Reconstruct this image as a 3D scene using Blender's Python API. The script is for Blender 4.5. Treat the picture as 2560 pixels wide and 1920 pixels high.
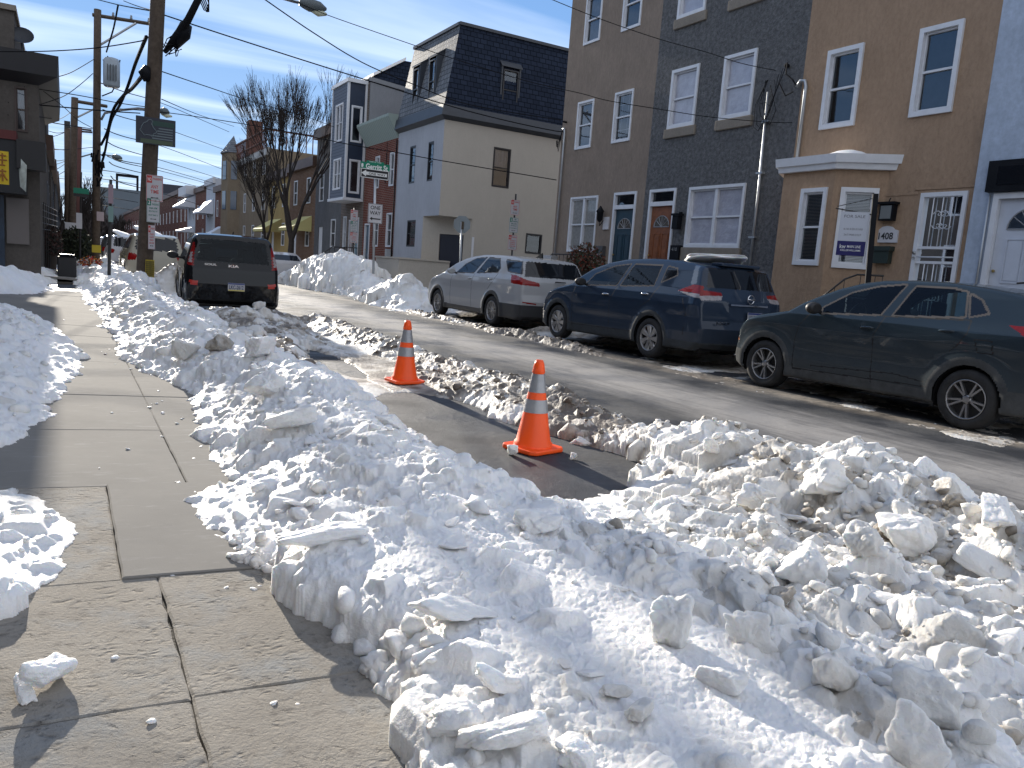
import bpy, math, random
import numpy as np
from mathutils import Vector, Matrix
R=math.radians
for o in list(bpy.data.objects): bpy.data.objects.remove(o)
SC=bpy.context.scene; COL=SC.collection
# ---------------- camera ----------------
H=1.35; FPX=1935.9
_y,_p,_r=R(30.274),R(8.194),R(4.281)
FW=Vector((math.sin(_y)*math.cos(_p),math.cos(_y)*math.cos(_p),-math.sin(_p)))
_r0=Vector((math.cos(_y),-math.sin(_y),0)); _u0=_r0.cross(FW)
RT=math.cos(_r)*_r0+math.sin(_r)*_u0; UP=-math.sin(_r)*_r0+math.cos(_r)*_u0
cam=bpy.data.cameras.new('camera'); co=bpy.data.objects.new('camera',cam); COL.objects.link(co)
M=Matrix((RT,UP,-FW)).transposed().to_4x4(); M.translation=Vector((0,0,H)); co.matrix_world=M
cam.lens=FPX/2560*36; cam.sensor_width=36; cam.clip_start=.05; cam.clip_end=3000
SC.camera=co
# ---------------- light ----------------
SUN_EL=R(15.2); SUN_AZ=R(-.1)    # azimuth from +Y towards +X
sd=Vector((math.sin(SUN_AZ)*math.cos(SUN_EL),math.cos(SUN_AZ)*math.cos(SUN_EL),math.sin(SUN_EL)))
sl=bpy.data.lights.new('sun','SUN'); sl.energy=5.0; sl.angle=R(.4); sl.color=(1,.92,.80)
so=bpy.data.objects.new('sun',sl); COL.objects.link(so)
so.rotation_euler=sd.to_track_quat('Z','Y').to_euler(); so.location=(0,0,30)
W=bpy.data.worlds.new('World'); SC.world=W; W.use_nodes=True
nt=W.node_tree; nt.nodes.clear()
def N(t,k,**kw):
    n=t.nodes.new(k)
    for a,b in kw.items():
        if a.startswith('i_'): n.inputs[a[2:].replace('_',' ')].default_value=b
        else: setattr(n,a,b)
    return n
wo=N(nt,'ShaderNodeOutputWorld'); bg=N(nt,'ShaderNodeBackground')
sky=N(nt,'ShaderNodeTexSky',sky_type='NISHITA',sun_disc=False,sun_elevation=SUN_EL,sun_rotation=SUN_AZ)
sky.air_density=1.0; sky.dust_density=0.0; sky.ozone_density=2.6
tc=N(nt,'ShaderNodeTexCoord'); sx=N(nt,'ShaderNodeSeparateXYZ'); nt.links.new(tc.outputs['Generated'],sx.inputs[0])
# cirrus: project the sky direction on a high flat layer, streak it
def wm(op,a,b=None):
    n=N(nt,'ShaderNodeMath',operation=op)
    for i,v in enumerate((a,b)):
        if v is None: continue
        if isinstance(v,(int,float)): n.inputs[i].default_value=v
        else: nt.links.new(v,n.inputs[i])
    return n.outputs[0]
zz=wm('MAXIMUM',sx.outputs[2],.03)
cx=wm('DIVIDE',sx.outputs[0],zz); cy=wm('DIVIDE',sx.outputs[1],zz)
cb=N(nt,'ShaderNodeCombineXYZ'); nt.links.new(cx,cb.inputs[0]); nt.links.new(cy,cb.inputs[1])
mp=N(nt,'ShaderNodeMapping'); mp.inputs['Rotation'].default_value=(0,0,R(36)); mp.inputs['Scale'].default_value=(.13,.62,1)
mp.inputs['Location'].default_value=(.3,1.1,0)
nt.links.new(cb.outputs[0],mp.inputs[0])
no=N(nt,'ShaderNodeTexNoise',i_Scale=1.0,i_Detail=6.0,i_Roughness=.5,i_Distortion=.9); nt.links.new(mp.outputs[0],no.inputs[0])
rp=N(nt,'ShaderNodeValToRGB'); rp.color_ramp.elements[0].position=.48; rp.color_ramp.elements[1].position=.74
nt.links.new(no.outputs[0],rp.inputs[0])
mx=N(nt,'ShaderNodeMix',data_type='RGBA'); nt.links.new(wm('MULTIPLY',rp.outputs[0],.62),mx.inputs[0])
gr=N(nt,'ShaderNodeValToRGB'); e=gr.color_ramp.elements; e[0].position=0; e[0].color=(.38,.48,.65,1); e[1].position=.6; e[1].color=(.10,.21,.46,1)
for p_,c_ in ((.12,(.26,.40,.65,1)),(.3,(.16,.31,.60,1))):
    q_=e.new(p_); q_.color=c_
nt.links.new(wm('MAXIMUM',sx.outputs[2],0.0),gr.inputs[0])
gs=N(nt,'ShaderNodeVectorMath',operation='SCALE'); nt.links.new(gr.outputs[0],gs.inputs[0]); gs.inputs[3].default_value=11.0
sm_=N(nt,'ShaderNodeMix',data_type='RGBA'); sm_.inputs[0].default_value=.82; nt.links.new(sky.outputs[0],sm_.inputs[6]); nt.links.new(gs.outputs[0],sm_.inputs[7])
fill_veil=wm('MULTIPLY',wm('SUBTRACT',.34,sx.outputs[1]),1.7)  # added pale sky fill outside the view, lifts ambient light on the facades
vc=N(nt,'ShaderNodeClamp'); nt.links.new(fill_veil,vc.inputs[0]); vc.inputs[2].default_value=.62
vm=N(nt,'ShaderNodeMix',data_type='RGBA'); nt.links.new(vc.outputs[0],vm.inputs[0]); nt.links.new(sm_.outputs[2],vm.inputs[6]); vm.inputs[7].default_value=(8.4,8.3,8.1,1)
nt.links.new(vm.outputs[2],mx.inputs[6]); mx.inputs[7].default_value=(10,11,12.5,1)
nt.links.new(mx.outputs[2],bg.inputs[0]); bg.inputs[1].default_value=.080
nt.links.new(bg.outputs[0],wo.inputs[0])
SC.view_settings.view_transform='Standard'; SC.view_settings.look='None'; SC.view_settings.gamma=1
SC.view_settings.exposure=.80
SC.render.engine='CYCLES'
# ---------------- helpers ----------------
ORG={}
def org(p):
    if p is None: return Vector((0,0,0))
    return ORG[p.name]
def tag(o,label=None,cat=None,group=None,kind=None):
    if label: o['label']=label
    if cat: o['category']=cat
    if group: o['group']=group
    if kind: o['kind']=kind
    return o
def thing(name,loc,label,cat,group=None):
    o=bpy.data.objects.new(name,None); COL.objects.link(o); o.location=loc; o.empty_display_size=.2
    ORG[o.name]=Vector(loc); return tag(o,label,cat,group)
def px_ray(x,y): return FW*FPX+RT*(x-1280)-UP*(y-960)
CP=Vector((0,0,H))
def atX(x,y,X): d=px_ray(x,y); return CP+d*(X/d.x)
def atY(x,y,Y): d=px_ray(x,y); return CP+d*(Y/d.y)
def atZ(x,y,z): d=px_ray(x,y); return CP+d*((z-H)/d.z)
class MB:
    def __init__(s): s.v=[]; s.f=[]; s.m=[]; s.cm=0; s.smf=[]; s.sm=False
    def add(s,vs,fs):
        n=len(s.v); s.v+= [tuple(v) for v in vs]; s.f+=[tuple(i+n for i in f) for f in fs]
        s.m+=[s.cm]*len(fs); s.smf+=[s.sm]*len(fs); return s
    def frame(s,O,U,V,Wv,u0,u1,v0,v1,w0,w1):
        O=Vector(O);c=[O+U*a+V*b+Wv*d for d in (w0,w1) for b in (v0,v1) for a in (u0,u1)]
        return s.add(c,[(0,2,3,1),(4,5,7,6),(0,1,5,4),(2,6,7,3),(0,4,6,2),(1,3,7,5)])
    def box(s,x0,x1,y0,y1,z0,z1):
        return s.frame((0,0,0),Vector((1,0,0)),Vector((0,1,0)),Vector((0,0,1)),x0,x1,y0,y1,z0,z1)
    def tube(s,pts,r,n=6,cap=True):
        pts=[Vector(p) for p in pts]; k=len(pts)
        if not hasattr(r,'__len__'): r=[r]*k
        vs=[]; up=None
        for i,p in enumerate(pts):
            d=(pts[min(i+1,k-1)]-pts[max(i-1,0)])
            d=d.normalized() if d.length>1e-9 else Vector((0,0,1))
            if up is None:
                up=Vector((0,0,1)) if abs(d.z)<.9 else Vector((1,0,0))
            a=d.cross(up); a=a.normalized() if a.length>1e-6 else d.orthogonal().normalized()
            b=a.cross(d); up=b
            for j in range(n):
                t=2*math.pi*j/n; vs.append(p+(a*math.cos(t)+b*math.sin(t))*r[i])
        fs=[(i*n+j,i*n+(j+1)%n,(i+1)*n+(j+1)%n,(i+1)*n+j) for i in range(k-1) for j in range(n)]
        if cap: fs+=[tuple(range(n-1,-1,-1)),tuple(range((k-1)*n,k*n))]
        o=s.sm; s.sm=n>=6; s.add(vs,fs); s.sm=o; return s
    def lathe(s,prof,n=32,O=(0,0,0),ax=Vector((0,0,1)),a=Vector((1,0,0)),close=False):
        O=Vector(O); b=ax.cross(a); vs=[]
        for (r,h) in prof:
            for j in range(n):
                t=2*math.pi*j/n; vs.append(O+ax*h+(a*math.cos(t)+b*math.sin(t))*r)
        k=len(prof)
        fs=[(i*n+j,i*n+(j+1)%n,(i+1)*n+(j+1)%n,(i+1)*n+j) for i in range(k-1) for j in range(n)]
        if close: fs+=[tuple(range(n-1,-1,-1)),tuple(range((k-1)*n,k*n))]
        o=s.sm; s.sm=True; s.add(vs,fs); s.sm=o; return s
    def prism(s,poly,O,U,V,Wv,w0,w1):
        O=Vector(O); n=len(poly)
        vs=[O+U*a+V*b+Wv*w for w in (w0,w1) for a,b in poly]
        fs=[tuple(range(n-1,-1,-1)),tuple(range(n,2*n))]+[(i,(i+1)%n,n+(i+1)%n,n+i) for i in range(n)]
        return s.add(vs,fs)
    def quad(s,a,b,c,d): return s.add([a,b,c,d],[(0,1,2,3)])
    def build(s,name,mats,parent=None,loc=None,smooth=None):
        o0=Vector(loc) if loc is not None else Vector((0,0,0))
        base=org(parent)+o0
        me=bpy.data.meshes.new(name)
        me.from_pydata([tuple(Vector(v)-base) for v in s.v],[],s.f)
        if not isinstance(mats,(list,tuple)): mats=[mats]
        for m in mats: me.materials.append(m)
        if len(mats)>1: me.polygons.foreach_set('material_index',s.m)
        me.polygons.foreach_set('use_smooth',s.smf if smooth is None else [smooth]*len(s.f))
        me.update()
        o=bpy.data.objects.new(name,me); COL.objects.link(o); o.location=o0
        if parent is not None: o.parent=parent
        ORG[o.name]=base
        return o
X_=Vector((1,0,0));Y_=Vector((0,1,0));Z_=Vector((0,0,1))
def bevel(o,w=.01,seg=2):
    m=o.modifiers.new('bevel','BEVEL'); m.width=w; m.segments=seg; m.limit_method='ANGLE'; return o
def copy_tree(root,loc,label,rotz=0):
    r=root.copy(); COL.objects.link(r); r.location=loc; r.rotation_euler=(0,0,rotz); r['label']=label
    for c in root.children:
        c2=c.copy(); COL.objects.link(c2); c2.parent=r
        for g in c.children: g2=g.copy(); COL.objects.link(g2); g2.parent=c2
    return r
# text meshes
_tc={}
def text_mesh(txt,bold=0.0):
    if (txt,bold) in _tc: return _tc[(txt,bold)]
    cu=bpy.data.curves.new('t','FONT'); cu.body=txt; cu.size=1; cu.align_x='CENTER'; cu.align_y='CENTER'; cu.offset=bold; cu.resolution_u=3
    ob=bpy.data.objects.new('t',cu); COL.objects.link(ob)
    dg=bpy.context.evaluated_depsgraph_get(); me=ob.evaluated_get(dg).to_mesh()
    vs=[v.co.copy() for v in me.vertices]; fs=[tuple(p.vertices) for p in me.polygons]
    bpy.data.objects.remove(ob); bpy.data.curves.remove(cu)
    if vs:
        x0=min(v.x for v in vs);x1=max(v.x for v in vs);y0=min(v.y for v in vs);y1=max(v.y for v in vs)
    else: x0=x1=y0=y1=0
    _tc[(txt,bold)]=(vs,fs,x0,x1,y0,y1); return _tc[(txt,bold)]
def add_text(mb,txt,c,U,V,w,h,off,Nn,bold=.0):
    """centre c, fills w x h (w or h None keeps aspect)"""
    vs,fs,x0,x1,y0,y1=text_mesh(txt,bold)
    if not vs: return
    sx=w/(x1-x0) if w else None; sy=h/(y1-y0) if h else sx
    if sx is None: sx=sy
    c=Vector(c)+Nn*off
    mb.add([c+U*((v.x-(x0+x1)/2)*sx)+V*((v.y-(y0+y1)/2)*sy) for v in vs],fs)
# ---------------- materials ----------------
MT={}
def mat(name,col,rough=.7,metal=0.0,var=.0,vs=3.0,bump=0.0,bs=40.0,bd=.01,coat=0.0,spec=.5,col2=None,emis=None,ior=None,sss=0.0):
    if name in MT: return MT[name]
    m=bpy.data.materials.new(name); m.use_nodes=True; t=m.node_tree; b=t.nodes['Principled BSDF']
    b.inputs['Base Color'].default_value=(*col,1); b.inputs['Roughness'].default_value=rough; b.inputs['Metallic'].default_value=metal
    b.inputs['Coat Weight'].default_value=coat; b.inputs['Coat Roughness'].default_value=.05
    b.inputs['Specular IOR Level'].default_value=spec
    if ior: b.inputs['IOR'].default_value=ior
    if emis: b.inputs['Emission Color'].default_value=(*emis[:3],1); b.inputs['Emission Strength'].default_value=emis[3]
    if sss: b.inputs['Subsurface Weight'].default_value=sss; b.inputs['Subsurface Radius'].default_value=(.03,.035,.04); b.inputs['Subsurface Scale'].default_value=1.0
    tcn=N(t,'ShaderNodeTexCoord')
    if var or col2:
        n=N(t,'ShaderNodeTexNoise',i_Scale=vs,i_Detail=6.0,i_Roughness=.62); t.links.new(tcn.outputs['Object'],n.inputs[0])
        r=N(t,'ShaderNodeValToRGB'); r.color_ramp.elements[0].position=.3; r.color_ramp.elements[1].position=.7
        c2=col2 or tuple(min(1,c*(1+var)) for c in col); c1=col if col2 else tuple(c*(1-var) for c in col)
        r.color_ramp.elements[0].color=(*c1,1); r.color_ramp.elements[1].color=(*c2,1)
        t.links.new(n.outputs[0],r.inputs[0]); t.links.new(r.outputs[0],b.inputs['Base Color'])
    if bump:
        n=N(t,'ShaderNodeTexNoise',i_Scale=bs,i_Detail=5.0,i_Roughness=.6); t.links.new(tcn.outputs['Object'],n.inputs[0])
        bp=N(t,'ShaderNodeBump'); bp.inputs['Strength'].default_value=bump; bp.inputs['Distance'].default_value=bd
        t.links.new(n.outputs[0],bp.inputs['Height']); t.links.new(bp.outputs[0],b.inputs['Normal'])
    MT[name]=m; return m
def P(m): return m.node_tree.nodes['Principled BSDF']
white=mat('white_vinyl',(.62,.64,.68),.4,var=.06,vs=6)
black=mat('black_paint',(.010,.011,.014),.5,var=.2,spec=.1)
blackp=mat('black_plastic',(.018,.018,.02),.55,bump=.2,bs=200,bd=.002)
dark=mat('dark_void',(.006,.006,.008),.8)
wood=mat('pole_wood',(.055,.038,.026),.85,col2=(.10,.075,.055),vs=9,bump=.7,bs=25,bd=.02)
wirem=mat('wire_black',(.012,.012,.014),.9,spec=.1)
alum=mat('galvanised',(.42,.44,.46),.45,metal=.7,var=.12)
iron=mat('wrought_iron',(.02,.018,.018),.5)
rubber=mat('tyre_rubber',(.022,.022,.023),.85,var=.5,vs=8,bump=.2,bs=60,bd=.004)
silver=mat('alloy_rim',(.34,.34,.35),.32,metal=.85,var=.15,vs=14)
darkrim=mat('rim_dark',(.03,.03,.032),.6)  # dark grey for the wheel backing disc and the nuts
signw=mat('sign_white',(.52,.52,.55),.45,var=.04)
signk=mat('sign_black',(.015,.015,.018),.4)
signr=mat('sign_red',(.50,.06,.05),.45)
signg=mat('sign_green',(.0,.19,.11),.4)
orange=mat('cone_orange',(1.0,.10,.008),.4,var=.0,vs=8,bump=.1,bs=20,bd=.002)
orange.node_tree.nodes['Principled BSDF'].inputs['Subsurface Weight'].default_value=0
refl=mat('reflective_grey',(.33,.34,.36),.35,metal=.3,var=.12,vs=18,bump=.3,bs=30,bd=.004)
def glass_mat(name,tint=(.35,.4,.42),tr=.55,rough=.02,ior=1.6):
    if name in MT: return MT[name]
    m=bpy.data.materials.new(name); m.use_nodes=True; t=m.node_tree; t.nodes.remove(t.nodes['Principled BSDF'])
    out=t.nodes['Material Output']
    g=N(t,'ShaderNodeBsdfGlossy'); g.inputs['Color'].default_value=(.9,.95,1,1); g.inputs['Roughness'].default_value=rough
    tr_=N(t,'ShaderNodeBsdfTransparent'); tr_.inputs['Color'].default_value=(*[c*tr*2 if c*tr*2<1 else 1 for c in tint],1)
    f=N(t,'ShaderNodeFresnel',i_IOR=ior); 
    mxs=N(t,'ShaderNodeMixShader'); t.links.new(f.outputs[0],mxs.inputs[0]); t.links.new(tr_.outputs[0],mxs.inputs[1]); t.links.new(g.outputs[0],mxs.inputs[2])
    t.links.new(mxs.outputs[0],out.inputs[0]); MT[name]=m; return m
wglass=glass_mat('window_glass',(.9,.95,1),.5,ior=1.9)
carglass=glass_mat('car_glass',(.42,.52,.53),.5,ior=1.33)
tintglass=mat('privacy_glass',(.006,.008,.012),.04,spec=.5)
curtain=mat('curtain_cloth',(.34,.35,.40),.8,var=.1,vs=9,bump=.6,bs=6,bd=.05)
plastic=mat('window_film',(.30,.31,.37),.5,col2=(.40,.41,.48),vs=5,bump=1,bs=4,bd=.05,coat=1)
curt_gl=mat('lace_behind_glass',(.16,.16,.155),.6,col2=(.27,.27,.26),vs=14,coat=1)
room=mat('room_dark',(.03,.032,.04),.8,var=.5,vs=2)
# =============== ground, road, pavement ===============
def nodes_of(name):
    m=bpy.data.materials.new(name); m.use_nodes=True; return m,m.node_tree,m.node_tree.nodes['Principled BSDF']
def lnk(t,a,b): t.links.new(a,b)
def mth(t,op,a,b=None,c=None,clamp=False):
    n=t.nodes.new('ShaderNodeMath'); n.operation=op; n.use_clamp=clamp
    for i,v in enumerate((a,b,c)):
        if v is None: continue
        if isinstance(v,(int,float)): n.inputs[i].default_value=v
        else: t.links.new(v,n.inputs[i])
    return n.outputs[0]
def nz(t,vec,scale,det=5,rough=.6,stretch=None,rot=0):
    if stretch:
        mp=t.nodes.new('ShaderNodeMapping'); mp.inputs['Scale'].default_value=stretch; mp.inputs['Rotation'].default_value=(0,0,rot); t.links.new(vec,mp.inputs[0]); vec=mp.outputs[0]
    n=t.nodes.new('ShaderNodeTexNoise'); n.inputs['Scale'].default_value=scale; n.inputs['Detail'].default_value=det; n.inputs['Roughness'].default_value=rough
    t.links.new(vec,n.inputs[0]); return n.outputs[0]
def ramp(t,f,stops):
    r=t.nodes.new('ShaderNodeValToRGB'); e=r.color_ramp.elements
    while len(e)<len(stops): e.new(.5)
    for el,(p,c) in zip(e,stops): el.position=p; el.color=(*c,1) if hasattr(c,'__len__') else (c,c,c,1)
    t.links.new(f,r.inputs[0]); return r.outputs[0]
def mixc(t,f,a,b):
    n=t.nodes.new('ShaderNodeMix'); n.data_type='RGBA'
    for i,v in ((0,f),(6,a),(7,b)):
        if isinstance(v,(int,float)): n.inputs[i].default_value=v
        elif isinstance(v,tuple): n.inputs[i].default_value=(*v,1)
        else: t.links.new(v,n.inputs[i])
    return n.outputs[2]
def road_mat():
    m,t,b=nodes_of('asphalt_salted'); tc=t.nodes.new('ShaderNodeTexCoord').outputs['Object']
    sp=t.nodes.new('ShaderNodeSeparateXYZ'); t.links.new(tc,sp.inputs[0])
    wob=nz(t,tc,.35,3); x=mth(t,'ADD',sp.outputs[0],mth(t,'MULTIPLY',mth(t,'SUBTRACT',wob,.5),1.1))
    # salt / dried slush band worn along the lane
    band=mth(t,'SUBTRACT',1.0,mth(t,'ABSOLUTE',mth(t,'DIVIDE',mth(t,'SUBTRACT',x,6.5),1.25)),clamp=True)
    st=nz(t,tc,3.0,7,.7,(2.2,.22,1)); st2=nz(t,tc,9,5,.7,(1.6,.35,1))
    f=mth(t,'MULTIPLY',mth(t,'POWER',band,.6),mth(t,'ADD',mth(t,'MULTIPLY',st,1.1),mth(t,'MULTIPLY',st2,.5)),clamp=True)
    f=ramp(t,f,[(.28,0.0),(.72,1.0)])
    c=mixc(t,f,(.020,.022,.026),(.28,.265,.25))
    fr=nz(t,tc,120,3,.6); g=ramp(t,fr,[(.56,0.0),(.66,1.0)])
    c=mixc(t,mth(t,'MULTIPLY',g,.33),c,(.42,.43,.45))
    pt=ramp(t,nz(t,tc,1.1,5,.6),[(.52,0.0),(.66,1.0)])
    c=mixc(t,mth(t,'MULTIPLY',pt,.10),c,(.30,.30,.31))
    # tan dried slush near the far parked cars
    edge=mth(t,'SUBTRACT',1.0,mth(t,'ABSOLUTE',mth(t,'DIVIDE',mth(t,'SUBTRACT',x,8.35),.38)),clamp=True)
    ef=mth(t,'MULTIPLY',edge,ramp(t,nz(t,tc,6,6,.7),[(.35,0.2),(.6,1.0)]))
    c=mixc(t,mth(t,'MULTIPLY',ef,.9),c,(.33,.28,.22))
    t.links.new(c,b.inputs['Base Color'])
    r=mixc(t,ramp(t,nz(t,tc,.9,4),[(.4,.0),(.62,1.0)]),(.42,.42,.42),(.85,.85,.85)); t.links.new(r,b.inputs['Roughness'])
    bp=t.nodes.new('ShaderNodeBump'); bp.inputs['Strength'].default_value=.9; bp.inputs['Distance'].default_value=.006
    hh=mth(t,'ADD',nz(t,tc,130,3,.6),mth(t,'MULTIPLY',nz(t,tc,14,4,.6),1.2)); t.links.new(hh,bp.inputs['Height']); t.links.new(bp.outputs[0],b.inputs['Normal'])
    return m
RM=road_mat()
g=MB(); g.quad((-900,-900,-.02),(900,-900,-.02),(900,1500,-.02),(-900,1500,-.02))
tag(g.build('ground',mat('ground_frozen',(.12,.115,.11),.9,var=.3,vs=.5)),kind='structure')
g=MB(); g.quad((1.9,-12,0),(10.45,-12,0),(10.45,260,0),(1.9,260,0)); g.quad((-30,20.6,-.001),(1.9,20.6,-.001),(1.9,27,-.001),(-30,27,-.001)); g.quad((10.45,21.6,-.001),(60,21.6,-.001),(60,29.4,-.001),(10.45,29.4,-.001))
tag(g.build('road',RM),kind='structure')
def concrete(name,rough_agg):
    m,t,b=nodes_of(name); tc=t.nodes.new('ShaderNodeTexCoord').outputs['Object']
    n1=nz(t,tc,1.3,6,.65); n2=nz(t,tc,22,4,.6)
    if rough_agg:
        c=ramp(t,n1,[(.3,(.27,.245,.21)),(.5,(.34,.312,.272)),(.72,(.39,.368,.333))])
        c=mixc(t,ramp(t,nz(t,tc,3.2,5,.7),[(.5,0.0),(.66,1.0)]),c,(.32,.32,.31))
        c=mixc(t,ramp(t,n2,[(.55,0.0),(.72,.55)]),c,(.15,.135,.12))
    else:
        c=ramp(t,n1,[(.3,(.22,.21,.195)),(.7,(.275,.262,.24))])
        c=mixc(t,ramp(t,nz(t,tc,5,7,.75,(1,3.5,1)),[(.55,0.0),(.75,.6)]),c,(.38,.375,.365))
    t.links.new(c,b.inputs['Base Color']); b.inputs['Roughness'].default_value=.95; b.inputs['Specular IOR Level'].default_value=.12
    bp=t.nodes.new('ShaderNodeBump'); bp.inputs['Strength'].default_value=1.0 if rough_agg else .5; bp.inputs['Distance'].default_value=.008 if rough_agg else .0025
    if rough_agg:
        v=t.nodes.new('ShaderNodeTexVoronoi'); v.inputs['Scale'].default_value=34; v.feature='F1'
        mp=t.nodes.new('ShaderNodeMapping'); mp.inputs['Scale'].default_value=(.7,1.3,1); t.links.new(tc,mp.inputs[0])
        nv=t.nodes.new('ShaderNodeVectorMath'); nv.operation='ADD'; nn=t.nodes.new('ShaderNodeTexNoise'); nn.inputs['Scale'].default_value=9; t.links.new(tc,nn.inputs[0])
        sc=t.nodes.new('ShaderNodeVectorMath'); sc.operation='SCALE'; sc.inputs[3].default_value=.12; t.links.new(nn.outputs[1],sc.inputs[0])
        t.links.new(mp.outputs[0],nv.inputs[0]); t.links.new(sc.outputs[0],nv.inputs[1]); t.links.new(nv.outputs[0],v.inputs[0])
        pit=ramp(t,v.outputs[0],[(.0,0.0),(.35,.8),(.6,1.0)])
        msk=ramp(t,nz(t,tc,6,6,.75),[(.50,1.0),(.64,0.0)])
        pit=mth(t,'MAXIMUM',pit,msk)
        h=mth(t,'ADD',mth(t,'MULTIPLY',pit,1.0),mth(t,'MULTIPLY',nz(t,tc,90,5,.7),.8)); h=mth(t,'ADD',h,mth(t,'MULTIPLY',nz(t,tc,7,3,.6),.8)); c=mixc(t,mth(t,'MULTIPLY',mth(t,'SUBTRACT',1.0,pit,clamp=True),.5),c,(.05,.045,.04)); t.links.new(c,b.inputs['Base Color'])
    else: h=mth(t,'ADD',nz(t,tc,160,3,.6),mth(t,'MULTIPLY',nz(t,tc,8,3),.8))
    t.links.new(h,bp.inputs['Height']); t.links.new(bp.outputs[0],b.inputs['Normal'])
    return m
CS=concrete('concrete_smooth',False); CA=concrete('concrete_weathered',True)
def gz(x): return .10+.045*(2-x)
rnd=random.Random(5)
sw=MB()
ys=[-3,-1.2,.9,2.03,2.89,4.10,5.40,6.66,7.70,8.58,9.25,10.9,12.2,13.9,15.4,16.9,18.5,20.2]
def slab(x0,x1,y0,y1,dz,mi):
    # a cast slab with slightly ragged, chamfered edges
    e=.0025 if y1<3 else .0015; n=14 if y1<6 else 4; ch=.005; rg=.005 if y1<3 else .002
    def edge(ax,ay,bx,by): return [(ax+(bx-ax)*i/n,ay+(by-ay)*i/n) for i in range(n)]
    ring=edge(x0+e,y0+e,x1-e,y0+e)+edge(x1-e,y0+e,x1-e,y1-e)+edge(x1-e,y1-e,x0+e,y1-e)+edge(x0+e,y1-e,x0+e,y0+e)
    ring=[(x+rnd.uniform(-rg,rg),y+rnd.uniform(-rg,rg)) for x,y in ring]
    cx,cy=(x0+x1)/2,(y0+y1)/2; k=len(ring)
    def sh(p,d): dx,dy=cx-p[0],cy-p[1]; L=math.hypot(dx,dy); return (p[0]+dx/L*d,p[1]+dy/L*d)
    vs=[(x,y,gz(x)-.06) for x,y in ring]+[(x,y,gz(x)+dz-ch) for x,y in ring]+[(*sh(p,.008),gz(p[0])+dz) for p in ring]+[(cx,cy,gz(cx)+dz)]
    fs=[(i,(i+1)%k,k+(i+1)%k,k+i) for i in range(k)]+[(k+i,k+(i+1)%k,2*k+(i+1)%k,2*k+i) for i in range(k)]+[(2*k+i,2*k+(i+1)%k,3*k) for i in range(k)]
    sw.cm=mi; sw.add(vs,fs)
for i in range(len(ys)-1):
    y0,y1=ys[i],ys[i+1]
    if y1<3: xs=[-2.2,-1.2,.28,1.88]
    elif y1<4.2: xs=[-2.2,-1.2,.165,1.88]
    else: xs=[-2.2,-1.2,.53,1.88]
    for a,b in zip(xs,xs[1:]): slab(a,b,y0,y1,rnd.uniform(-.003,.004)+(.008 if (y0>2.8 and y1<4.2 and a>0) else 0),1 if (y1<3 or (y1<4.2 and a<0)) else 0)
y=27.2
while y<120:
    slab(-.7,.6,y,y+2.4,0,0); slab(.6,1.88,y,y+2.4,0,0); y+=2.4
y=-6
while y<140:
    if not(20<y<29):
        sw.cm=0; sw.box(10.58,13.6,y,y+2.395,-.05,.14)
    y+=2.4
sw.cm=2; [sw.quad((-2.6,y_,gz(-2.6)-.016),(1.87,y_,gz(1.87)-.016),(1.87,y_+.5,gz(1.87)-.016),(-2.6,y_+.5,gz(-2.6)-.016)) for y_ in np.arange(-3,20,.5).tolist()]; sw.box(-.9,1.87,27.2,120,-.08,.06)
tag(sw.build('sidewalk',[CS,CA,mat('joint_grit',(.035,.031,.027),.95,col2=(.13,.12,.105),vs=60,bump=1,bs=70,bd=.02)]),kind='structure')
kb=MB()
for (a,b) in ((-10,20.2),(27.2,120)): kb.box(1.885,2.0,a,b,-.05,.115)
for (a,b) in ((-10,20.0),(30.0,140)): kb.box(10.45,10.57,a,b,-.05,.145)
tag(kb.build('kerb',CS),kind='structure')

# =============== snow field ===============
rs=np.random.RandomState(7); LAT=rs.rand(256,256)
def vnoise(x,y):
    xi=np.floor(x).astype(np.int64); yi=np.floor(y).astype(np.int64); fx=x-xi; fy=y-yi
    fx=fx*fx*fx*(fx*(fx*6-15)+10); fy=fy*fy*fy*(fy*(fy*6-15)+10)
    a=LAT[xi&255,yi&255]; b=LAT[(xi+1)&255,yi&255]; c=LAT[xi&255,(yi+1)&255]; d=LAT[(xi+1)&255,(yi+1)&255]
    return (a*(1-fx)+b*fx)*(1-fy)+(c*(1-fx)+d*fx)*fy
def fbm(x,y,s,o,g=.5):
    t=np.zeros_like(x); am=1; tot=0
    for k in range(o):
        t+=am*(vnoise(x*s+k*17.3,y*s+k*9.1)-.5); tot+=am; s*=2.03; am*=g
    return t/tot*2
NA,NR=1560,1180
A0,A1=R(-15),R(80); L0,L1=math.log(.95),math.log(62)
az=np.linspace(A0,A1,NA); lr=np.linspace(L0,L1,NR)
RR=np.exp(lr)[:,None]; GX=RR*np.sin(az)[None,:]; GY=RR*np.cos(az)[None,:]
def poly_sd(px,py,poly):
    d=np.full(px.shape,1e9); ins=np.zeros(px.shape,bool); n=len(poly)
    for i in range(n):
        ax,ay=poly[i]; bx,by=poly[(i+1)%n]; ex,ey=bx-ax,by-ay; wx,wy=px-ax,py-ay
        tt=np.clip((wx*ex+wy*ey)/(ex*ex+ey*ey+1e-12),0,1)
        d=np.minimum(d,(wx-ex*tt)**2+(wy-ey*tt)**2)
        c=((ay<=py)&(by>py))|((by<=py)&(ay>py))
        if ey!=0: ins^=c&(px<ax+(py-ay)/ey*ex)
    d=np.sqrt(d); return np.where(ins,d,-d)
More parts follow.
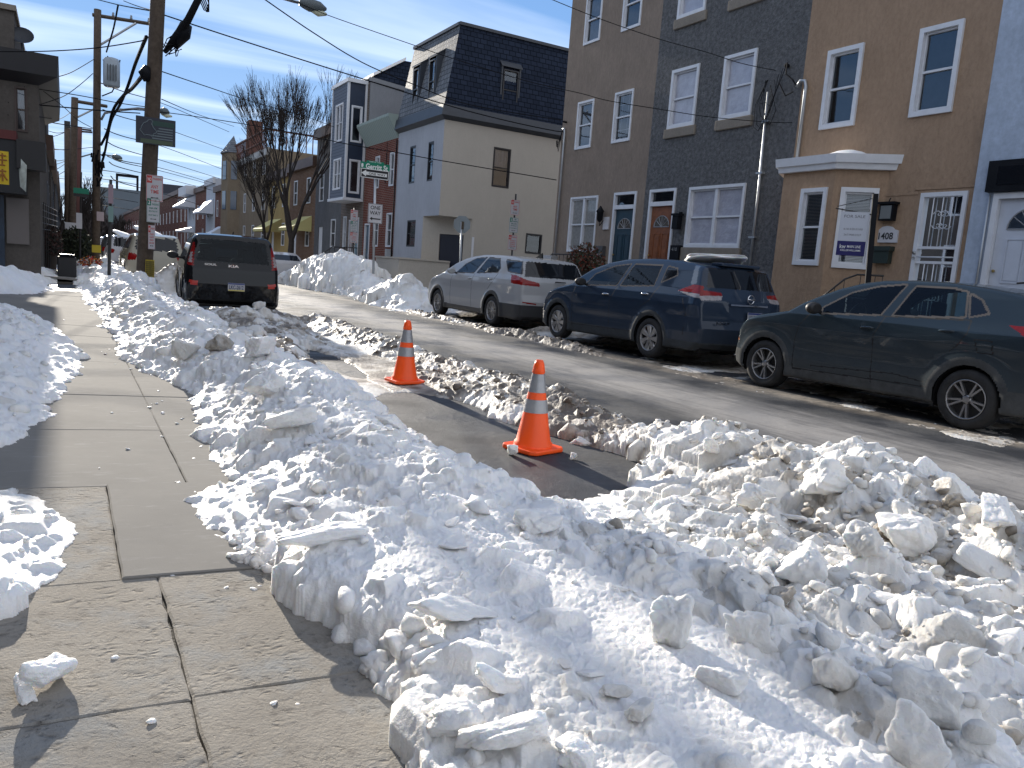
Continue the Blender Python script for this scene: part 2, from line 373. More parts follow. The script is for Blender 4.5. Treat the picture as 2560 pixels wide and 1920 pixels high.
SA=[(.75,.3),(.75,1.54),(.76,1.64),(.75,1.75),(.78,1.83),(.75,1.95),(.80,2.11),(.74,2.2),(.68,2.39),(.65,2.57),(.69,2.82),(.61,2.89),(.55,2.98),(.48,3.17),(.50,3.5),(.48,3.8),(.60,3.92),(.76,4.08),(.73,4.41),(.79,5.39),(.86,6.85),(.73,7.56),(.56,8.4),(.50,8.9),(.53,11.73),(.40,11.95),(.48,13.44),(.33,18.81),(.30,27.84),(.5,40),(.8,60),(2.1,60),(2.1,30),(3.8,29),(3.8,20.6),(2.05,20.4),(2.0,16.2),(4.3,15.9),(4.75,17.5),(4.85,14.7),(4.8,12.9),(4.6,10.7),(4.48,9.1),(4.6,8),(4.5,7.2),(4.35,6.3),(4.45,5.8),(4.4,5.3),(4.3,4.85),(4.6,4.7),(4.65,4),(4.4,3.5),(4.5,3.1),(4.8,2.95),(4.65,2.35),(4.5,1.9),(4.5,.2)]
POCK=[(2.22,4.3),(2.25,3.85),(2.7,3.68),(3.19,3.82),(3.84,4.30),(3.75,4.66),(3.66,5.07),(3.50,5.64),(3.40,6.2),(3.5,7.0),(3.3,7.5),(2.9,7.6),(2.45,6.9),(2.48,6.04),(2.42,5.26),(2.3,4.71)]
PK2=[(2.75,9.0),(3.05,8.5),(3.25,9.4),(3.3,10.6),(3.1,11.3),(2.8,10.4)]
LP=[[(-1.2,13.9),(-.5,14.0),(-.17,12.15),(.08,10.11),(.15,8.25),(-.07,6.48),(-.13,5.71),(-.2,5.35),(-.31,4.93),(-1.2,4.9)],
    [(-1.2,4.1),(-.26,4.06),(-.12,4.01),(-.03,3.68),(.01,3.32),(-.03,3.08),(-.06,2.91),(-.13,2.81),(-.14,2.67),(-.2,2.6),(-1.2,2.5)],
    [(-1.2,2.35),(-.22,2.38),(-.18,2.28),(-.24,2.16),(-1.2,2.1)],
    [(-2.2,17.2),(-1.06,17.42),(-.38,18.5),(-.3,21),(-.45,26),(-.2,27.6),(-.25,33),(-.3,60),(-2.2,60)]]
RS_=[(8.0,-1),(8.02,4),(8.05,8),(8.1,11),(8.15,14),(8.25,18),(8.2,21.4),(8.3,22.1),(8.75,25.5),(9.3,27.2),(9.25,29.5),(8.9,33),(9.0,38),(9.5,45),(10.1,60),(13.2,60),(13.2,29.9),(11,29.5),(11.6,27),(10.4,22),(10.4,21),(13.2,20),(13.2,-1)]
ci=slice(None,None,4)
cX=GX[ci,ci]; cY=GY[ci,ci]
def up4(a):
    from numpy import interp
    r_i=np.arange(0,NR,4); c_i=np.arange(0,NA,4)
    rr=np.arange(NR)/4.0; cc=np.arange(NA)/4.0
    r0=np.clip(rr.astype(int),0,a.shape[0]-2); fr=np.clip(rr-r0,0,1)[:,None]; c0=np.clip(cc.astype(int),0,a.shape[1]-2); fc=np.clip(cc-c0,0,1)[None,:]
    return (a[r0][:,c0]*(1-fr)+a[r0+1][:,c0]*fr)*(1-fc)+(a[r0][:,c0+1]*(1-fr)+a[r0+1][:,c0+1]*fr)*fc
sdA=np.minimum(poly_sd(cX,cY,SA),-np.maximum(poly_sd(cX,cY,POCK),poly_sd(cX,cY,PK2)))
sdL=poly_sd(cX,cY,LP[0])
for p in LP[1:]: sdL=np.maximum(sdL,poly_sd(cX,cY,p))
sdR=poly_sd(cX,cY,RS_)
SD=up4(np.maximum(np.maximum(sdA,sdL),sdR))
RG=[([(1.9,.4,.13),(1.8,1.2,.13),(1.7,2.2,.145),(1.5,3.0,.17)],1.05),([(1.5,3.3,.22),(1.35,3.9,.33),(1.4,4.7,.36),(1.5,5.5,.39),(1.6,6.5,.39),(1.35,7.7,.30),(1.2,9,.36),(1.3,11,.38),(1.2,13,.4),(1.15,16,.4),(1.2,19,.45),(1.6,20,.5)],.60),
 ([(3.9,4.3,.20),(3.85,3.4,.34),(3.8,2.8,.40),(3.75,2.2,.40),(3.7,1.0,.40)],.62),
 ([(2.6,.6,.22),(2.6,1.8,.21),(2.6,2.6,.16),(2.6,3.1,.10)],.8),
 ([(4.2,4.8,.13),(4.1,6,.2),(4.15,7.2,.19),(4.3,9,.14),(4.3,11,.13),(4.3,13,.15),(4.2,15.2,.2)],.28),
 ([(3.8,4.9,.06),(3.72,5.6,.09),(3.75,7.0,.11),(3.9,9,.08)],.3),
 ([(1.8,9.2,.30),(2.5,10.2,.20),(2.9,12.5,.16),(2.5,14.6,.30),(3.4,15.0,.24)],.6),
 ([(1.2,20.5,.45),(1.9,21.8,.5),(1.2,24,.45),(1.2,28,.45),(1.3,34,.45),(1.3,44,.4),(1.4,58,.4)],.7),
 ([(2.5,21.7,.9),(2.9,23.5,.8),(3.0,27,.6)],.62),
 ([(9.9,38.5,.7),(9.95,35,1.45),(10.2,32,1.55),(10.6,29.8,1.0),(10.5,28.0,.45)],1.0),
 ([(9.3,26.4,.30),(9.35,24.8,.62),(9.5,23.4,.95),(9.5,22.3,.5)],.72),
 ([(11,27,.3),(12.2,29,.35)],.8),
 ([(8.3,11.2,.03),(8.35,12.2,.12),(8.4,14.2,.13),(8.4,15.4,.09),(8.6,17,.05),(8.5,18.5,.1),(8.6,21,.05)],.16),
 ([(9.6,14.2,.0),(9.6,14.9,.16),(9.7,15.4,.05)],.5),
 ([(-.55,5.4,.08),(-.5,6.5,.12),(-.45,8,.17),(-.6,10,.19),(-.9,13,.16)],.55),
 ([(-.5,2.6,.05),(-.45,3.4,.06),(-.5,4.0,.05)],.4),
 ([(-1.1,18.5,.35),(-.9,21,.42),(-.9,25,.4),(-.9,28,.3)],.55)]
def ridge(x,y,pts,w):
    best=np.zeros(x.shape)
    for (ax,ay,az_),(bx,by,bz) in zip(pts,pts[1:]):
        ex,ey=bx-ax,by-ay; tt=np.clip(((x-ax)*ex+(y-ay)*ey)/(ex*ex+ey*ey),0,1)
        d2=(x-ax-ex*tt)**2+(y-ay-ey*tt)**2; best=np.maximum(best,(az_+(bz-az_)*tt)*np.exp(-(d2/(w*w))**1.25))
    return best
acc=np.zeros(cX.shape)
for pts,w in RG: acc+=ridge(cX,cY,pts,w)**3
T=up4(np.cbrt(acc))
# local roughness mask: smooth crust in the middle of the near bank, rubble elsewhere
def blob(x,y,cx,cy,rx,ry): return np.exp(-(((x-cx)/rx)**2+((y-cy)/ry)**2))
smooth=np.clip(1.1*blob(GX,GY,1.45,1.5,.42,.55)+.9*blob(GX,GY,1.15,2.5,.36,.4)+blob(GX,GY,2.9,3.55,.6,.33)*1.2+.6*blob(GX,GY,1.7,4.2,.5,.5)+.7*blob(GX,GY,3.45,8.6,.5,1.6),0,1)
nE=fbm(GX,GY,3.1,4)*.10+fbm(GX,GY,17,3)*.035
nE*=np.where(GX>7,2.2,1.0)*np.where(RR>16,2,1)
sd=SD+nE
edge_w=np.where(GX>7,.14,np.where(GY<2.85,.045,.36)); edge_w=np.where((GX>3)&(GX<7),.10,edge_w)
cov=1-np.exp(-np.clip(sd,0,None)/edge_w)
gnd=np.where(GX<1.98,.10+.045*(2-GX),np.clip((GX-10.1)/.4,0,1)*.14); gnd=np.where((GY>20.3)&(GY<27.2)&(GX<2),0,gnd); gnd=np.where((GY>21.0)&(GY<29.6)&(GX>10.4),0,gnd)
thin=np.where((GX>2.6)&(GX<4.2)&(GY>7),.018,.05); thin=np.where((GX>7.5),.02,thin)
base=np.maximum(T-np.where(GX<1.98,.0,0),0)
# patchy thin snow on the right
patch=np.where((GX>7.6)&(T<.05),np.clip(fbm(GX,GY,1.6,4)*1.8-.15,-.9,1),1)
Hh=gnd+cov*(base+thin*patch)+cov*(fbm(GX,GY,1.5,3)*.10*np.clip(T*3.2,0.05,1)+fbm(GX,GY,6.0,4)*.045*(1-.75*smooth)*np.clip(T*4,.12,1)+fbm(GX,GY,28,4)*.011*(1-.6*smooth)*np.clip(T*6,.3,1))
Hh-=np.where(sd<=0,.03+np.clip(-sd,0,.1),0)
DI=np.clip(np.where((GX>7.3)&(GY<21),.62,np.where(GX>7,.25,np.where((GX>3.45)&(GY>4.4),.50,np.where((GY>8.2)&(GX>1.9),.5,np.where((GX>2.75),.17,.03))))),0,1)
DI=DI+.9*blob(GX,GY,8.35,13,.4,3)+.08*blob(GX,GY,2.6,1.3,.8,.9)+.45*blob(GX,GY,3.4,8.6,.7,1.6)+.5*blob(GX,GY,1.9,9.0,.5,.6)+.25*blob(GX,GY,3.6,7,1,3)
DI*=1+fbm(GX,GY,2.3,3)*.9
DI-=.15*smooth; DI+=np.clip(fbm(GX,GY,.9,4)-.15,0,1)*.35+np.clip(fbm(GX,GY,9,3)-.25,0,1)*.4
HG=Hh.copy()
prng=np.random.RandomState(11)
def stamp(cx,cy,s,hr,asp,rot,dirt,tilt=.5,sink=.25,ns=4):
    r=math.hypot(cx,cy); a=math.atan2(cx,cy)
    if r<1.0 or not(A0<a<A1): return
    S=s*max(1,asp)*1.25
    i0=int((math.log(max(r-S,.96))-L0)/(L1-L0)*(NR-1)); i1=int((math.log(r+S)-L0)/(L1-L0)*(NR-1))+2
    da=S/r; j0=int((a-da-A0)/(A1-A0)*(NA-1)); j1=int((a+da-A0)/(A1-A0)*(NA-1))+2
    i0=max(i0,0); j0=max(j0,0)
    if i1-i0<2 or j1-j0<2: return
    x=GX[i0:i1,j0:j1]-cx; y=GY[i0:i1,j0:j1]-cy
    if x.size==0: return
    ic=min(NR-1,max(0,int((math.log(r)-L0)/(L1-L0)*(NR-1)))); jc=min(NA-1,max(0,int((a-A0)/(A1-A0)*(NA-1))))
    if sd[ic,jc]<min(.12,s*.85): return
    hr*=min(1,.45+T[ic,jc]*3)
    hb=HG[ic,jc]
    u=(x*math.cos(rot)+y*math.sin(rot))/(s*asp); v=(-x*math.sin(rot)+y*math.cos(rot))/s
    th=s*hr
    tx,ty=prng.uniform(-tilt,tilt,2)
    top=th*(1-sink)+s*(tx*u+ty*v)*.6
    # edge planes
    off=prng.uniform(0,6.28); m=None
    for k in range(ns):
        an=off+6.283*k/ns+prng.uniform(-.35,.35); d=prng.uniform(.62,1.0)
        pl=(d-(u*math.cos(an)+v*math.sin(an)))*s*prng.uniform(.7,2.1)
        m=pl if m is None else np.minimum(m,pl)
    k_=.12*s
    a_=m-.12*s; hh=np.minimum(a_,top)-k_*.25*np.clip(1-np.abs(a_-top)/k_,0,1)**2
    new=hb+hh
    cur=Hh[i0:i1,j0:j1]; msk=(new>cur)&(a_>-.3*s)
    Hh[i0:i1,j0:j1]=np.where(msk,new,cur)
    if dirt is not None:
        D=DI[i0:i1,j0:j1]; DI[i0:i1,j0:j1]=np.where(msk,dirt,D)
def scatter(n,x0,x1,y0,y1,smin,smax,hr=(.35,.9),dirt=(0,.1),pw=2.2,keep_smooth=True,tmin=.02):
    for _ in range(n):
        cx=prng.uniform(x0,x1); cy=prng.uniform(y0,y1)
        r=math.hypot(cx,cy)
        ic=int((math.log(max(r,.96))-L0)/(L1-L0)*(NR-1)); jc=int((math.atan2(cx,cy)-A0)/(A1-A0)*(NA-1))
        u=prng.rand(); s=smin*((1-u*(1-(smin/smax)**pw))**(-1/pw))
        if not(0<=ic<NR and 0<=jc<NA): continue
        if sd[ic,jc]<.0 or T[ic,jc]<tmin: continue
        if keep_smooth and prng.rand()<smooth[ic,jc]*1.15: continue
        dd=DI[ic,jc]*prng.uniform(.3,1.5)+prng.uniform(*dirt)-.05
        stamp(cx,cy,s,prng.uniform(*hr),prng.uniform(.8,1.7),prng.uniform(0,3.14),dd,ns=prng.randint(4,7))
scatter(260,.6,2.6,.9,9,.06,.115,(.25,.6),tmin=.12)
scatter(2600,.5,2.7,.9,9,.022,.10,(.3,.85))
scatter(5200,.5,2.7,.9,8,.010,.035,(.4,1.0))
scatter(230,2.6,4.8,.6,4.7,.09,.22,(.5,1.0),(0,.2),tmin=.12)
scatter(420,1.75,3.4,.6,2.4,.05,.13,(.6,1.2),(0,.25),pw=1.4,keep_smooth=False,tmin=.05)
scatter(3000,1.7,3.4,.5,2.6,.015,.07,(.6,1.2),(0,.3),keep_smooth=False,tmin=.05)
scatter(700,2.6,4.8,.6,4.2,.05,.13,(.7,1.2),(0,.3),pw=1.2,keep_smooth=False,tmin=.1)
scatter(2400,2.5,4.8,.6,5,.022,.10,(.5,1.1),(0,.2))
scatter(6000,2.5,4.8,.6,5,.009,.035,(.6,1.2),(0,.3))
scatter(900,3.4,4.6,4.6,16,.03,.12,(.5,1.1),(0,.4),tmin=.03)
scatter(5000,2.6,4.7,4.5,16,.012,.05,(.5,1.1),(0,.35),keep_smooth=False,tmin=.012)
scatter(700,.3,3.9,8,22,.05,.22,(.4,1.0),(0,.15))
scatter(3600,.3,3.9,8,22,.025,.09,(.4,1.0),(0,.15))
scatter(900,1.9,4.4,8.6,16,.04,.14,(.5,1.1),(.1,.5))
scatter(500,.3,3.9,22,48,.08,.3,(.4,.9),(0,.15))
scatter(420,-1.2,.2,2,15,.05,.14,(.5,1.0))
scatter(2600,-1.2,.2,2,15,.018,.06,(.5,1.0))
scatter(200,-2,.1,17,34,.06,.25,(.3,.7))
scatter(420,8.1,8.75,10.8,21.5,.03,.11,(.6,1.1),(.5,1.0),tmin=.015)
scatter(900,8.0,8.8,2,21.5,.012,.04,(.6,1.1),(.3,.9),tmin=.0)
scatter(620,8.2,11.5,21,40,.10,.32,(.4,.9),(0,.2))
scatter(1800,8.2,11.5,21,40,.05,.14,(.4,.9),(0,.2))
scatter(300,8.8,12.8,2,21,.04,.14,(.4,.8),(0,.3),tmin=.0)
Hh+=cov*fbm(GX,GY,75,2)*.0035
keep=(Hh>gnd-.018)
fk=keep[:-1,:-1]|keep[1:,:-1]|keep[:-1,1:]|keep[1:,1:]
ii,jj=np.nonzero(fk); idx=np.arange(NR*NA).reshape(NR,NA)
F=np.stack([idx[ii,jj],idx[ii,jj+1],idx[ii+1,jj+1],idx[ii+1,jj]],1)[:,::-1]
used=np.unique(F); remap=np.full(NR*NA,-1); remap[used]=np.arange(len(used)); F=remap[F]
_x,_y,_z=GX.ravel()[used],GY.ravel()[used],Hh.ravel()[used]; _c=np.clip(cov.ravel()[used],0,1)*np.clip(T.ravel()[used]*8,0,1)
_dx=fbm(_x*9+_z*24,_y*9-_z*19,1.0,3)*.020*_c; _dy=fbm(_x*9-_z*21+50,_y*9+_z*23+30,1.0,3)*.020*_c
VX=np.stack([_x+_dx,_y+_dy,_z],1).astype(np.float32); DV=np.clip(DI.ravel()[used],0,1).astype(np.float32)
def np_mesh(name,V,F,mats,midx=None,smooth=True):
    me=bpy.data.meshes.new(name); me.vertices.add(len(V)); me.vertices.foreach_set('co',np.ascontiguousarray(V,dtype=np.float32).ravel())
    k=F.shape[1]; me.loops.add(F.size); me.loops.foreach_set('vertex_index',np.ascontiguousarray(F,dtype=np.int32).ravel())
    me.polygons.add(len(F)); me.polygons.foreach_set('loop_start',np.arange(0,F.size,k,dtype=np.int32)); me.polygons.foreach_set('loop_total',np.full(len(F),k,dtype=np.int32))
    if not isinstance(mats,(list,tuple)): mats=[mats]
    for m in mats: me.materials.append(m)
    if midx is not None: me.polygons.foreach_set('material_index',midx.astype(np.int32))
    me.polygons.foreach_set('use_smooth',np.full(len(F),smooth)); me.update(calc_edges=True); me.validate()
    o=bpy.data.objects.new(name,me); COL.objects.link(o); ORG[o.name]=Vector((0,0,0)); return o
def snow_mat():
    m,t,b=nodes_of('snow'); tc=t.nodes.new('ShaderNodeTexCoord').outputs['Object']
    at=t.nodes.new('ShaderNodeAttribute'); at.attribute_name='dirt'
    n1=nz(t,tc,7,6,.7); n2=nz(t,tc,38,4,.6)
    f=mth(t,'MULTIPLY',at.outputs['Fac'],mth(t,'ADD',.35,mth(t,'MULTIPLY',n1,1.35)),clamp=True)
    c=ramp(t,f,[(0,(.87,.865,.86)),(.22,(.78,.77,.745)),(.45,(.64,.62,.585)),(.75,(.36,.32,.27)),(1,(.16,.135,.11))])
    sp=ramp(t,nz(t,tc,95,2,.5),[(.735,0.0),(.76,1.0)]); spm=mth(t,'MULTIPLY',sp,mth(t,'ADD',.12,mth(t,'MULTIPLY',f,1.6)),clamp=True)
    c=mixc(t,mth(t,'MULTIPLY',spm,.75),c,(.10,.085,.07))
    t.links.new(c,b.inputs['Base Color']); b.inputs['Roughness'].default_value=.55; b.inputs['Specular IOR Level'].default_value=.35
    b.inputs['Subsurface Weight'].default_value=.35; b.inputs['Subsurface Radius'].default_value=(.018,.024,.032); b.inputs['Subsurface Scale'].default_value=1.0
    bp=t.nodes.new('ShaderNodeBump'); bp.inputs['Strength'].default_value=.75; bp.inputs['Distance'].default_value=.006
    h=mth(t,'ADD',mth(t,'MULTIPLY',nz(t,tc,55,4,.65),1.3),mth(t,'MULTIPLY',nz(t,tc,330,2,.6),.35)); t.links.new(h,bp.inputs['Height']); t.links.new(bp.outputs[0],b.inputs['Normal'])
    return m
SNOW=snow_mat()
so_=np_mesh('snow_bank',VX,F,SNOW); a_=so_.data.attributes.new('dirt','FLOAT','POINT'); a_.data.foreach_set('value',DV)
tag(so_,kind='stuff')
def snow_z(x,y):
    r=math.hypot(x,y); ic=int((math.log(max(r,.96))-L0)/(L1-L0)*(NR-1)+.5); jc=int((math.atan2(x,y)-A0)/(A1-A0)*(NA-1)+.5)
    if 0<=ic<NR and 0<=jc<NA: return float(Hh[ic,jc]),float(sd[ic,jc]),float(DI[ic,jc])
    return 0.0,-1.0,0.0
# ---- real 3-D chunks lying on the banks ----
import bmesh
_ico={}
def ico(n):
    if n in _ico: return _ico[n]
    bm=bmesh.new(); bmesh.ops.create_icosphere(bm,subdivisions=n,radius=1)
    V=np.array([v.co[:] for v in bm.verts]); F=np.array([[v.index for v in f.verts] for f in bm.faces]); bm.free(); _ico[n]=(V,F); return V,F
def chunk_geo(size,seed,sub=3,npl=11,p=9,slab=None,rough=.035):
    r_=np.random.RandomState(seed); V,F=ico(sub)
    n=r_.normal(size=(npl,3)); n/=np.linalg.norm(n,axis=1)[:,None]; d=r_.uniform(.5,1.0,npl)
    n=np.vstack([n,np.eye(3),-np.eye(3)]); d=np.concatenate([d,np.full(6,1.0)])
    dt=np.clip(V@n.T,0,None)/d[None,:]
    r=(np.sum(dt**p,1))**(-1/p)
    ph=r_.uniform(0,6.28,(6,)); kk=r_.normal(size=(6,3))*3.2
    r=r*(1+rough*np.sum(np.sin(V@kk.T+ph),1)+rough*.45*np.sum(np.sin(V@(kk*2.7).T+ph*1.7),1)+rough*.22*np.sum(np.sin(V@(kk[:,::-1]*6.3).T+ph*2.3),1)+rough*4.2*fbm(V[:,0]*3+V[:,2]*2.1+seed*.37,V[:,1]*3-V[:,2]*1.7+seed*.11,1.0,4,.55))
    P_=V*r[:,None]*np.array(size)
    a,b,c=r_.uniform(0,6.28),r_.uniform(-.35,.35),r_.uniform(-.35,.35)
    Rz=np.array([[math.cos(a),-math.sin(a),0],[math.sin(a),math.cos(a),0],[0,0,1]])
    Rx=np.array([[1,0,0],[0,math.cos(b),-math.sin(b)],[0,math.sin(b),math.cos(b)]]); Ry=np.array([[math.cos(c),0,math.sin(c)],[0,1,0],[-math.sin(c),0,math.cos(c)]])
    return P_@(Ry@Rx@Rz).T if slab is None else P_@(Ry@Rx@Rz).T@np.array(slab).T,F
def put_rubble(name,specs,sub):
    Vs=[];Fs=[];Ds=[];n=0
    for (x,y,s,seed,dirt) in specs:
        z,_,dd=snow_z(x,y); V,F=chunk_geo((s,s*.8,s*.62),seed,sub)
        V=V+np.array([x,y,z+s*.22]); Vs.append(V); Fs.append(F+n); n+=len(V); Ds.append(np.full(len(V),dirt))
    o=np_mesh(name,np.vstack(Vs),np.vstack(Fs),SNOW); a=o.data.attributes.new('dirt','FLOAT','POINT'); a.data.foreach_set('value',np.clip(np.concatenate(Ds),0,1).astype(np.float32)); tag(o,kind='stuff')
sp_=[];pr=np.random.RandomState(3)
def rub(n,x0,x1,y0,y1,s0,s1,tm,dl):
    for _ in range(n):
        x,y=pr.uniform(x0,x1),pr.uniform(y0,y1); z,s_,dd=snow_z(x,y)
        if s_<.02 or z<.06+tm: continue
        r=math.hypot(x,y); jc=int((math.atan2(x,y)-A0)/(A1-A0)*(NA-1)); ic=int((math.log(max(r,.96))-L0)/(L1-L0)*(NR-1))
        if pr.rand()<smooth[ic,jc]: continue
        sp_.append((x,y,s0*(s1/s0)**(pr.rand()**2.0),pr.randint(1e6),dd*pr.uniform(.4,1.4)+pr.uniform(0,dl)))
rub(700,1.7,3.6,.6,2.6,.008,.05,.08,.25); rub(420,.6,2.6,.9,8,.012,.06,.12,.05); rub(900,2.6,4.6,.7,4.6,.010,.06,.08,.25); rub(420,3.3,4.6,4.5,15,.015,.07,.0,.4); rub(300,.4,3.5,8,16,.03,.10,.1,.2); rub(160,8.1,8.7,11,21,.02,.07,-.02,.6); rub(220,-1.1,.15,2.5,14,.015,.07,.08,.08)
put_rubble('snow_rubble',sp_,2)
fl_=[]; ed_=[(.77,1.55),(.80,1.75),(.78,2.0),(.82,2.15),(.76,2.3),(.70,2.45),(.68,2.6),(.71,2.8),(.62,2.92),(.56,3.0),(.52,3.2)]
for _ in range(60):
    y=pr.uniform(1.9,13); x=.72-abs(pr.normal())*.16 if pr.rand()<.7 else pr.uniform(-.1,.7); z,s_,_d=snow_z(x,y)
    if s_>0: continue
    fl_.append((x,y,pr.uniform(.004,.015),pr.randint(1e6)))
Vs=[];Fs=[];n_=0
for k_ in range(110):
    i_=pr.randint(len(ed_)-1); u_=pr.rand(); ex=ed_[i_][0]*(1-u_)+ed_[i_+1][0]*u_+pr.uniform(-.02,.07); ey=ed_[i_][1]*(1-u_)+ed_[i_+1][1]*u_; s=.014*(4**(pr.rand()**1.5))
    V,F=chunk_geo((s,s*.85,s*.7),pr.randint(1e6),3,9,10,rough=.03); V=V+np.array([ex,ey,gz(ex)+s*.35+max(0,pr.uniform(-.06,.10))*(ex>ed_[i_][0]+.02)]); Vs.append(V); Fs.append(F+n_); n_+=len(V)
for (x,y,s,seed) in fl_:
    V,F=chunk_geo((s*1.4,s,s*.4),seed,2,7,12,rough=.02); V=V+np.array([x,y,gz(x)+s*.15]); Vs.append(V); Fs.append(F+n_); n_+=len(V)
o_=np_mesh('snow_crumbs',np.vstack(Vs),np.vstack(Fs),SNOW); a_=o_.data.attributes.new('dirt','FLOAT','POINT'); a_.data.foreach_set('value',np.zeros(n_,dtype=np.float32)); tag(o_,kind='stuff')
sl_=[]
for _ in range(85):
    x,y=pr.uniform(.85,3.6),pr.uniform(1.0,4.6); z,s_,dd=snow_z(x,y)
    if s_>.12 and z>.2: sl_.append((x,y,.022*(4.2**(pr.rand()**1.8)),pr.randint(1e6),pr.uniform(0,.08)+(dd*.6 if x>2.8 else 0)))
Vs=[];Fs=[];Ds=[];n_=0
for (x,y,s,seed,dirt) in sl_:
    z,_,_d=snow_z(x,y); V,F=chunk_geo((s*1.3,s*.85,s*.26),seed,4,7,14,rough=.012); V=V+np.array([x,y,z+s*.16]); Vs.append(V); Fs.append(F+n_); n_+=len(V); Ds.append(np.full(len(V),dirt))
o_=np_mesh('snow_plates',np.vstack(Vs),np.vstack(Fs),SNOW); a_=o_.data.attributes.new('dirt','FLOAT','POINT'); a_.data.foreach_set('value',np.clip(np.concatenate(Ds),0,1).astype(np.float32)); tag(o_,kind='stuff')
BIG=[ # display px of the photo (2212 wide), size(m), aspect, dirt, label
 (1745,1222,.155,(1.15,.95,.8),.16,'largest rounded white snow boulder on the far side of the near bank'),
 (1862,1190,.115,(1.1,.9,.85),.38,'grey pitted snow boulder just right of the largest rounded white one'),
 (1690,1290,.075,(1.5,.7,.7),.72,'brown elongated ice lump in front of the largest white snow boulder'),
 (1590,1160,.06,(1,.9,1),.55,'small brown-stained ice lump left of the largest white boulder'),
 (1655,1145,.055,(1,.9,1.1),.45,'small upright beige ice lump standing behind the brown-stained one'),
 (1450,1365,.095,(.9,.8,1.3),.22,'tall speckled snow block standing in the middle right foreground'),
 (1610,1375,.085,(1,.8,1.1),.2,'grooved snow block with a black stain on its top'),
 (1640,1045,.13,(1.2,.9,.7),.2,'flat-topped snow block on the bank behind the smooth crust'),
 (1790,1040,.17,(1.2,.9,.75),.16,'wide pale snow block on the ridge next to the road'),
 (1965,1125,.16,(1.2,1,.8),.12,'big smooth blue-white snow boulder at the right ridge'),
 (2062,1065,.085,(1.2,.8,.8),.75,'dark brown dirty lump on the ridge at the right'),
 (2150,1105,.13,(1.6,.8,.5),.1,'long white snow slab at the right frame edge'),
 (1900,1150,.09,(1.2,.8,.6),.9,'dark dirt-covered slab wedged between the right boulders'),
 (1530,1005,.10,(1.1,.9,.7),.15,'angular white snow block beside the open asphalt patch'),
 (1180,1118,.12,(1.5,.9,.55),.02,'rounded white slab on the smooth snow below the nearest cone'),
 (985,1300,.13,(1.7,.9,.32),.02,'large tilted white snow slab in the foreground centre'),
 (1075,1478,.07,(1.5,.7,.4),.02,'small tilted white slab in the bottom foreground'),
 (985,1545,.085,(1.6,.8,.5),.03,'pointed oval snow slab at the bottom edge, left one of two'),
 (1075,1590,.085,(1.8,.7,.5),.03,'pointed oval snow slab at the bottom edge, right one of two'),
 (1245,1640,.06,(1,1,.8),.02,'round white snow dome at the bottom edge of the picture'),
 (1375,1535,.05,(1.2,.9,.7),.4,'greyish translucent ice lump on the smooth foreground crust'),
 (1330,1490,.05,(1.3,.8,.6),.42,'greyish ice lump lying behind the translucent one'),
 (1560,1465,.075,(1.2,.9,.6),.1,'round white snow lump in front of the grooved block'),
 (1800,1465,.10,(.9,.8,1.0),.3,'steep grey-brown snow block in the lower right'),
 (2000,1515,.11,(1,.9,.9),.25,'knobbly dirty snow lump in the lower right'),
 (1985,1625,.115,(.9,.45,1.1),.15,'sharp triangular ice slab standing at the bottom right'),
 (1110,968,.06,(.9,.9,.95),.3,'translucent ice chunk touching the left of the nearest cone'),
 (1262,932,.10,(1.2,.9,.8),.35,'pinkish snow boulder right of the nearest cone'),
 (1240,975,.035,(1,1,1),.1,'small white snow ball right of the nearest cone base'),
 (1150,1075,.05,(.9,.9,1),.05,'small white snow block at the lower end of the asphalt patch'),
 (580,838,.13,(1,.9,.8),.06,'square-edged white snow block on the near end of the kerb bank'),
 (568,758,.15,(1.1,.9,.8),.08,'grey-white snow block on the crest of the kerb bank'),
 (628,915,.12,(1.4,.9,.7),.12,'broad grey-shaded snow slab on the slope above the pavement'),
 (400,762,.17,(1,.9,.8),.35,'dirty grey snow block where the two halves of the bank meet'),
 (478,748,.15,(1.4,.8,.7),.7,'brown dirt-soaked snow lump next to the dirty grey block'),
 (560,668,.20,(1.2,.9,.7),.4,'rounded snow lump against the rear bumper of the black car'),
 (690,1145,.13,(1.7,.7,.40),.02,'long smooth overhanging snow slab in the left middle of the near bank'),
 (840,915,.09,(1.2,.8,.7),.1,'angular white snow lump on the far slope of the kerb bank'),
 (98,1472,.055,(1.3,.8,.75),.0,'white snow chunk lying alone on the pavement'),
 (48,1490,.035,(1.7,.8,.3),.05,'flat ice flake beside the lone chunk on the pavement')]
for i,(x,y,s,asp,dirt,lab) in enumerate(BIG):
    sx_,sy_=x*1.1573,y*1.1573
    if i in (38,39): p=atZ(sx_,sy_,gz(-.05)+.02)
    elif i in (26,28): p=atZ(sx_,sy_,.06)
    else:
        z=.3; 
        for _ in range(12): p=atZ(sx_,sy_,z+s*.3); z=.5*z+.5*snow_z(p.x,p.y)[0]
    s*=.68 if y>980 and i<38 else .85
    V,F=chunk_geo((s*asp[0],s*asp[1],s*asp[2]),100+i,5,9,16,rough=.030)
    zmin=V[:,2].min(); z0=snow_z(p.x,p.y)[0] if i not in (26,28,38,39) else (gz(p.x) if i>=38 else 0)
    o=np_mesh('snow_chunk',V,F,SNOW); o.location=(p.x,p.y,z0-zmin*(.62 if i not in (38,39,26,28) else .93))
    a=o.data.attributes.new('dirt','FLOAT','POINT'); a.data.foreach_set('value',np.full(len(V),dirt,dtype=np.float32)); tag(o,lab,'snow chunk','big snow chunks on the banks')
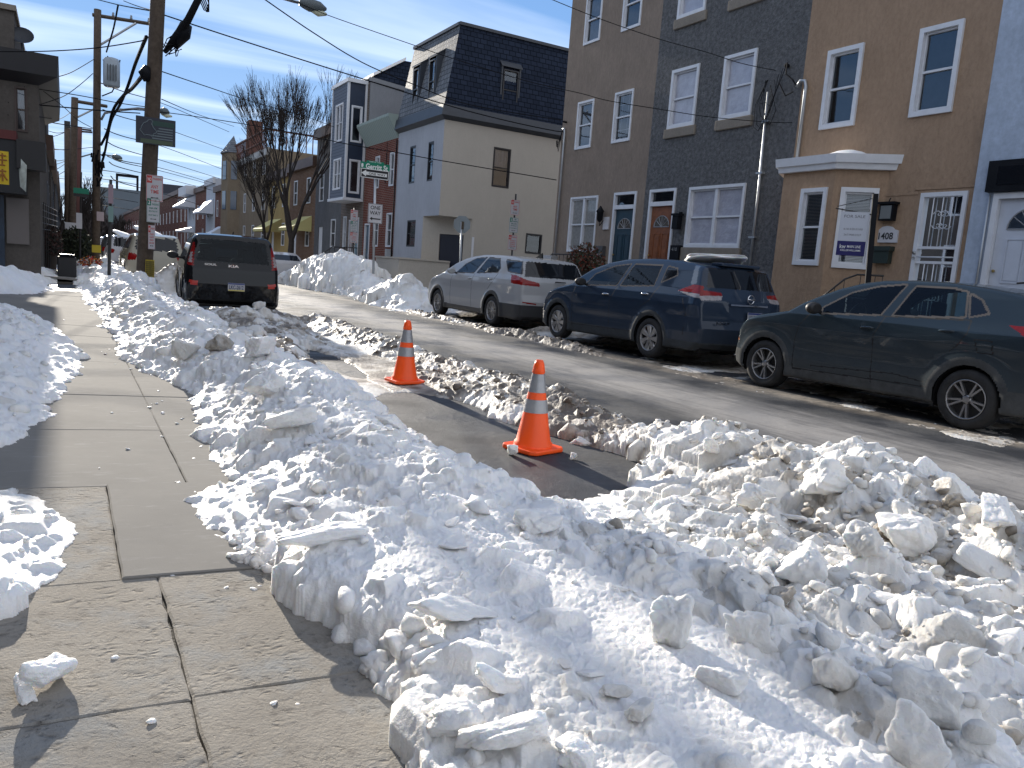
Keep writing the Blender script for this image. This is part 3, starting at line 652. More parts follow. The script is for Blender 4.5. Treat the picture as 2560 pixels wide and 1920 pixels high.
# =============== buildings ===============
def stucco(name,c,var=.12,bump=.6,bs=26,bd=.02,stretch=None,c2=None,vs=1.2,cav_shade=.30):
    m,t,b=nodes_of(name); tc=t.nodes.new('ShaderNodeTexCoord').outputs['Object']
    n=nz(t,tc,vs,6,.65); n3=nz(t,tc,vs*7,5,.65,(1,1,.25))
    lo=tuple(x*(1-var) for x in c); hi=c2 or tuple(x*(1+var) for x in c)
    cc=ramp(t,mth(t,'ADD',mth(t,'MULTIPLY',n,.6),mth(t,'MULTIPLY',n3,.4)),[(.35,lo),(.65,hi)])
    nf=nz(t,tc,bs,5,.7,stretch); cc=mixc(t,ramp(t,nf,[(.38,cav_shade),(.62,0.0)]),cc,tuple(x*.55 for x in c))  # hollows darkened in the colour, shade for relief the bump barely shows
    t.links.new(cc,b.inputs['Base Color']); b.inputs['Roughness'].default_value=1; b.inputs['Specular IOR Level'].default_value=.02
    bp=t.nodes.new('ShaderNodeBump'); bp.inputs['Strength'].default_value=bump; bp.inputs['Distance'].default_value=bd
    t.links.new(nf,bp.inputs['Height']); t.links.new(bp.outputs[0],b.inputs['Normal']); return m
def brick(name,c1,c2,mortar=(.30,.27,.24),side='x'):
    m,t,b=nodes_of(name); tc=t.nodes.new('ShaderNodeTexCoord').outputs['Object']
    sp=t.nodes.new('ShaderNodeSeparateXYZ'); t.links.new(tc,sp.inputs[0]); cb_=t.nodes.new('ShaderNodeCombineXYZ')
    u=mth(t,'ADD',sp.outputs[0],sp.outputs[1]); t.links.new(u,cb_.inputs[0]); t.links.new(sp.outputs[2],cb_.inputs[1])
    bt=t.nodes.new('ShaderNodeTexBrick'); bt.inputs['Scale'].default_value=1; bt.inputs['Brick Width'].default_value=.24; bt.inputs['Row Height'].default_value=.085
    bt.inputs['Mortar Size'].default_value=.009; bt.inputs['Mortar Smooth'].default_value=.3; bt.inputs['Bias'].default_value=-.2
    bt.inputs['Color1'].default_value=(*c1,1); bt.inputs['Color2'].default_value=(*c2,1); bt.inputs['Mortar'].default_value=(*mortar,1)
    t.links.new(cb_.outputs[0],bt.inputs[0]); cc=mixc(t,ramp(t,nz(t,tc,1.1,5),[(.35,.35),(.65,0.0)]),bt.outputs[0],tuple(x*.5 for x in c1))
    t.links.new(cc,b.inputs['Base Color']); b.inputs['Roughness'].default_value=1; b.inputs['Specular IOR Level'].default_value=.03
    bp=t.nodes.new('ShaderNodeBump'); bp.inputs['Strength'].default_value=.6; bp.inputs['Distance'].default_value=.01; bp.invert=True
    t.links.new(bt.outputs[1],bp.inputs['Height']); t.links.new(bp.outputs[0],b.inputs['Normal']); return m
def rows_mat(name,c,pitch,w=.25,lowc=None,rough=.7,axis=2,shingle=False):
    m,t,b=nodes_of(name); tc=t.nodes.new('ShaderNodeTexCoord').outputs['Object']
    sp=t.nodes.new('ShaderNodeSeparateXYZ'); t.links.new(tc,sp.inputs[0])
    if shingle:
        cb_=t.nodes.new('ShaderNodeCombineXYZ'); t.links.new(mth(t,'ADD',sp.outputs[0],sp.outputs[1]),cb_.inputs[0]); t.links.new(sp.outputs[2],cb_.inputs[1])
        bt=t.nodes.new('ShaderNodeTexBrick'); bt.inputs['Scale'].default_value=1; bt.inputs['Brick Width'].default_value=.30; bt.inputs['Row Height'].default_value=.2
        bt.inputs['Mortar Size'].default_value=.014; bt.inputs['Color1'].default_value=(*c,1); bt.inputs['Color2'].default_value=(*[x*1.35 for x in c],1); bt.inputs['Mortar'].default_value=(*[x*.35 for x in c],1)
        t.links.new(cb_.outputs[0],bt.inputs[0]); t.links.new(bt.outputs[0],b.inputs['Base Color']); fac=bt.outputs[1]; inv=True
    else:
        fr=mth(t,'FRACT',mth(t,'DIVIDE',sp.outputs[axis],pitch)); fac=fr; inv=False
        cc=ramp(t,fr,[(0,lowc or tuple(x*.4 for x in c)),(.08,lowc or tuple(x*.4 for x in c)),(.12,c),(1,tuple(x*1.05 for x in c))])
        t.links.new(cc,b.inputs['Base Color'])
    b.inputs['Roughness'].default_value=rough; b.inputs['Specular IOR Level'].default_value=.03
    bp=t.nodes.new('ShaderNodeBump'); bp.inputs['Strength'].default_value=.7; bp.inputs['Distance'].default_value=.015; bp.invert=inv
    t.links.new(fac,bp.inputs['Height']); t.links.new(bp.outputs[0],b.inputs['Normal']); return m
class Fr:
    """wall frame: O origin on the wall plane, U along the wall, N outward"""
    def __init__(s,O,U,N): s.O=Vector(O);s.U=Vector(U);s.N=Vector(N)
    def p(s,u,z,n=0): return s.O+s.U*u+Z_*z+s.N*n
def wall(mb,fr,u0,u1,z0,z1,ops,dep=.14):
    us=sorted({u0,u1,*[o[0] for o in ops],*[o[1] for o in ops]}); zs=sorted({z0,z1,*[o[2] for o in ops],*[o[3] for o in ops]})
    us=[u for u in us if u0<=u<=u1]; zs=[z for z in zs if z0<=z<=z1]
    for a,b in zip(us,us[1:]):
        for c,d in zip(zs,zs[1:]):
            mu,mz=(a+b)/2,(c+d)/2
            if any(o[0]<mu<o[1] and o[2]<mz<o[3] for o in ops): continue
            mb.quad(fr.p(a,c),fr.p(b,c),fr.p(b,d),fr.p(a,d))
    for o in ops:
        a,b,c,d=o[:4]
        for q in ((a,c,b,c),(b,c,b,d),(b,d,a,d),(a,d,a,c)):
            mb.quad(fr.p(q[0],q[1]),fr.p(q[2],q[3]),fr.p(q[2],q[3],-dep),fr.p(q[0],q[1],-dep))
def ring(mb,fr,a,b,c,d,w,n0,n1):
    F=lambda u0,u1,z0,z1: mb.frame(fr.O,fr.U,Z_,fr.N,u0,u1,z0,z1,n0,n1)
    F(a,a+w,c,d);F(b-w,b,c,d);F(a+w,b-w,c,c+w);F(a+w,b-w,d-w,d)
def window(par,fr,a,b,c,d,fm=None,w=.055,inside='room',grid=None,sill=None,out=.03,mid=True,gl=None,name='window',dbl=False,label=None):
    fm=fm or white; m=MB(); ring(m,fr,a,b,c,d,w,-.05,out); wo_=m.build(name,fm,par)
    if label: wo_['label']=label
    s=MB(); i=w+.002; ring(s,fr,a+i,b-i,c+i,d-i,.035,-.08,-.02)
    if mid: s.frame(fr.O,fr.U,Z_,fr.N,a+i+.037,b-i-.037,(c+d)/2-.02,(c+d)/2+.02,-.075,-.012)
    if dbl: s.frame(fr.O,fr.U,Z_,fr.N,(a+b)/2-.045,(a+b)/2+.045,c+i,d-i,-.06,.012)
    if grid:
        gx,gz_=grid
        for k in range(1,gx):
            u=a+(b-a)*k/gx; s.frame(fr.O,fr.U,Z_,fr.N,u-.007,u+.007,c+i+.03,d-i-.03,-.072,-.064)
        for k in range(1,gz_):
            z=c+(d-c)*k/gz_; s.frame(fr.O,fr.U,Z_,fr.N,a+i+.03,b-i-.03,z-.007,z+.007,-.0735,-.0655)
    s.build('sash',fm,wo_)
    p=MB(); q_=[fr.p(a+i,c+i,-.06),fr.p(b-i,c+i,-.06),fr.p(b-i,d-i,-.06),fr.p(a+i,d-i,-.06)]; p.quad(*(q_ if fr.U.cross(Z_).dot(fr.N)>0 else q_[::-1])); p.build('pane',gl or (plastic if inside=='film' else curt_gl if inside=='curtain' else wglass),wo_)
    k=MB()
    if inside=='blind':
        z=c+.05
        while z<d-.05: k.frame(fr.O,fr.U,Z_,fr.N,a+.06,b-.06,z,z+.014,-.125,-.105); z+=.028
        k.build('blind',mat('blind_slats',(.36,.38,.42),.6),wo_)
        k=MB(); k.quad(fr.p(a,c,-.15),fr.p(b,c,-.15),fr.p(b,d,-.15),fr.p(a,d,-.15)); k.build('backing',room,wo_)
    elif inside in ('dim','half'):
        n=18; vs=[];fs=[]; rr=random.Random(int(a*100)+int(c*10))
        amp=(.02 if inside!='dim' else .004) if inside!='film' else .006; dz=-.13 if inside!='film' else -.085
        for q in range(n+1):
            u=a+.04+(b-a-.08)*q/n; dd=dz+amp*math.sin(q*1.9+rr.random())
            vs+=[fr.p(u,(c+.04) if inside!='half' else (c+d)/2,dd),fr.p(u,d-.04,dd)]
        fs=[(2*q,2*q+2,2*q+3,2*q+1) for q in range(n)]
        k.add(vs,fs); k.build('curtain',{'curtain':curtain,'film':plastic,'dim':mat('curtain_dim',(.12,.13,.15),.8,var=.3,vs=4),'half':curtain}[inside],wo_,smooth=True)
        k=MB(); k.quad(fr.p(a,c,-.17),fr.p(b,c,-.17),fr.p(b,d,-.17),fr.p(a,d,-.17)); k.build('backing',room,wo_)
    else:
        k.quad(fr.p(a,c,-.17),fr.p(b,c,-.17),fr.p(b,d,-.17),fr.p(a,d,-.17)); k.build('backing',room,wo_)
    if sill:
        k=MB(); k.frame(fr.O,fr.U,Z_,fr.N,a-.07,b+.07,c-sill[0],c-.004,-.02,sill[1]); o=k.build('sill',sill[2],wo_); bevel(o,.02,2)
    return wo_
def door(par,fr,a,b,c,d,leafm,framem=None,trans=None,panels=6,fan=True,name='door',w=.07):
    framem=framem or white
    m=MB(); F=lambda u0,u1,z0,z1,n0,n1:m.frame(fr.O,fr.U,Z_,fr.N,u0,u1,z0,z1,n0,n1)
    F(a,a+w,c,d,-.06,.035);F(b-w,b,c,d,-.06,.035);F(a+w,b-w,d-w,d,-.06,.035)
    dt=d-w
    if trans: F(a+w,b-w,trans,trans+.11,-.06,.03); dt=trans
    do=m.build('door',framem,par)
    m=MB(); a1,b1=a+w+.004,b-w-.004; m.frame(fr.O,fr.U,Z_,fr.N,a1,b1,c,dt-.004,-.09,-.05)
    W_=b1-a1; Ht=dt-c
    for col in (0,1):
        u0=a1+W_*(.14+.38*col); u1=u0+W_*.30
        for z0,z1 in ((.08,.30),(.36,.70)):
            ring(m,fr,u0,u1,c+Ht*z0,c+Ht*z1,.022,-.052,-.036); m.frame(fr.O,fr.U,Z_,fr.N,u0+.045,u1-.045,c+Ht*z0+.045,c+Ht*z1-.045,-.052,-.040)
    lf=m.build('leaf',leafm,do)
    if fan:
        m=MB(); cx=(a1+b1)/2; r=W_*.34; zc=c+Ht*.77; pts=[(cx+r*math.cos(t*math.pi/14),zc+r*.95*math.sin(t*math.pi/14)) for t in range(15)]
        m.prism(pts,fr.O,fr.U,Z_,fr.N,-.05,-.043); m.build('fan_light',glass_mat('fan_glass',(.6,.65,.7),.5),do)
        m=MB()
        for t in range(15):
            pass
        m.tube([fr.p(x,z,-.04) for x,z in pts]+[fr.p(*pts[0],-.04)],.012,5)
        for t in (3,5,7,9,11): m.tube([fr.p(cx,zc,-.04),fr.p(*pts[t],-.04)],.007,4)
        m.build('fan_tracery',mat('lead_grey',(.25,.26,.28),.5),do)
    m=MB(); m.lathe([(.004,.0),(.022,.01),(.026,.035),(.012,.055)],12,fr.p(b1-.06,c+Ht*.45,-.05),fr.N,fr.U); m.build('handle',mat('brass',(.5,.36,.14),.3,metal=.9),do)
    if trans:
        m=MB(); m.quad(fr.p(a+w,d-w,-.05),fr.p(b-w,d-w,-.05),fr.p(b-w,trans+.11,-.05),fr.p(a+w,trans+.11,-.05)); m.build('transom_pane',wglass,do)
        m=MB(); m.quad(fr.p(a+w,trans+.11,-.1),fr.p(b-w,trans+.11,-.1),fr.p(b-w,d-w,-.1),fr.p(a+w,d-w,-.1)); m.build('backing',room,do)
    return do
FX=13.4
def house(name,y0,y1,zt,m,ops,label,X=FX,dep=9,side_ops=None,group=None,z0=-.05,cat='house'):
    t=thing(name,(X,(y0+y1)/2,.14),label,cat,group); fr=Fr((X,0,0),(0,1,0),(-1,0,0))
    mb=MB(); wall(mb,fr,y0,y1,z0,zt,ops)
    mb.quad((X,y0,z0),(X+dep,y0,z0),(X+dep,y0,zt),(X,y0,zt)) if not side_ops else None
    mb.quad((X+dep,y1,z0),(X,y1,z0),(X,y1,zt),(X+dep,y1,zt)); mb.quad((X+dep,y0,z0),(X+dep,y1,z0),(X+dep,y1,zt),(X+dep,y0,zt))
    mb.quad((X,y0,zt),(X+dep,y0,zt),(X+dep,y1,zt),(X,y1,zt))
    if side_ops:
        f2=Fr((0,y0,0),(1,0,0),(0,-1,0)); wall(mb,f2,X,X+dep,z0,zt,side_ops); t_=f2
    w=mb.build('wall',m,t); return t,fr,w
st_tan=stucco('stucco_tan',(.36,.255,.178),.13,.75,14,.03,(1,1,.6),vs=.9)
st_brown=stucco('stucco_brown',(.26,.212,.175),.14,.6,22,.015,(1,1,.35))
st_grey=stucco('stucco_grey',(.175,.178,.184),.16,1.0,11,.07,None,vs=1.6,cav_shade=.85)
st_blue=stucco('stucco_bluewhite',(.40,.47,.58),.14,.3,10,.02,vs=1.4)
st_cream=stucco('stucco_cream',(.45,.42,.375),.05,.2,30,.004)
st_creamf=stucco('stucco_cream_front_shaded',(.40,.42,.46),.10,.2,30,.004,vs=.8)  # same cream stucco, its blue-grey shade put into the colour
sillm=stucco('sill_cement',(.24,.215,.185),.1,.3,20,.01)
# blue-white house at the right frame edge
O=[(3.9,7.05,.9,3.75)]
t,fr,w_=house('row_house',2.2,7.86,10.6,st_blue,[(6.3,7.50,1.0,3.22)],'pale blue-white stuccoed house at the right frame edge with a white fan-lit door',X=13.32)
m=MB(); m.frame(fr.O,fr.U,Z_,fr.N,6.15,7.62,3.24,3.74,.0,.10); lb=m.build('transom_box',black,t)
m=MB(); m.frame(fr.O,fr.U,Z_,fr.N,6.3,7.45,3.34,3.64,.10,.107); m.build('glass',tintglass,lb)
door(t,fr,6.3,7.50,1.0,3.22,mat('door_white',(.50,.54,.62),.5,var=.08),w=.09)
m=MB(); m.tube([fr.p(7.56,1.0,.03),fr.p(7.56,3.2,.03)],.02,6); m.build('pipe',alum,t)
m=MB(); 
for i in range(3): m.box(12.3+.3*i,13.3,6.0,7.5,-.02,.14+.28*(i+1))
st=m.build('stoop',sillm,t)
m=MB()
for y in (5.75,5.95,6.15,6.35): m.tube([(12.5,y,.7),(12.5,y,1.75)],.012,5)
m.tube([(12.5,5.6,1.85),(12.5,6.5,1.75)],.016,5); m.build('railing',iron,t)
# tan house
ops=[(10.47,11.25,4.70,6.20),(8.52,9.28,4.69,6.19),(7.98,8.83,1.02,3.30)]
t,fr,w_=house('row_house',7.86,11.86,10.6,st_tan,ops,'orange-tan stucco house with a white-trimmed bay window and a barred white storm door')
for a,b,c,d in ops[:2]: window(t,fr,a-.02,b+.02,c-.02,d+.02,w=.085,inside='room',out=.05)
m=MB(); m.frame(fr.O,fr.U,Z_,fr.N,8.9,9.9,3.28,3.33,0,.012) ; m.frame(fr.O,fr.U,Z_,fr.N,7.9,8.98,3.36,3.4,0,.02); m.build('door_hood',st_tan,t)
# storm door with iron bars
m=MB(); ring(m,fr,7.98,8.83,1.02,3.30,.075,-.06,.045); 
for z in (1.02,2.02,2.28): m.frame(fr.O,fr.U,Z_,fr.N,8.055,8.755,z+.03,z+.075,-.04,.03)
sdo=m.build('door',white,t,None); sdo['label']='white storm door with vertical security bars'
m=MB()
for k in range(1,4):
    u=8.055+.7*k/4
    for a,b in ((1.1,2.04),(2.36,3.22)): m.tube([fr.p(u,a,.02),fr.p(u,b,.02)],.010,6)
m.tube([fr.p(8.06,2.17,.02),fr.p(8.75,2.17,.02)],.012,6); m.build('bar',white,sdo)
m=MB()
def scroll(mb,fr,u,z,s,n=.035):
    for sg in (-1,1):
        for tz in (-1,1):
            pts=[fr.p(u+sg*(s*.05+s*.32*(1-k/16)*math.cos(k*.55)+s*.25*(1-k/16)),z+tz*(s*.45+s*.3*(1-k/14)*math.sin(k*.55)),n) for k in range(12)]
            mb.tube(pts,.007,4)
scroll(m,fr,8.405,2.82,.22); scroll(m,fr,8.405,1.55,.22); m.build('scrollwork',white,sdo)
m=MB(); m.quad(fr.p(8,1.05,-.1),fr.p(8.8,1.05,-.1),fr.p(8.8,3.27,-.1),fr.p(8,3.27,-.1)); m.build('inner_door',mat('inner_door_maroon',(.045,.02,.02),.5,var=.3),sdo)
m=MB(); m.quad(fr.p(8.05,1.08,-.03),fr.p(8.76,1.08,-.03),fr.p(8.76,3.23,-.03),fr.p(8.05,3.23,-.03)); m.build('screen',wglass,sdo)
m=MB(); m.lathe([(.004,0),(.035,.01),(.035,.02),(.015,.04)],12,fr.p(8.79,2.24,.045),fr.N,fr.U); m.lathe([(.004,0),(.03,.01),(.03,.02)],12,fr.p(8.79,2.14,.045),fr.N,fr.U); m.build('lock',alum,sdo)
# bay window
bx=12.78; yk=10.25; yl=11.50; yr=9.55
def bpoly(z,e=0): return [(FX,yr-e*1.4,z),(bx-e,yk-e*.6,z),(bx-e,yl+e*.6,z),(FX,yl+.42+e,z)]
frB=Fr((bx,0,0),(0,1,0),(-1,0,0)); dv=(Vector((bx,yk,0))-Vector((FX,yr,0))); dl=dv.length; Ud=dv.normalized(); Nd=Vector((-Ud.y,Ud.x,0)); Nd=Nd if Nd.y<0 else -Nd
frD=Fr((FX,yr,0),Ud,Nd)
mb=MB(); zb,zt_=.10,3.75
wF=(yk+.12,yk+.74,1.92,3.42); wD=(.13,.80,1.90,3.42)
wall(mb,frB,yk,yl,zb,zt_,[wF]); wall(mb,frD,0,dl,zb,zt_,[wD]); mb.quad((bx,yl,zb),(FX,yl+.42,zb),(FX,yl+.42,zt_),(bx,yl,zt_))
bay=mb.build('bay_window',st_tan,t)
m=MB()
for (z0,z1,e0,e1) in ((3.75,3.86,.10,.12),(3.86,4.02,.16,.18)):
    a=bpoly(z0,e0); b=bpoly(z1,e1); m.add(a+b,[(0,1,5,4),(1,2,6,5),(2,3,7,6),(0,3,2,1),(4,5,6,7)])
fa=m.build('bay_cornice',white,bay)
window(bay,frB,*wF,w=.08,inside='blind',out=.04); window(bay,frD,*wD,w=.085,inside='blind',out=.04)
m=MB(); vs=[]; cen=Vector((13.2,10.35,4.03))
m.add([(13.1+.28*math.cos(a)*(1-k*.33),10.35+.55*math.sin(a)*(1-k*.33),4.02+.14*(1-(1-k*.33)**2)) for k in range(3) for a in [i*math.pi/8 for i in range(16)]]+[(13.1,10.35,4.16)],[(k*16+i,k*16+(i+1)%16,(k+1)*16+(i+1)%16,(k+1)*16+i) for k in range(2) for i in range(16)]+[(32+i,32+(i+1)%16,48) for i in range(16)])
sno=m.build('snow_patch',SNOW,None,(13.1,10.35,4.02),smooth=True); ORG[sno.name]=Vector((0,0,0)); tag(sno,'small snow patch left on top of the white bay window roof','snow patch')
m=MB(); m.tube([fr.p(11.72,.3,.05),fr.p(11.72,4.0,.05)],.0,4) if False else None
# down pipe and service head of tan house
m=MB(); m.tube([fr.p(11.70,4.03,.07),fr.p(11.70,5.6,.07),fr.p(11.74,5.72,.07),fr.p(11.86,5.74,.07),fr.p(11.93,5.62,.07)],.035,8); m.build('service_pipe',alum,t)
m=MB(); m.frame(fr.O,fr.U,Z_,fr.N,9.28,9.56,2.82,3.12,0,.13); m.frame(fr.O,fr.U,Z_,fr.N,9.24,9.60,3.12,3.16,0,.17); m.tube([fr.p(9.42,3.16,.08),fr.p(9.42,3.24,.04)],.012,5); wl=m.build('wall_lamp',black,t)
m=MB(); m.frame(fr.O,fr.U,Z_,fr.N,9.31,9.53,2.85,3.09,.13,.136); m.build('lamp_glass',mat('lamp_pane',(.16,.17,.17),.2),wl)
m=MB(); pl=[(9.18,2.42),(9.18,2.64),(9.26,2.66),(9.32,2.71),(9.42,2.73),(9.52,2.71),(9.58,2.66),(9.66,2.64),(9.66,2.42)]
m.prism(pl,fr.O,fr.U,Z_,fr.N,.0,.03); np_=m.build('number_plate',signw,t); m=MB()
add_text(m,'1408',fr.p(9.42,2.54,0),-Y_,Z_,.30,.13,.034,fr.N,.02); m.build('digits',signk,np_)
m=MB(); m.frame(fr.O,fr.U,Z_,fr.N,9.25,9.58,2.03,2.32,0,.12); m.frame(fr.O,fr.U,Z_,fr.N,9.22,9.61,2.26,2.345,0,.15); m.build('mailbox',mat('mailbox_green',(.02,.032,.028),.4),t)
m=MB()
for i in range(3): m.box(12.5+.3*i,13.35,7.95,9.35,-.02,.14+.29*(i+1))
m.build('stoop',sillm,t)
m=MB(); hr=[(12.35,9.3,.9),(12.55,9.3,1.25),(13.0,9.3,1.75),(13.1,9.3,1.9),(13.35,9.3,1.93)]
m.tube([(12.0,9.9,1.05),(12.6,9.6,1.68),(12.75,9.45,1.78),(12.8,8.95,1.78)],.018,6)
for q in (.25,.5,.75,1.0): m.tube([(12.0+.6*q,9.9-.3*q,.3),(12.0+.6*q,9.9-.3*q,1.05+.62*q)],.009,4)
for y in (9.4,9.25,9.1,8.95): m.tube([(12.78,y,.6),(12.78,y,1.78)],.009,4)
m.build('stair_railing',iron,t)
m=MB(); m.frame(fr.O,fr.U,Z_,fr.N,11.62,11.86,.9,1.15,.0,.09); m.lathe([(.10,0),(.10,.08),(.085,.13),(.02,.14)],18,fr.p(11.82,1.78,.0),fr.N,fr.U); m.frame(fr.O,fr.U,Z_,fr.N,11.70,11.94,1.42,1.62,.0,.1); m.tube([fr.p(11.82,1.0,.05),fr.p(11.82,1.45,.05)],.02,6); m.build('electric_meter',alum,t)
# grey house
ops=[(13.21,14.21,5.24,6.68),(15.05,16.04,5.25,6.69),(15.07,16.07,7.92,9.35),(13.22,14.2,7.92,9.35),(13.10,14.95,2.28,3.74),(15.44,16.47,1.02,3.76)]
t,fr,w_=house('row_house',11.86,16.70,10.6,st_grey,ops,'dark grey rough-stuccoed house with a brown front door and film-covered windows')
for (a,b,c,d),ins in zip(ops[:4],('film','film','film','film')): window(t,fr,a,b,c,d,w=.075,inside=ins,grid=(3,4),sill=(.24,.06,sillm),out=.04)
a,b,c,d=ops[4]; window(t,fr,a,b,c,d,w=.07,inside='film',sill=(.38,.07,sillm),out=.04,dbl=True,label='wide paired ground-floor window over a cement sill')
door(t,fr,*ops[5][:4],mat('door_chestnut',(.20,.065,.022),.4,var=.25,vs=9,coat=.3),trans=3.33)
m=MB(); m.frame(fr.O,fr.U,Z_,fr.N,15.08,15.28,2.72,3.05,.06,.2); m.frame(fr.O,fr.U,Z_,fr.N,15.05,15.31,3.05,3.1,.03,.23); m.frame(fr.O,fr.U,Z_,fr.N,15.14,15.22,2.85,3.15,0,.06); m.build('wall_lamp',black,t)
m=MB(); m.frame(fr.O,fr.U,Z_,fr.N,15.0,15.33,1.9,2.32,0,.13); mbx=m.build('mailbox',black,t)
m=MB(); add_text(m,'410',fr.p(15.17,2.22,0),-Y_,Z_,.2,.085,.134,fr.N,.01); m.build('digits',mat('digit_grey',(.2,.2,.2),.4),mbx)
m=MB(); m.tube([fr.p(12.66,1.5,.07),fr.p(12.66,3.4,.07),fr.p(12.72,5.65,.07)],[.033,.03,.022],8); 
for z in (1.75,2.5,3.9,5.0): m.frame(fr.O,fr.U,Z_,fr.N,12.6,12.78,z,z+.04,0,.1)
m.frame(fr.O,fr.U,Z_,fr.N,12.52,12.8,1.3,1.62,0,.12); m.build('service_conduit',alum,t)
m=MB(); rr=random.Random(4)
for k in range(5):
    a=fr.p(12.76+rr.uniform(-.04,.04),5.9,.1); b=fr.p(12.2+.1*k,6.15-.1*k,.15); lo=4.75+rr.uniform(0,.7)
    m.tube([a,fr.p(12.98-.05*k,5.4,.14),fr.p(12.95-.09*k,lo+.1,.15),fr.p(12.8-.08*k,lo,.15),fr.p(12.6-.06*k,lo+.3,.15),b],.008,4)
m.tube([fr.p(12.2,6.15,.15),fr.p(12.15,5.9,.2),fr.p(11.95,5.75,.2),fr.p(11.9,5.65,.15)],.016,5)
m.tube([fr.p(12.35,5.75,.15),fr.p(12.1,5.45,.2),fr.p(11.9,5.5,.2)],.014,5); m.lathe([(.01,0),(.04,.02),(.04,.1),(.01,.12)],10,fr.p(12.28,6.12,.0),fr.N,fr.U); m.build('service_wires',wirem,t)
m=MB()
for i in range(3): m.box(12.4+.3*i,13.35,15.3,16.6,-.02,.14+.29*(i+1))
m.build('stoop',sillm,t)
# brown house
ops=[(19.41,20.24,5.14,6.52),(17.57,18.40,5.14,6.51),(19.41,20.23,8.14,9.5),(17.57,18.40,8.13,9.5),(18.79,20.21,2.10,3.73),(17.02,18.02,1.02,3.76)]
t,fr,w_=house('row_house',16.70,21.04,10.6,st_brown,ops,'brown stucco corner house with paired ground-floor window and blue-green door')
for q,(a,b,c,d) in enumerate(ops[:4]): window(t,fr,a,b,c,d,w=.06,inside=('dim','room','dim','room')[q],grid=(3,4) if q==1 else None,out=.03)
a,b,c,d=ops[4]; window(t,fr,a,b,c,d,w=.06,inside='curtain',dbl=True)
door(t,fr,*ops[5][:4],mat('door_teal',(.012,.04,.062),.45,var=.15),trans=3.30)
m=MB(); m.tube([fr.p(20.80,1.3,.06),fr.p(20.80,5.72,.06),fr.p(20.84,5.84,.06),fr.p(20.92,5.82,.06)],.028,8); m.frame(fr.O,fr.U,Z_,fr.N,20.68,20.95,1.05,1.35,0,.1); m.build('service_conduit',alum,t)
m=MB()
for k in range(4): m.tube([fr.p(20.88,5.8,.08),fr.p(20.98+.05*k,5.3,.1),fr.p(21.02+.05*k,5.15+.1*k,.1),fr.p(21.1+.03*k,5.5,.1)],.008,4)
m.lathe([(.01,0),(.03,.02),(.03,.14),(.01,.16)],8,fr.p(20.8,6.02,.0),fr.N,fr.U); m.build('service_wires',wirem,t)
m=MB(); m.lathe([(.03,0),(.09,.06),(.10,.26),(.13,.30),(.05,.40),(.02,.45)],6,fr.p(18.43,2.95,.16),Z_,X_); m.tube([fr.p(18.43,3.0,.02),fr.p(18.5,2.85,.1),fr.p(18.43,2.95,.16)],.014,6); wl=m.build('wall_lantern',black,t)
m=MB(); m.frame(fr.O,fr.U,Z_,fr.N,18.15,18.40,2.75,3.1,0,.05); m.build('vent_plate',signw,t)
m=MB(); m.frame(fr.O,fr.U,Z_,fr.N,18.22,18.58,1.95,2.28,0,.12); mbx=m.build('mailbox',mat('mailbox_grey',(.07,.07,.075),.4),t); m=MB(); add_text(m,'1412',fr.p(18.4,2.02,0),-Y_,Z_,.16,.07,.124,fr.N,.01); m.build('digits',signw,mbx)
m=MB()
for i in range(3): m.box(12.1+.33*i,13.35,16.9,18.3,-.02,.14+.29*(i+1))
m.build('stoop',sillm,t)
m=MB()
xs_=12.05
rail=[(12.1,20.6,.95),(12.1,19.0,1.95),(12.1,17.0,1.95)]
m.tube(rail,.02,6)
for q in range(19):
    y=20.5-q*.19; zt2=.95+min(1,(20.6-y)/1.6)*1.0; m.tube([(12.1,y,.2 if y>19 else .8),(12.1,y,zt2)],.009,4)
for y in (20.0,18.7):
    pts=[(12.1,y+.09*math.sin(k*.8)*(1-k/30),1.05+.04*k) for k in range(15)]; m.tube(pts,.008,4)
m.build('stair_railing',iron,t)
# shrub in pot and window box on the rail
def twig_ball(name,c,rx,ry,rz,n,mats,label,cat,seed,leaf=.035,pot=None):
    rr=np.random.RandomState(seed); root=thing(name,c,label,cat); V=[];F=[];mi=[]
    for i in range(n):
        d=rr.normal(size=3); d/=np.linalg.norm(d); r=rr.rand()**.4; p=Vector(c)+Vector((d[0]*rx*r,d[1]*ry*r,abs(d[2])*rz*r*1.0))
        a=Vector(rr.normal(size=3)).normalized()*leaf*rr.uniform(.6,1.4); b=a.cross(Vector(rr.normal(size=3))).normalized()*leaf*.45
        k=len(V); V+=[p-a,p+b,p+a,p-b]; F.append((k,k+1,k+2,k+3)); mi.append(int(rr.rand()*len(mats)))
    mb=MB(); mb.v=[tuple(v) for v in V]; mb.f=F; mb.m=mi; mb.smf=[False]*len(F); mb.build('foliage',mats,root)
    mb=MB()
    for i in range(14):
        a=rr.uniform(0,6.28); mb.tube([Vector(c)-Z_*.1,Vector(c)+Vector((math.cos(a)*rx*.5,math.sin(a)*ry*.5,rz*.5)),Vector(c)+Vector((math.cos(a)*rx*.8,math.sin(a)*ry*.8,rz*.85))],[.012,.008,.004],4)
    mb.build('stem',mat('twig_brown',(.06,.035,.022),.9),root)
    if pot: mb=MB(); mb.lathe([(.02,-pot),(.16,-pot),(.2,-.02),(.21,0),(.17,0),(.16,-.05)],16,c); mb.build('pot',mat('pot_dark',(.05,.04,.035),.7),root)
    return root
lf=[mat('leaf_rust',(.16,.035,.018),.8),mat('leaf_brown',(.10,.05,.03),.8),mat('leaf_green',(.03,.045,.02),.8)]
twig_ball('potted_shrub',(12.25,17.55,1.55),.5,.75,.75,1300,lf,'rust-red shrub in a pot beside the brown house steps','shrub',9,.05,1.35)
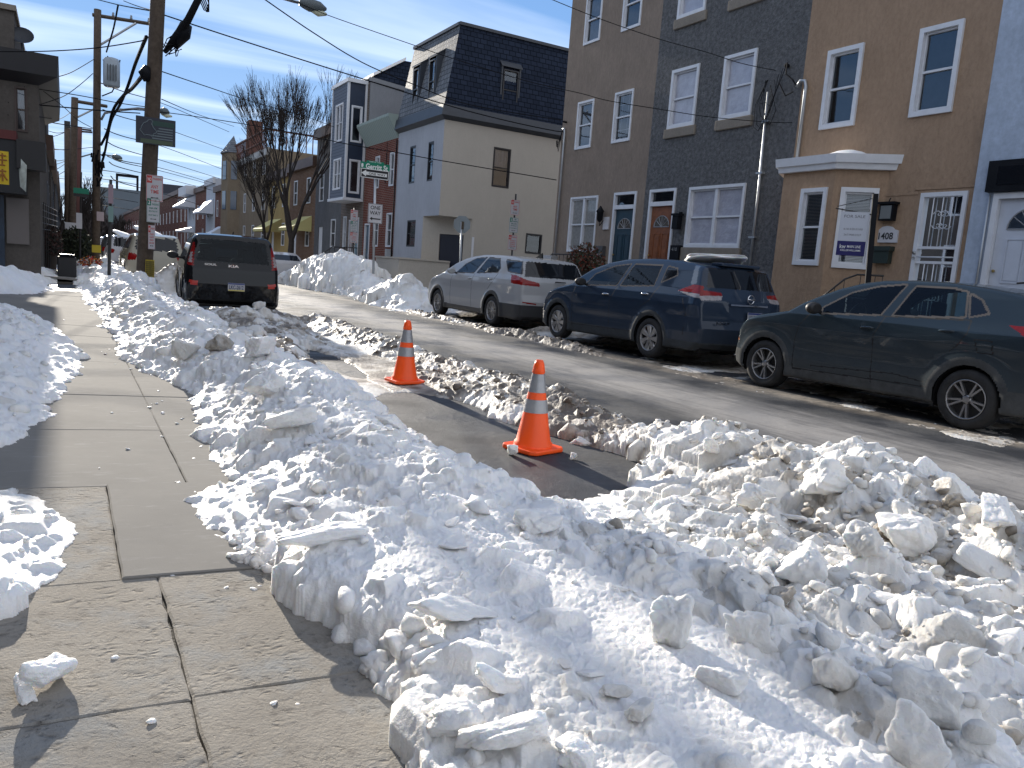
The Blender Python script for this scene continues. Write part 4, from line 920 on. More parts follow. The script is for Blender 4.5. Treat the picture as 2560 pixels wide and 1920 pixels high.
m=MB(); m.prism([(-.34,.0),(.34,.0),(.27,-.17),(-.27,-.17)],(12.0,19.0,1.9),Y_,Z_,X_,-.13,.09); o=m.build('rail_planter',mat('planter_white',(.45,.45,.46),.6),None,(12.0,19.0,1.9)); tag(o,'pale window-box planter hooked over the brown house railing','planter')
# ---- cream corner house with mansard roof ----
YC=29.95
t=thing('corner_house',(FX+2.5,YC+2.6,.14),'cream corner house with dark mansard roof across the side street','house')
dep=6.6; y1=35.0
frS=Fr((0,YC,0),(1,0,0),(0,-1,0)); frF=Fr((FX,0,0),(0,1,0),(-1,0,0))
mb=MB(); sops=[(15.74,16.58,4.89,6.53),(17.63,18.47,2.22,3.10),(14.05,15.02,.3,2.80)]
fops=[(30.88,31.46,4.90,6.53),(32.83,33.50,4.92,6.55),(32.4,33.38,2.14,3.31)]
# the ground floor corner is cut back under the upper floors
mb.cm=0; wall(mb,frS,FX,FX+dep,3.45,7.3,[o for o in sops if o[2]>3.3]); wall(mb,frS,14.95,FX+dep,-.05,3.45,[sops[1]])
mb.cm=1; wall(mb,frF,YC,y1,3.45,7.3,[o for o in fops if o[2]>3.3]); wall(mb,frF,31.6,y1,-.05,3.45,[fops[2]])
mb.cm=0
A=Vector((13.4,31.6,0)); B=Vector((14.95,29.95,0)); Uc=(B-A).normalized(); Nc=Vector((-Uc.y,Uc.x,0)); Nc=Nc if Nc.x<0 else -Nc
frC=Fr(A,Uc,Nc); Lc=(B-A).length; wall(mb,frC,0,Lc,-.05,3.45,[(Lc-1.45,Lc-.35,.2,2.75)],dep=.2)
mb.add([(13.4,YC,3.45),(13.4,31.6,3.45),(14.95,YC,3.45)],[(0,1,2)])
mb.quad((FX+dep,y1,-.05),(FX,y1,-.05),(FX,y1,7.3),(FX+dep,y1,7.3)); mb.quad((FX+dep,YC,-.05),(FX+dep,y1,-.05),(FX+dep,y1,7.3),(FX+dep,YC,7.3))
mb.build('wall',[st_cream,st_creamf],t)
m=MB(); m.frame(frC.O,frC.U,Z_,frC.N,Lc-1.45,Lc-.35,.2,2.75,-.12,-.06); dd=m.build('door',mat('door_navy',(.006,.011,.028),.4),t); dd['label']='dark navy door in the cut-off corner'
m=MB(); m.frame(frS.O,frS.U,Z_,frS.N,14.98,15.08,.3,2.7,0,.03); m.build('door_trim',white,t)
bw=mat('window_black',(.012,.012,.016),.4)
window(t,frS,*sops[0],fm=bw,w=.05,inside='half',out=.01,label='black-framed side window with a pale roller shade'); window(t,frS,*sops[1],fm=bw,w=.05,inside='room',out=.01,mid=False)
for q,o in enumerate(fops): window(t,frF,*o,fm=bw,w=.05,inside='room',out=.0)
# pent cornice and mansard
shing=rows_mat('slate_shingle',(.13,.14,.155),.2,shingle=True,rough=.55); shd=rows_mat('slate_shaded',(.02,.027,.045),.2,shingle=True,rough=.8)  # one slate in two tones: sunlit for the front, shade painted into the sides
seam=mat('cornice_metal',(.035,.042,.055),.5,var=.15)
def ringband(mb,z0,z1,e0,e1,x0=FX,x1=FX+dep,ya=YC,yb=y1):
    a=[(x0-e0,ya-e0,z0),(x1+e0,ya-e0,z0),(x1+e0,yb,z0),(x0-e0,yb,z0)]; b=[(x0-e1,ya-e1,z1),(x1+e1,ya-e1,z1),(x1+e1,yb,z1),(x0-e1,yb,z1)]
    mb.add(a+b,[(0,1,5,4),(1,2,6,5),(3,0,4,7)])
m=MB(); ringband(m,7.28,7.42,.02,.24); ringband(m,7.42,7.86,.24,.16); ringband(m,7.28,7.28,0,.02); cn=m.build('cornice',seam,t)
m=MB(); a=[(FX-.10,YC-.10,7.86),(FX+dep,YC-.10,7.86),(FX+dep,y1,7.86),(FX-.10,y1,7.86)]; b=[(FX+.55,YC+.22,11.1),(FX+dep-.2,YC+.22,11.1),(FX+dep-.2,y1,11.1),(FX+.55,y1,11.1)]
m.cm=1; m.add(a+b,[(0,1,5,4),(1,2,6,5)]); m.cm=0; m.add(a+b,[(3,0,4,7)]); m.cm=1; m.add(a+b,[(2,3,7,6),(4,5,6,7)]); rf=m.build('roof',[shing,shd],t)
m=MB(); 
m.frame((0,0,0),X_,Y_,Z_,FX+.49,FX+dep-.1,YC+.13,YC+.25,11.08,11.2); m.frame((0,0,0),X_,Y_,Z_,FX+.47,FX+.57,YC+.25,y1,11.08,11.2); m.build('coping',seam,rf)
def dormer(fr,a,b,c,d,back0,back1,label=None):
    # outer box projecting from the slope; back0/back1 = wall offset at bottom/top of slope
    m=MB(); o=.20
    for (u0,u1) in ((a-.10,a-.03),(b+.03,b+.10)):
        m.add([fr.p(u0,c-.2,-back0-.0),fr.p(u1,c-.2,-back0),fr.p(u0,c-.2,.0),fr.p(u1,c-.2,.0),fr.p(u0,d+.35,-back1),fr.p(u1,d+.35,-back1),fr.p(u0,d+.12,.0),fr.p(u1,d+.12,.0)],[(0,2,6,4),(1,5,7,3),(2,3,7,6),(4,6,7,5)])
    m.add([fr.p(a-.14,d+.10,.05),fr.p(b+.14,d+.10,.05),fr.p(b+.14,d+.40,-back1-.05),fr.p(a-.14,d+.40,-back1-.05),fr.p(a-.14,d+.15,.05),fr.p(b+.14,d+.15,.05),fr.p(b+.14,d+.46,-back1-.05),fr.p(a-.14,d+.46,-back1-.05)],[(0,1,5,4),(4,5,6,7),(0,3,2,1),(0,4,7,3),(1,2,6,5)])
    m.frame(fr.O,fr.U,Z_,fr.N,a-.03,b+.03,c-.14,c-.0,-back0,.03)
    dm=m.build('dormer',seam,rf)
    if label: dm['label']=label
    m=MB(); ring(m,fr,a,b,c,d,.05,-.08,.02); m.frame(fr.O,fr.U,Z_,fr.N,a+.05,b-.05,(c+d)/2-.02,(c+d)/2+.02,-.07,.01)
    m.build('dormer_window',bw,rf)
    m=MB(); q_=[fr.p(a,c,-.06),fr.p(b,c,-.06),fr.p(b,d,-.06),fr.p(a,d,-.06)]; m.quad(*(q_ if fr.U.cross(Z_).dot(fr.N)>0 else q_[::-1])); m.build('dormer_pane',wglass,rf)
    m=MB(); m.quad(fr.p(a,c,-.12),fr.p(b,c,-.12),fr.p(b,d,-.12),fr.p(a,d,-.12)); m.build('dormer_shade',mat('shade_blue',(.13,.17,.25),.7),rf)
dormer(Fr((13.42,0,0),Y_,-X_),31.25,31.85,8.15,9.9,-.05,.35,'right one of the two front dormers'); dormer(Fr((13.42,0,0),Y_,-X_),33.0,33.6,8.1,9.85,-.05,.35,'left one of the two front dormers')
dormer(Fr((0,YC-.02,0),X_,-Y_),15.95,16.68,8.08,9.72,-.0,.2,'side dormer with a dark frame')
m=MB(); m.frame((0,0,0),X_,Y_,Z_,11.9,12.15,30.35,33.1,-.02,1.55); m.frame((0,0,0),X_,Y_,Z_,12.15,14.2,30.35,30.55,-.02,1.55); m.frame((0,0,0),X_,Y_,Z_,11.86,14.2,30.30,30.60,1.552,1.62); m.frame((0,0,0),X_,Y_,Z_,11.86,12.19,30.6,33.14,1.552,1.62)
o=m.build('parapet_wall',st_cream,None,(12.5,31,0)); tag(o,'low cream stucco parapet wall at the cut corner of the mansard house','wall')
# ---- brick house ----
bR=brick('brick_red',(.17,.052,.038),(.12,.04,.032))
ops=[(35.35,35.95,4.95,6.5),(37.35,37.95,4.95,6.5),(35.3,36.0,2.1,3.7),(37.1,37.8,2.1,3.7),(35.3,35.9,.35,.95),(37.1,37.7,.35,.95),(38.35,39.1,.95,3.25)]
t,fr,w_=house('row_house',35.0,39.5,7.3,bR,ops,'red brick row house behind the green street sign with a striped pale roof hood')
for o in ops[:6]: window(t,fr,*o,w=.05,inside='room')
door(t,fr,*ops[6][:4],mat('door_slate',(.08,.12,.16),.5),fan=False)
m=MB(); m.add([(FX-.55,35,8.0),(FX-.55,39.5,8.0),(FX,39.5,7.1),(FX,35,7.1),(FX-.55,35,8.12),(FX-.55,39.5,8.12),(FX+.6,39.5,8.12),(FX+.6,35,8.12)],[(0,1,2,3),(0,4,5,1),(4,7,6,5)]); m.add([(FX-.55,35,8.0),(FX,35,7.1),(FX+.6,35,8.12),(FX-.55,35,8.12)],[(0,1,2,3)])
m.build('roof_hood',rows_mat('hood_ribs',(.30,.36,.34),.22,lowc=(.15,.18,.17),axis=1),t)
m=MB()
for i in range(4): m.tube([fr.p(36.2+.03*i,7.0-.5*i,.1),fr.p(36.1,6.3-.4*i,.12),fr.p(36.3,5.2,.1)],.015,4)
m.tube([fr.p(34.98,.5,.08),fr.p(34.98,7.0,.08)],.03,6); m.build('service_wires',wirem,t)
m=MB(); m.frame(fr.O,fr.U,Z_,fr.N,35.0,35.25,1.2,2.0,.1,.3); m.build('meter_box',alum,t)
# ---- siding house with tall box bay ----
sid=rows_mat('siding_grey',(.15,.175,.22),.16); sidb=mat('panel_navy',(.010,.022,.050),.5,var=.15)
ops=[(42.2,42.75,2.0,3.7),(40.1,40.85,1.1,3.6),(41.2,41.7,1.1,3.5)]
t,fr,w_=house('row_house',39.5,43.3,10.3,brick('brick_grey',(.13,.11,.10),(.16,.14,.13)),ops,'three-storey house with a grey sided box bay and navy side panel')
window(t,fr,*ops[0],w=.06); door(t,fr,*ops[1][:4],mat('door_lightblue',(.20,.30,.36),.5),fan=False); door(t,fr,*ops[2][:4],mat('door_red',(.12,.03,.03),.5),fan=False)
bxx=12.42; fb=Fr((bxx,0,0),Y_,-X_)
bops=[(40.45,41.75,4.95,6.55),(40.45,41.75,7.4,9.3)]; mb=MB(); mb.cm=0; wall(mb,fb,39.75,42.35,4.55,10.2,bops)
mb.cm=1; f3=Fr((0,39.75,0),X_,-Y_); so3=[(12.62,13.2,4.75,6.45),(12.62,13.2,7.3,9.1)]; wall(mb,f3,bxx,FX,4.55,10.2,so3)
mb.cm=0; mb.quad((bxx,42.35,4.55),(FX,42.35,4.55),(FX,42.35,10.2),(bxx,42.35,10.2)); mb.quad((bxx,39.75,4.55),(bxx,42.35,4.55),(FX,42.35,4.55),(FX,39.75,4.55)); mb.quad((bxx,39.75,10.2),(bxx,42.35,10.2),(FX,42.35,10.2),(FX,39.75,10.2))
by=mb.build('bay',[sid,sidb],t)
for o in bops: window(by,fb,*o,w=.08,dbl=True,inside='half')
for o in so3: window(by,f3,*o,w=.07,mid=False)
m=MB()
for y in (39.73,42.28): m.frame((0,0,0),X_,Y_,Z_,bxx-.03,bxx+.09,y,y+.10,4.5,10.2)
m.frame((0,0,0),X_,Y_,Z_,FX-.10,FX+.0,39.66,39.745,4.5,10.2); m.frame((0,0,0),X_,Y_,Z_,bxx-.08,FX,39.66,42.42,4.38,4.52); m.frame((0,0,0),X_,Y_,Z_,bxx-.08,FX,39.64,42.44,10.2,10.38)
m.build('bay_trim',white,by)
m=MB(); m.prism([(FX+.05,7.2),(22,7.2),(22,9.6),(FX+.05,10.35)],(0,0,0),X_,Z_,Y_,39.40,39.48); m.prism([(FX+.0,10.35),(22,9.6),(22,9.8),(FX+.0,10.55)],(0,0,0),X_,Z_,Y_,39.34,39.52); m.build('party_wall',stucco('party_grey',(.25,.26,.28),.08,.2,20,.01),t)
# rear structure with sloped snow-edged roof seen between bay and mansard
t2=thing('roof_annex',(18,37.2,0),'grey slate mansard top of a house behind the brick house','roof')
q=[atY(x,y,42.5) for x,y in ((935,192),(1012,152),(1100,168),(1100,300),(935,300))]
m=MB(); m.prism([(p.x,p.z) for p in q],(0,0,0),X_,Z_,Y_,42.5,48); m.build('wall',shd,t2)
m=MB(); m.prism([(q[0].x-.1,q[0].z),(q[1].x,q[1].z),(q[1].x,q[1].z+.16),(q[0].x-.1,q[0].z+.16)],(0,0,0),X_,Z_,Y_,42.3,48); m.build('snow_edge',SNOW,t2)
# stoops, railings of the block beyond the corner
t3=thing('stoop_steps',(12.6,41,0),'stoop with black iron railing in front of the sided house','stoop')
m=MB()
for i in range(4): m.box(11.6+.3*i,13.35,40.0,42.0,-.02,.14+.22*(i+1))
m.build('steps',sillm,t3)
for y in (39.9,42.0):
    m=MB(); m.tube([(11.6,y,1.2),(12.6,y,2.0),(13.3,y,2.0)],.025,5)
    for q in range(7): x=11.6+q*.28; m.tube([(x,y,.3),(x,y,1.2+min(1,(x-11.6))*.8)],.012,4)
    m.build('railing',iron,t3)
# ---- generic row houses farther along ----
def gen_row(y0,y1,h,m,label,X=FX,side=-1,win=None,storeys=2,door_=True,corn=(.25,.5),cm=None,fm=None,group=None,dep=9,arch=False,k=None):
    nrm=-X_ if side<0 else X_
    t=thing('row_house',(X,(y0+y1)/2,.1),label,'house',group); fr=Fr((X,0,0),Y_,nrm); ops=[];L=y1-y0
    for s_ in range(storeys):
        zz=2.0+s_*2.9 if s_==0 else 4.7+(s_-1)*2.7
        n=k or 2
        for q in range(n):
            c=y0+L*(q+.5)/n
            if s_==0 and q==n-1 and door_: continue
            ops.append((c-.45,c+.45,zz,zz+1.6))
    dops=[]
    if door_: c=y0+L*((k or 2)-.5)/(k or 2); dops=[(c-.45,c+.45,.9,3.2)]
    mb=MB(); wall(mb,fr,y0,y1,-.05,h,ops+dops)
    X2=X+dep*(1 if side<0 else -1); mb.quad((X,y0,-.05),(X2,y0,-.05),(X2,y0,h),(X,y0,h)); mb.quad((X2,y1,-.05),(X,y1,-.05),(X,y1,h),(X2,y1,h)); mb.quad((X,y0,h),(X2,y0,h),(X2,y1,h),(X,y1,h))
    mb.build('wall',m,t)
    for o in ops:
        q=MB(); ring(q,fr,*o,.07,-.04,.03); q.frame(fr.O,fr.U,Z_,fr.N,o[0]+.07,o[1]-.07,(o[2]+o[3])/2-.03,(o[2]+o[3])/2+.03,-.04,.0); w=q.build('window',fm or white,t)
        q=MB(); q.quad(fr.p(o[0],o[2],-.06),fr.p(o[1],o[2],-.06),fr.p(o[1],o[3],-.06),fr.p(o[0],o[3],-.06)); q.build('pane',tintglass,w)
    for o in dops:
        q=MB(); q.frame(fr.O,fr.U,Z_,fr.N,o[0],o[1],o[2],o[3],-.1,-.05); q.build('door',fm or white,t)
    q=MB(); q.frame(fr.O,fr.U,Z_,fr.N,y0+.01,y1-.01,h-corn[1],h+.08,.004,corn[0]); q.build('cornice',cm or mat('cornice_brown',(.10,.06,.045),.6,var=.2),t)
    return t,fr
def awning(t,fr,a,b,z,out,drop,m,name='awning'):
    q=MB(); q.add([fr.p(a,z,.02),fr.p(b,z,.02),fr.p(b,z-drop,out),fr.p(a,z-drop,out),fr.p(a,z-drop-.18,out),fr.p(b,z-drop-.18,out),fr.p(a,z-drop-.18,.02),fr.p(b,z-drop-.18,.02)],[(0,1,2,3),(3,2,5,4),(0,3,4,6),(1,7,5,2)]); q.build(name,m,t)
yel=stucco('stucco_yellow',(.36,.27,.13),.12,.3,12,.01); yaw=rows_mat('awning_yellow',(.60,.55,.26),.25,lowc=(.35,.3,.14),axis=1)
t,fr=gen_row(43.3,48.6,8.9,stucco('stucco_slate',(.14,.145,.155),.15,.4,12,.02),'grey-fronted house just left of the sided box bay',storeys=2); 
t,fr=gen_row(48.6,55,7.4,brick('brick_far',(.20,.12,.08),(.16,.09,.06)),'brownish row house behind the tree, with a yellow awning'); awning(t,fr,49.2,52.4,3.9,1.3,.8,yaw)
t,fr=gen_row(55,61.5,7.2,yel,'yellow-ochre stucco house behind the bare tree'); awning(t,fr,57,60.5,3.9,1.3,.8,yaw)
tanf=stucco('stucco_fartan',(.22,.18,.135),.12,.3,12,.01)
t,fr=gen_row(61.5,76,9.2,tanf,'three-storey tan corner house with a turret bay and a roof deck',storeys=3,k=4,door_=False,cm=mat('cornice_pale',(.35,.34,.32),.6))
m=MB(); px_=[(13.4,76.0),(12.4,76.0),(11.9,77.4),(12.4,78.8),(13.4,78.8)]; px_=[(FX,73.0),(12.5,73.6),(12.2,75.2),(12.6,76.6),(FX,77.2)]
m.add([(x,y,z) for z in (-.05,9.9) for x,y in px_],[(i,i+1,6+i,5+i) for i in range(4)]+[(9,8,7,6,5)]); m.build('turret',tanf,t)
m=MB(); m.add([(x-.15,y,9.9) for x,y in px_]+[(13.2,75.2,11.6)],[(i,i+1,5) for i in range(4)]); m.build('turret_roof',shing,t)
m=MB()
for z0,z1 in ((5.0,6.6),(7.6,9.2)):
    for (xa,ya),(xb,yb) in zip(px_[:3],px_[1:4]):
        A_=Vector((xa,ya,0));B_=Vector((xb,yb,0)); U=(B_-A_).normalized(); Nn=Vector((-abs(U.y),U.x*(-1 if U.y<0 else 1),0)).normalized(); L=(B_-A_).length
        m=MB(); m.frame(A_,U,Z_,Nn,L*.25,L*.75,z0,z1,.01,.05); m.build('turret_window',mat('far_pane',(.05,.08,.13),.15,spec=.8),t)
m=MB(); deck=mat('deck_wood',(.13,.055,.04),.8)
for y in np.arange(61.7,78.2,.42): m.frame((0,0,0),X_,Y_,Z_,13.1,13.16,float(y),float(y)+.07,9.2,10.5)
m.frame((0,0,0),X_,Y_,Z_,13.05,13.2,61.6,78.3,10.5,10.62); m.frame((0,0,0),X_,Y_,Z_,13.05,13.2,61.6,78.3,9.7,9.78)
for x in np.arange(13.1,18,.5): m.frame((0,0,0),X_,Y_,Z_,float(x),float(x)+.07,61.6,61.66,9.2,10.5)
m.frame((0,0,0),X_,Y_,Z_,13.1,18,61.58,61.7,10.5,10.62); m.frame((0,0,0),X_,Y_,Z_,13.3,14.4,69.0,70.1,9.2,12.2); m.build('roof_deck',deck,t)
wh=stucco('porch_white',(.46,.50,.56),.08,.2,10,.01); brd=brick('brick_dark',(.14,.05,.04),(.11,.04,.035)); wawn=mat('awning_white',(.62,.66,.74),.5)
wcm=mat('cornice_white',(.5,.52,.56),.6)
t,fr=gen_row(80,86,7.6,brd,'dark brick row house with a white awning over its door'); awning(t,fr,81,84,3.7,2.2,1.5,wawn)
t,fr=gen_row(86,92,8.6,wh,'white-fronted row house with a sloping awning, left of the dark brick one',cm=wcm); awning(t,fr,87,91.5,6.6,1.4,1.4,wawn)
t,fr=gen_row(92,100,8.2,brd,'dark brick row house between two white-fronted ones'); 
t,fr=gen_row(100,107,8.5,wh,'white-fronted row house with flared double roof hoods',cm=wcm,corn=(1.1,.9)); awning(t,fr,100.5,106.5,7.6,1.8,1.3,wawn); awning(t,fr,101,106,3.9,1.5,.5,wawn,'porch_roof')
t,fr=gen_row(107,115,7.6,brd,'brick row house with pale trim just left of the flared hoods')
t,fr=gen_row(115,150,8.9,brick('brick_maroon',(.10,.032,.026),(.08,.03,.026)),'long maroon brick building at the far right of the street end',k=8,door_=False)
t,fr=gen_row(160,230,9.0,brd,'last brick terrace visible at the far end on the right side',k=10,door_=False)
# ---- left side ----
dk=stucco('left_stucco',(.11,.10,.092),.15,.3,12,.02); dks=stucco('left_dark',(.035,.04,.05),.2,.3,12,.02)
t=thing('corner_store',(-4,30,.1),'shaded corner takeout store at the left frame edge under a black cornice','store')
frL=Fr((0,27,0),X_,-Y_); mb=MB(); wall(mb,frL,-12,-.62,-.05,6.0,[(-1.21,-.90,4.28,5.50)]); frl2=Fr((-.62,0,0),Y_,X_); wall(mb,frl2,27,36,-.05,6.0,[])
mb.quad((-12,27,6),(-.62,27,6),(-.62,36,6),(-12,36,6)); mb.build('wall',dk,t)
window(t,frL,-1.21,-.90,4.28,5.50,fm=mat('frame_brown',(.07,.05,.045),.6),w=.035,inside='half')
m=MB(); m.add([(-12,26.55,5.85),(-.15,26.55,5.85),(-.15,36,5.85),(-12,27.0,5.62),(-.62,27.0,5.62),(-.62,36,5.62),(-12,26.5,6.42),(-.12,26.5,6.42),(-.12,36,6.42),(-12,36,6.42)],[(3,4,1,0),(4,5,2,1),(0,1,7,6),(1,2,8,7),(6,7,8,9)]); m.build('cornice',mat('cornice_black',(.016,.016,.02),.6),t)
m=MB(); m.box(-12,-1.2,27.2,35,6.43,7.55); m.build('penthouse',dk,t); m=MB(); m.box(-12,-1.14,27.1,35.1,7.552,7.7); m.build('coping',sillm,t)
m=MB(); m.box(-2.5,-.93,26.35,26.99,2.5,3.95); sg=m.build('sign_box',mat('sign_box_black',(.012,.014,.018),.5),t)
m=MB(); m.quad((-2.2,26.345,2.72),(-1.34,26.345,2.72),(-1.34,26.345,3.62),(-2.2,26.345,3.62)); yb=m.build('sign_face',mat('sign_yellow',(.62,.44,.015),.5),sg)
m=MB()
for (a,b,c,d) in ((-1.58,3.50,-1.40,3.50),(-1.49,3.56,-1.49,3.22),(-1.60,3.38,-1.38,3.38),(-1.56,3.24,-1.42,3.24),(-1.58,3.08,-1.40,3.08),(-1.49,3.14,-1.49,2.80),(-1.49,3.02,-1.60,2.84),(-1.49,3.02,-1.38,2.84),(-1.55,2.98,-1.43,2.98)): m.tube([(a,26.34,b),(c,26.34,d)],.022,5)
m.build('sign_characters',mat('sign_letter_brown',(.30,.12,.02),.6),sg)
m=MB(); m.quad((-1.12,26.3,3.55),(-.90,26.0,3.28),(-.93,26.0,2.55),(-1.08,26.3,2.7)); m.build('side_banner',mat('banner_pale',(.45,.5,.48),.5,var=.35,vs=5),t)
m=MB(); m.box(-6,-1.15,26.3,26.99,3.96,4.2); m.build('awning_red',mat('awning_dark_red',(.10,.02,.02),.7),t); m=MB(); m.box(-1.15,-.45,26.2,26.98,3.2,3.98); m.build('flood_light',blackp,t)
m=MB(); m.box(-1.45,-.9,26.9,26.985,1.1,2.4); m.build('shutter',mat('shutter_grey',(.14,.125,.12),.6),t)
m=MB(); m.box(-5,-1.5,26.86,26.98,.1,2.45); m.build('shopfront',mat('shopfront_blue',(.015,.03,.055),.4,var=.4),t)
m=MB(); m.lathe([(.30,0),(.24,-.07),(.12,-.11),(.01,-.12)],20,(-1.02,27.3,6.98),Vector((.25,-.8,.5)).normalized(),X_); m.tube([(-1.02,27.4,6.43),(-1.02,27.4,6.9)],.02,5); o=m.build('satellite_dish',mat('dish_dark',(.03,.035,.045),.5),None,(-1.02,27.3,6.43)); tag(o,'round satellite dish on the roof of the corner store','satellite dish')
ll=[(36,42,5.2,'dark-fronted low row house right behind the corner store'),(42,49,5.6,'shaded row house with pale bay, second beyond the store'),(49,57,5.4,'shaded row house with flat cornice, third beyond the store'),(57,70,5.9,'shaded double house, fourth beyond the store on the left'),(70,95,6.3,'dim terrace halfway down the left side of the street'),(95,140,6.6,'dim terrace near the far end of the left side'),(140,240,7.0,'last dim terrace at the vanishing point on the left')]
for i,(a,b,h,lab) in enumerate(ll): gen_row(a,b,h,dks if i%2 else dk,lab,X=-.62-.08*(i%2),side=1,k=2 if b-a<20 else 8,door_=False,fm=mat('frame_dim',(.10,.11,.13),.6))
# near-left terrace, just outside the frame (it shades the left snow)
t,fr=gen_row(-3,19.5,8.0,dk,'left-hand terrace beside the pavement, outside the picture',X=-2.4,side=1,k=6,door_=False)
# =============== cars ===============
def smax(a,b,k): h=np.clip(.5+.5*(a-b)/k,0,1); return b*(1-h)+a*h+k*h*(1-h)
def inpoly(x,y,poly):
    ins=np.zeros(x.shape,bool); n=len(poly)
    for i in range(n):
        ax,ay=poly[i]; bx,by=poly[(i+1)%n]
        if ay==by: continue
        c=((ay<=y)&(by>y))|((by<=y)&(ay>y)); ins^=c&(x<ax+(y-ay)/(by-ay)*(bx-ax))
    return ins
def sdline(x,y,pts):
    d=np.full(x.shape,1e9)
    for (ax,ay),(bx,by) in zip(pts,pts[1:]):
        ex,ey=bx-ax,by-ay; t=np.clip(((x-ax)*ex+(y-ay)*ey)/(ex*ex+ey*ey+1e-12),0,1); d=np.minimum(d,np.hypot(x-ax-ex*t,y-ay-ey*t))
    return d
def carpaint(name,c,metal=.35,dirt=.5,rough=.42,dc=(.10,.10,.095)):
    m,t,b=nodes_of(name); tc=t.nodes.new('ShaderNodeTexCoord').outputs['Object']
    sp=t.nodes.new('ShaderNodeSeparateXYZ'); t.links.new(tc,sp.inputs[0])
    low=mth(t,'SUBTRACT',1.0,mth(t,'DIVIDE',sp.outputs[2],1.05),clamp=True)
    n=nz(t,tc,2.3,6,.65); n2=nz(t,tc,60,3,.6)
    f=mth(t,'MULTIPLY',mth(t,'ADD',mth(t,'MULTIPLY',low,.95),.0),mth(t,'ADD',mth(t,'MULTIPLY',n,1.0),mth(t,'MULTIPLY',n2,.5)),clamp=True)
    f=mth(t,'MULTIPLY',f,dirt,clamp=True)
    cc=mixc(t,f,c,dc); t.links.new(cc,b.inputs['Base Color']); b.inputs['Metallic'].default_value=0; b.inputs['Specular IOR Level'].default_value=0
    t.links.new(mth(t,'ADD',rough,mth(t,'MULTIPLY',f,.8),clamp=True),b.inputs['Roughness'])
    t.links.new(mth(t,'SUBTRACT',.8,mth(t,'MULTIPLY',f,1.4),clamp=True),b.inputs['Coat Weight']); b.inputs['Coat Roughness'].default_value=.035
    return m
lens_red=mat('lamp_red',(.22,.008,.008),.12,coat=.6,var=.3,vs=12,spec=.1); lens_clear=mat('lamp_clear',(.30,.28,.29),.12,coat=.6,var=.3,vs=14,spec=.1); lens_amber=mat('lamp_amber',(.75,.22,.03),.15,coat=1)
chrome=mat('chrome',(.6,.6,.62),.12,metal=1); clad_=mat('cladding',(.055,.056,.058),.9,var=.25,vs=10); frm=mat('window_trim',(.13,.12,.115),.6,metal=.0,var=.15,spec=0)
seatm=mat('seat_cloth',(.03,.03,.032),.8); plate=mat('plate_white',(.45,.46,.50),.45)
def wheel(par,c,rad,out,style,w=.22,rimm=None,name='wheel'):
    """c centre, out = unit outward"""
    rimm=rimm or silver; t=MB(); c=Vector(c); o=Vector(out)
    rr=rad*.665
    prof=[(rr,-w*.5),(rad*.80,-w*.52),(rad*.95,-w*.47),(rad*.995,-w*.36),(rad,-w*.1),(rad,w*.1),(rad*.995,w*.36),(rad*.95,w*.47),(rad*.86,w*.515),(rad*.80,w*.52),(rad*.74,w*.50),(rr,w*.46),(rr*.99,w*.40)]
    t.lathe(prof,56,c,o,Y_); to=t.build(name,rubber,par)
    # tread grooves hinted by a second ring of blocks
    b=MB()
    n=5 if style=='five' else (9 if style=='ten' else 7)
    b.lathe([(rr*.99,w*.46),(rr*1.0,w*.485),(rr*.955,w*.49),(rr*.93,w*.46),(rr*.92,w*.1),(rr*.92,-w*.4)],56,c,o,Y_)
    b.lathe([(.001,w*.40),(rad*.11,w*.40),(rad*.15,w*.37),(rad*.16,w*.2)],20,c,o,Y_)
    A=Y_; Bv=o.cross(Y_)
    def spoke(a0,a1,r0,r1,h0,h1,wd0,wd1):
        p=lambda r,a,h: c+o*h+(A*math.cos(a)+Bv*math.sin(a))*r
        d0=wd0/r0; d1=wd1/r1
        vs=[p(r0,a0-d0,h0-.03),p(r0,a0+d0,h0-.03),p(r0,a0+d0*.7,h0),p(r0,a0-d0*.7,h0),p(r1,a1-d1,h1-.03),p(r1,a1+d1,h1-.03),p(r1,a1+d1*.7,h1),p(r1,a1-d1*.7,h1)]
        b.add(vs,[(0,1,2,3),(4,7,6,5),(0,4,5,1),(1,5,6,2),(2,6,7,3),(3,7,4,0)])
    for k in range(n):
        a=k*2*math.pi/n+.3
        if style=='five':
            spoke(a-.10,a-.17,rad*.12,rr*.95,w*.37,w*.45,.016,.015); spoke(a+.10,a+.17,rad*.12,rr*.95,w*.37,w*.45,.016,.015)
        elif style=='ten':
            spoke(a-.04,a-.14,rad*.10,rr*.95,w*.37,w*.44,.010,.013); spoke(a+.04,a+.14,rad*.10,rr*.95,w*.37,w*.44,.010,.013)
        else:
            spoke(a,a+.10,rad*.11,rr*.96,w*.39,w*.45,.030,.062)
    b.build('rim',rimm,to)
    d=MB(); d.lathe([(rr*.93,w*.05),(rad*.2,w*.06),(.001,w*.06)],40,c,o,Y_); d.build('brake_backing',darkrim,to)
    if style=='five':
        d=MB()
        for k in range(5):
            a=k*2*math.pi/5; q=c+(A*math.cos(a)+Bv*math.sin(a))*rad*.13; d.lathe([(.014,w*.36),(.014,w*.395),(.001,w*.4)],8,q,o,Y_)
        d.build('wheel_nut',darkrim,to)
    return to
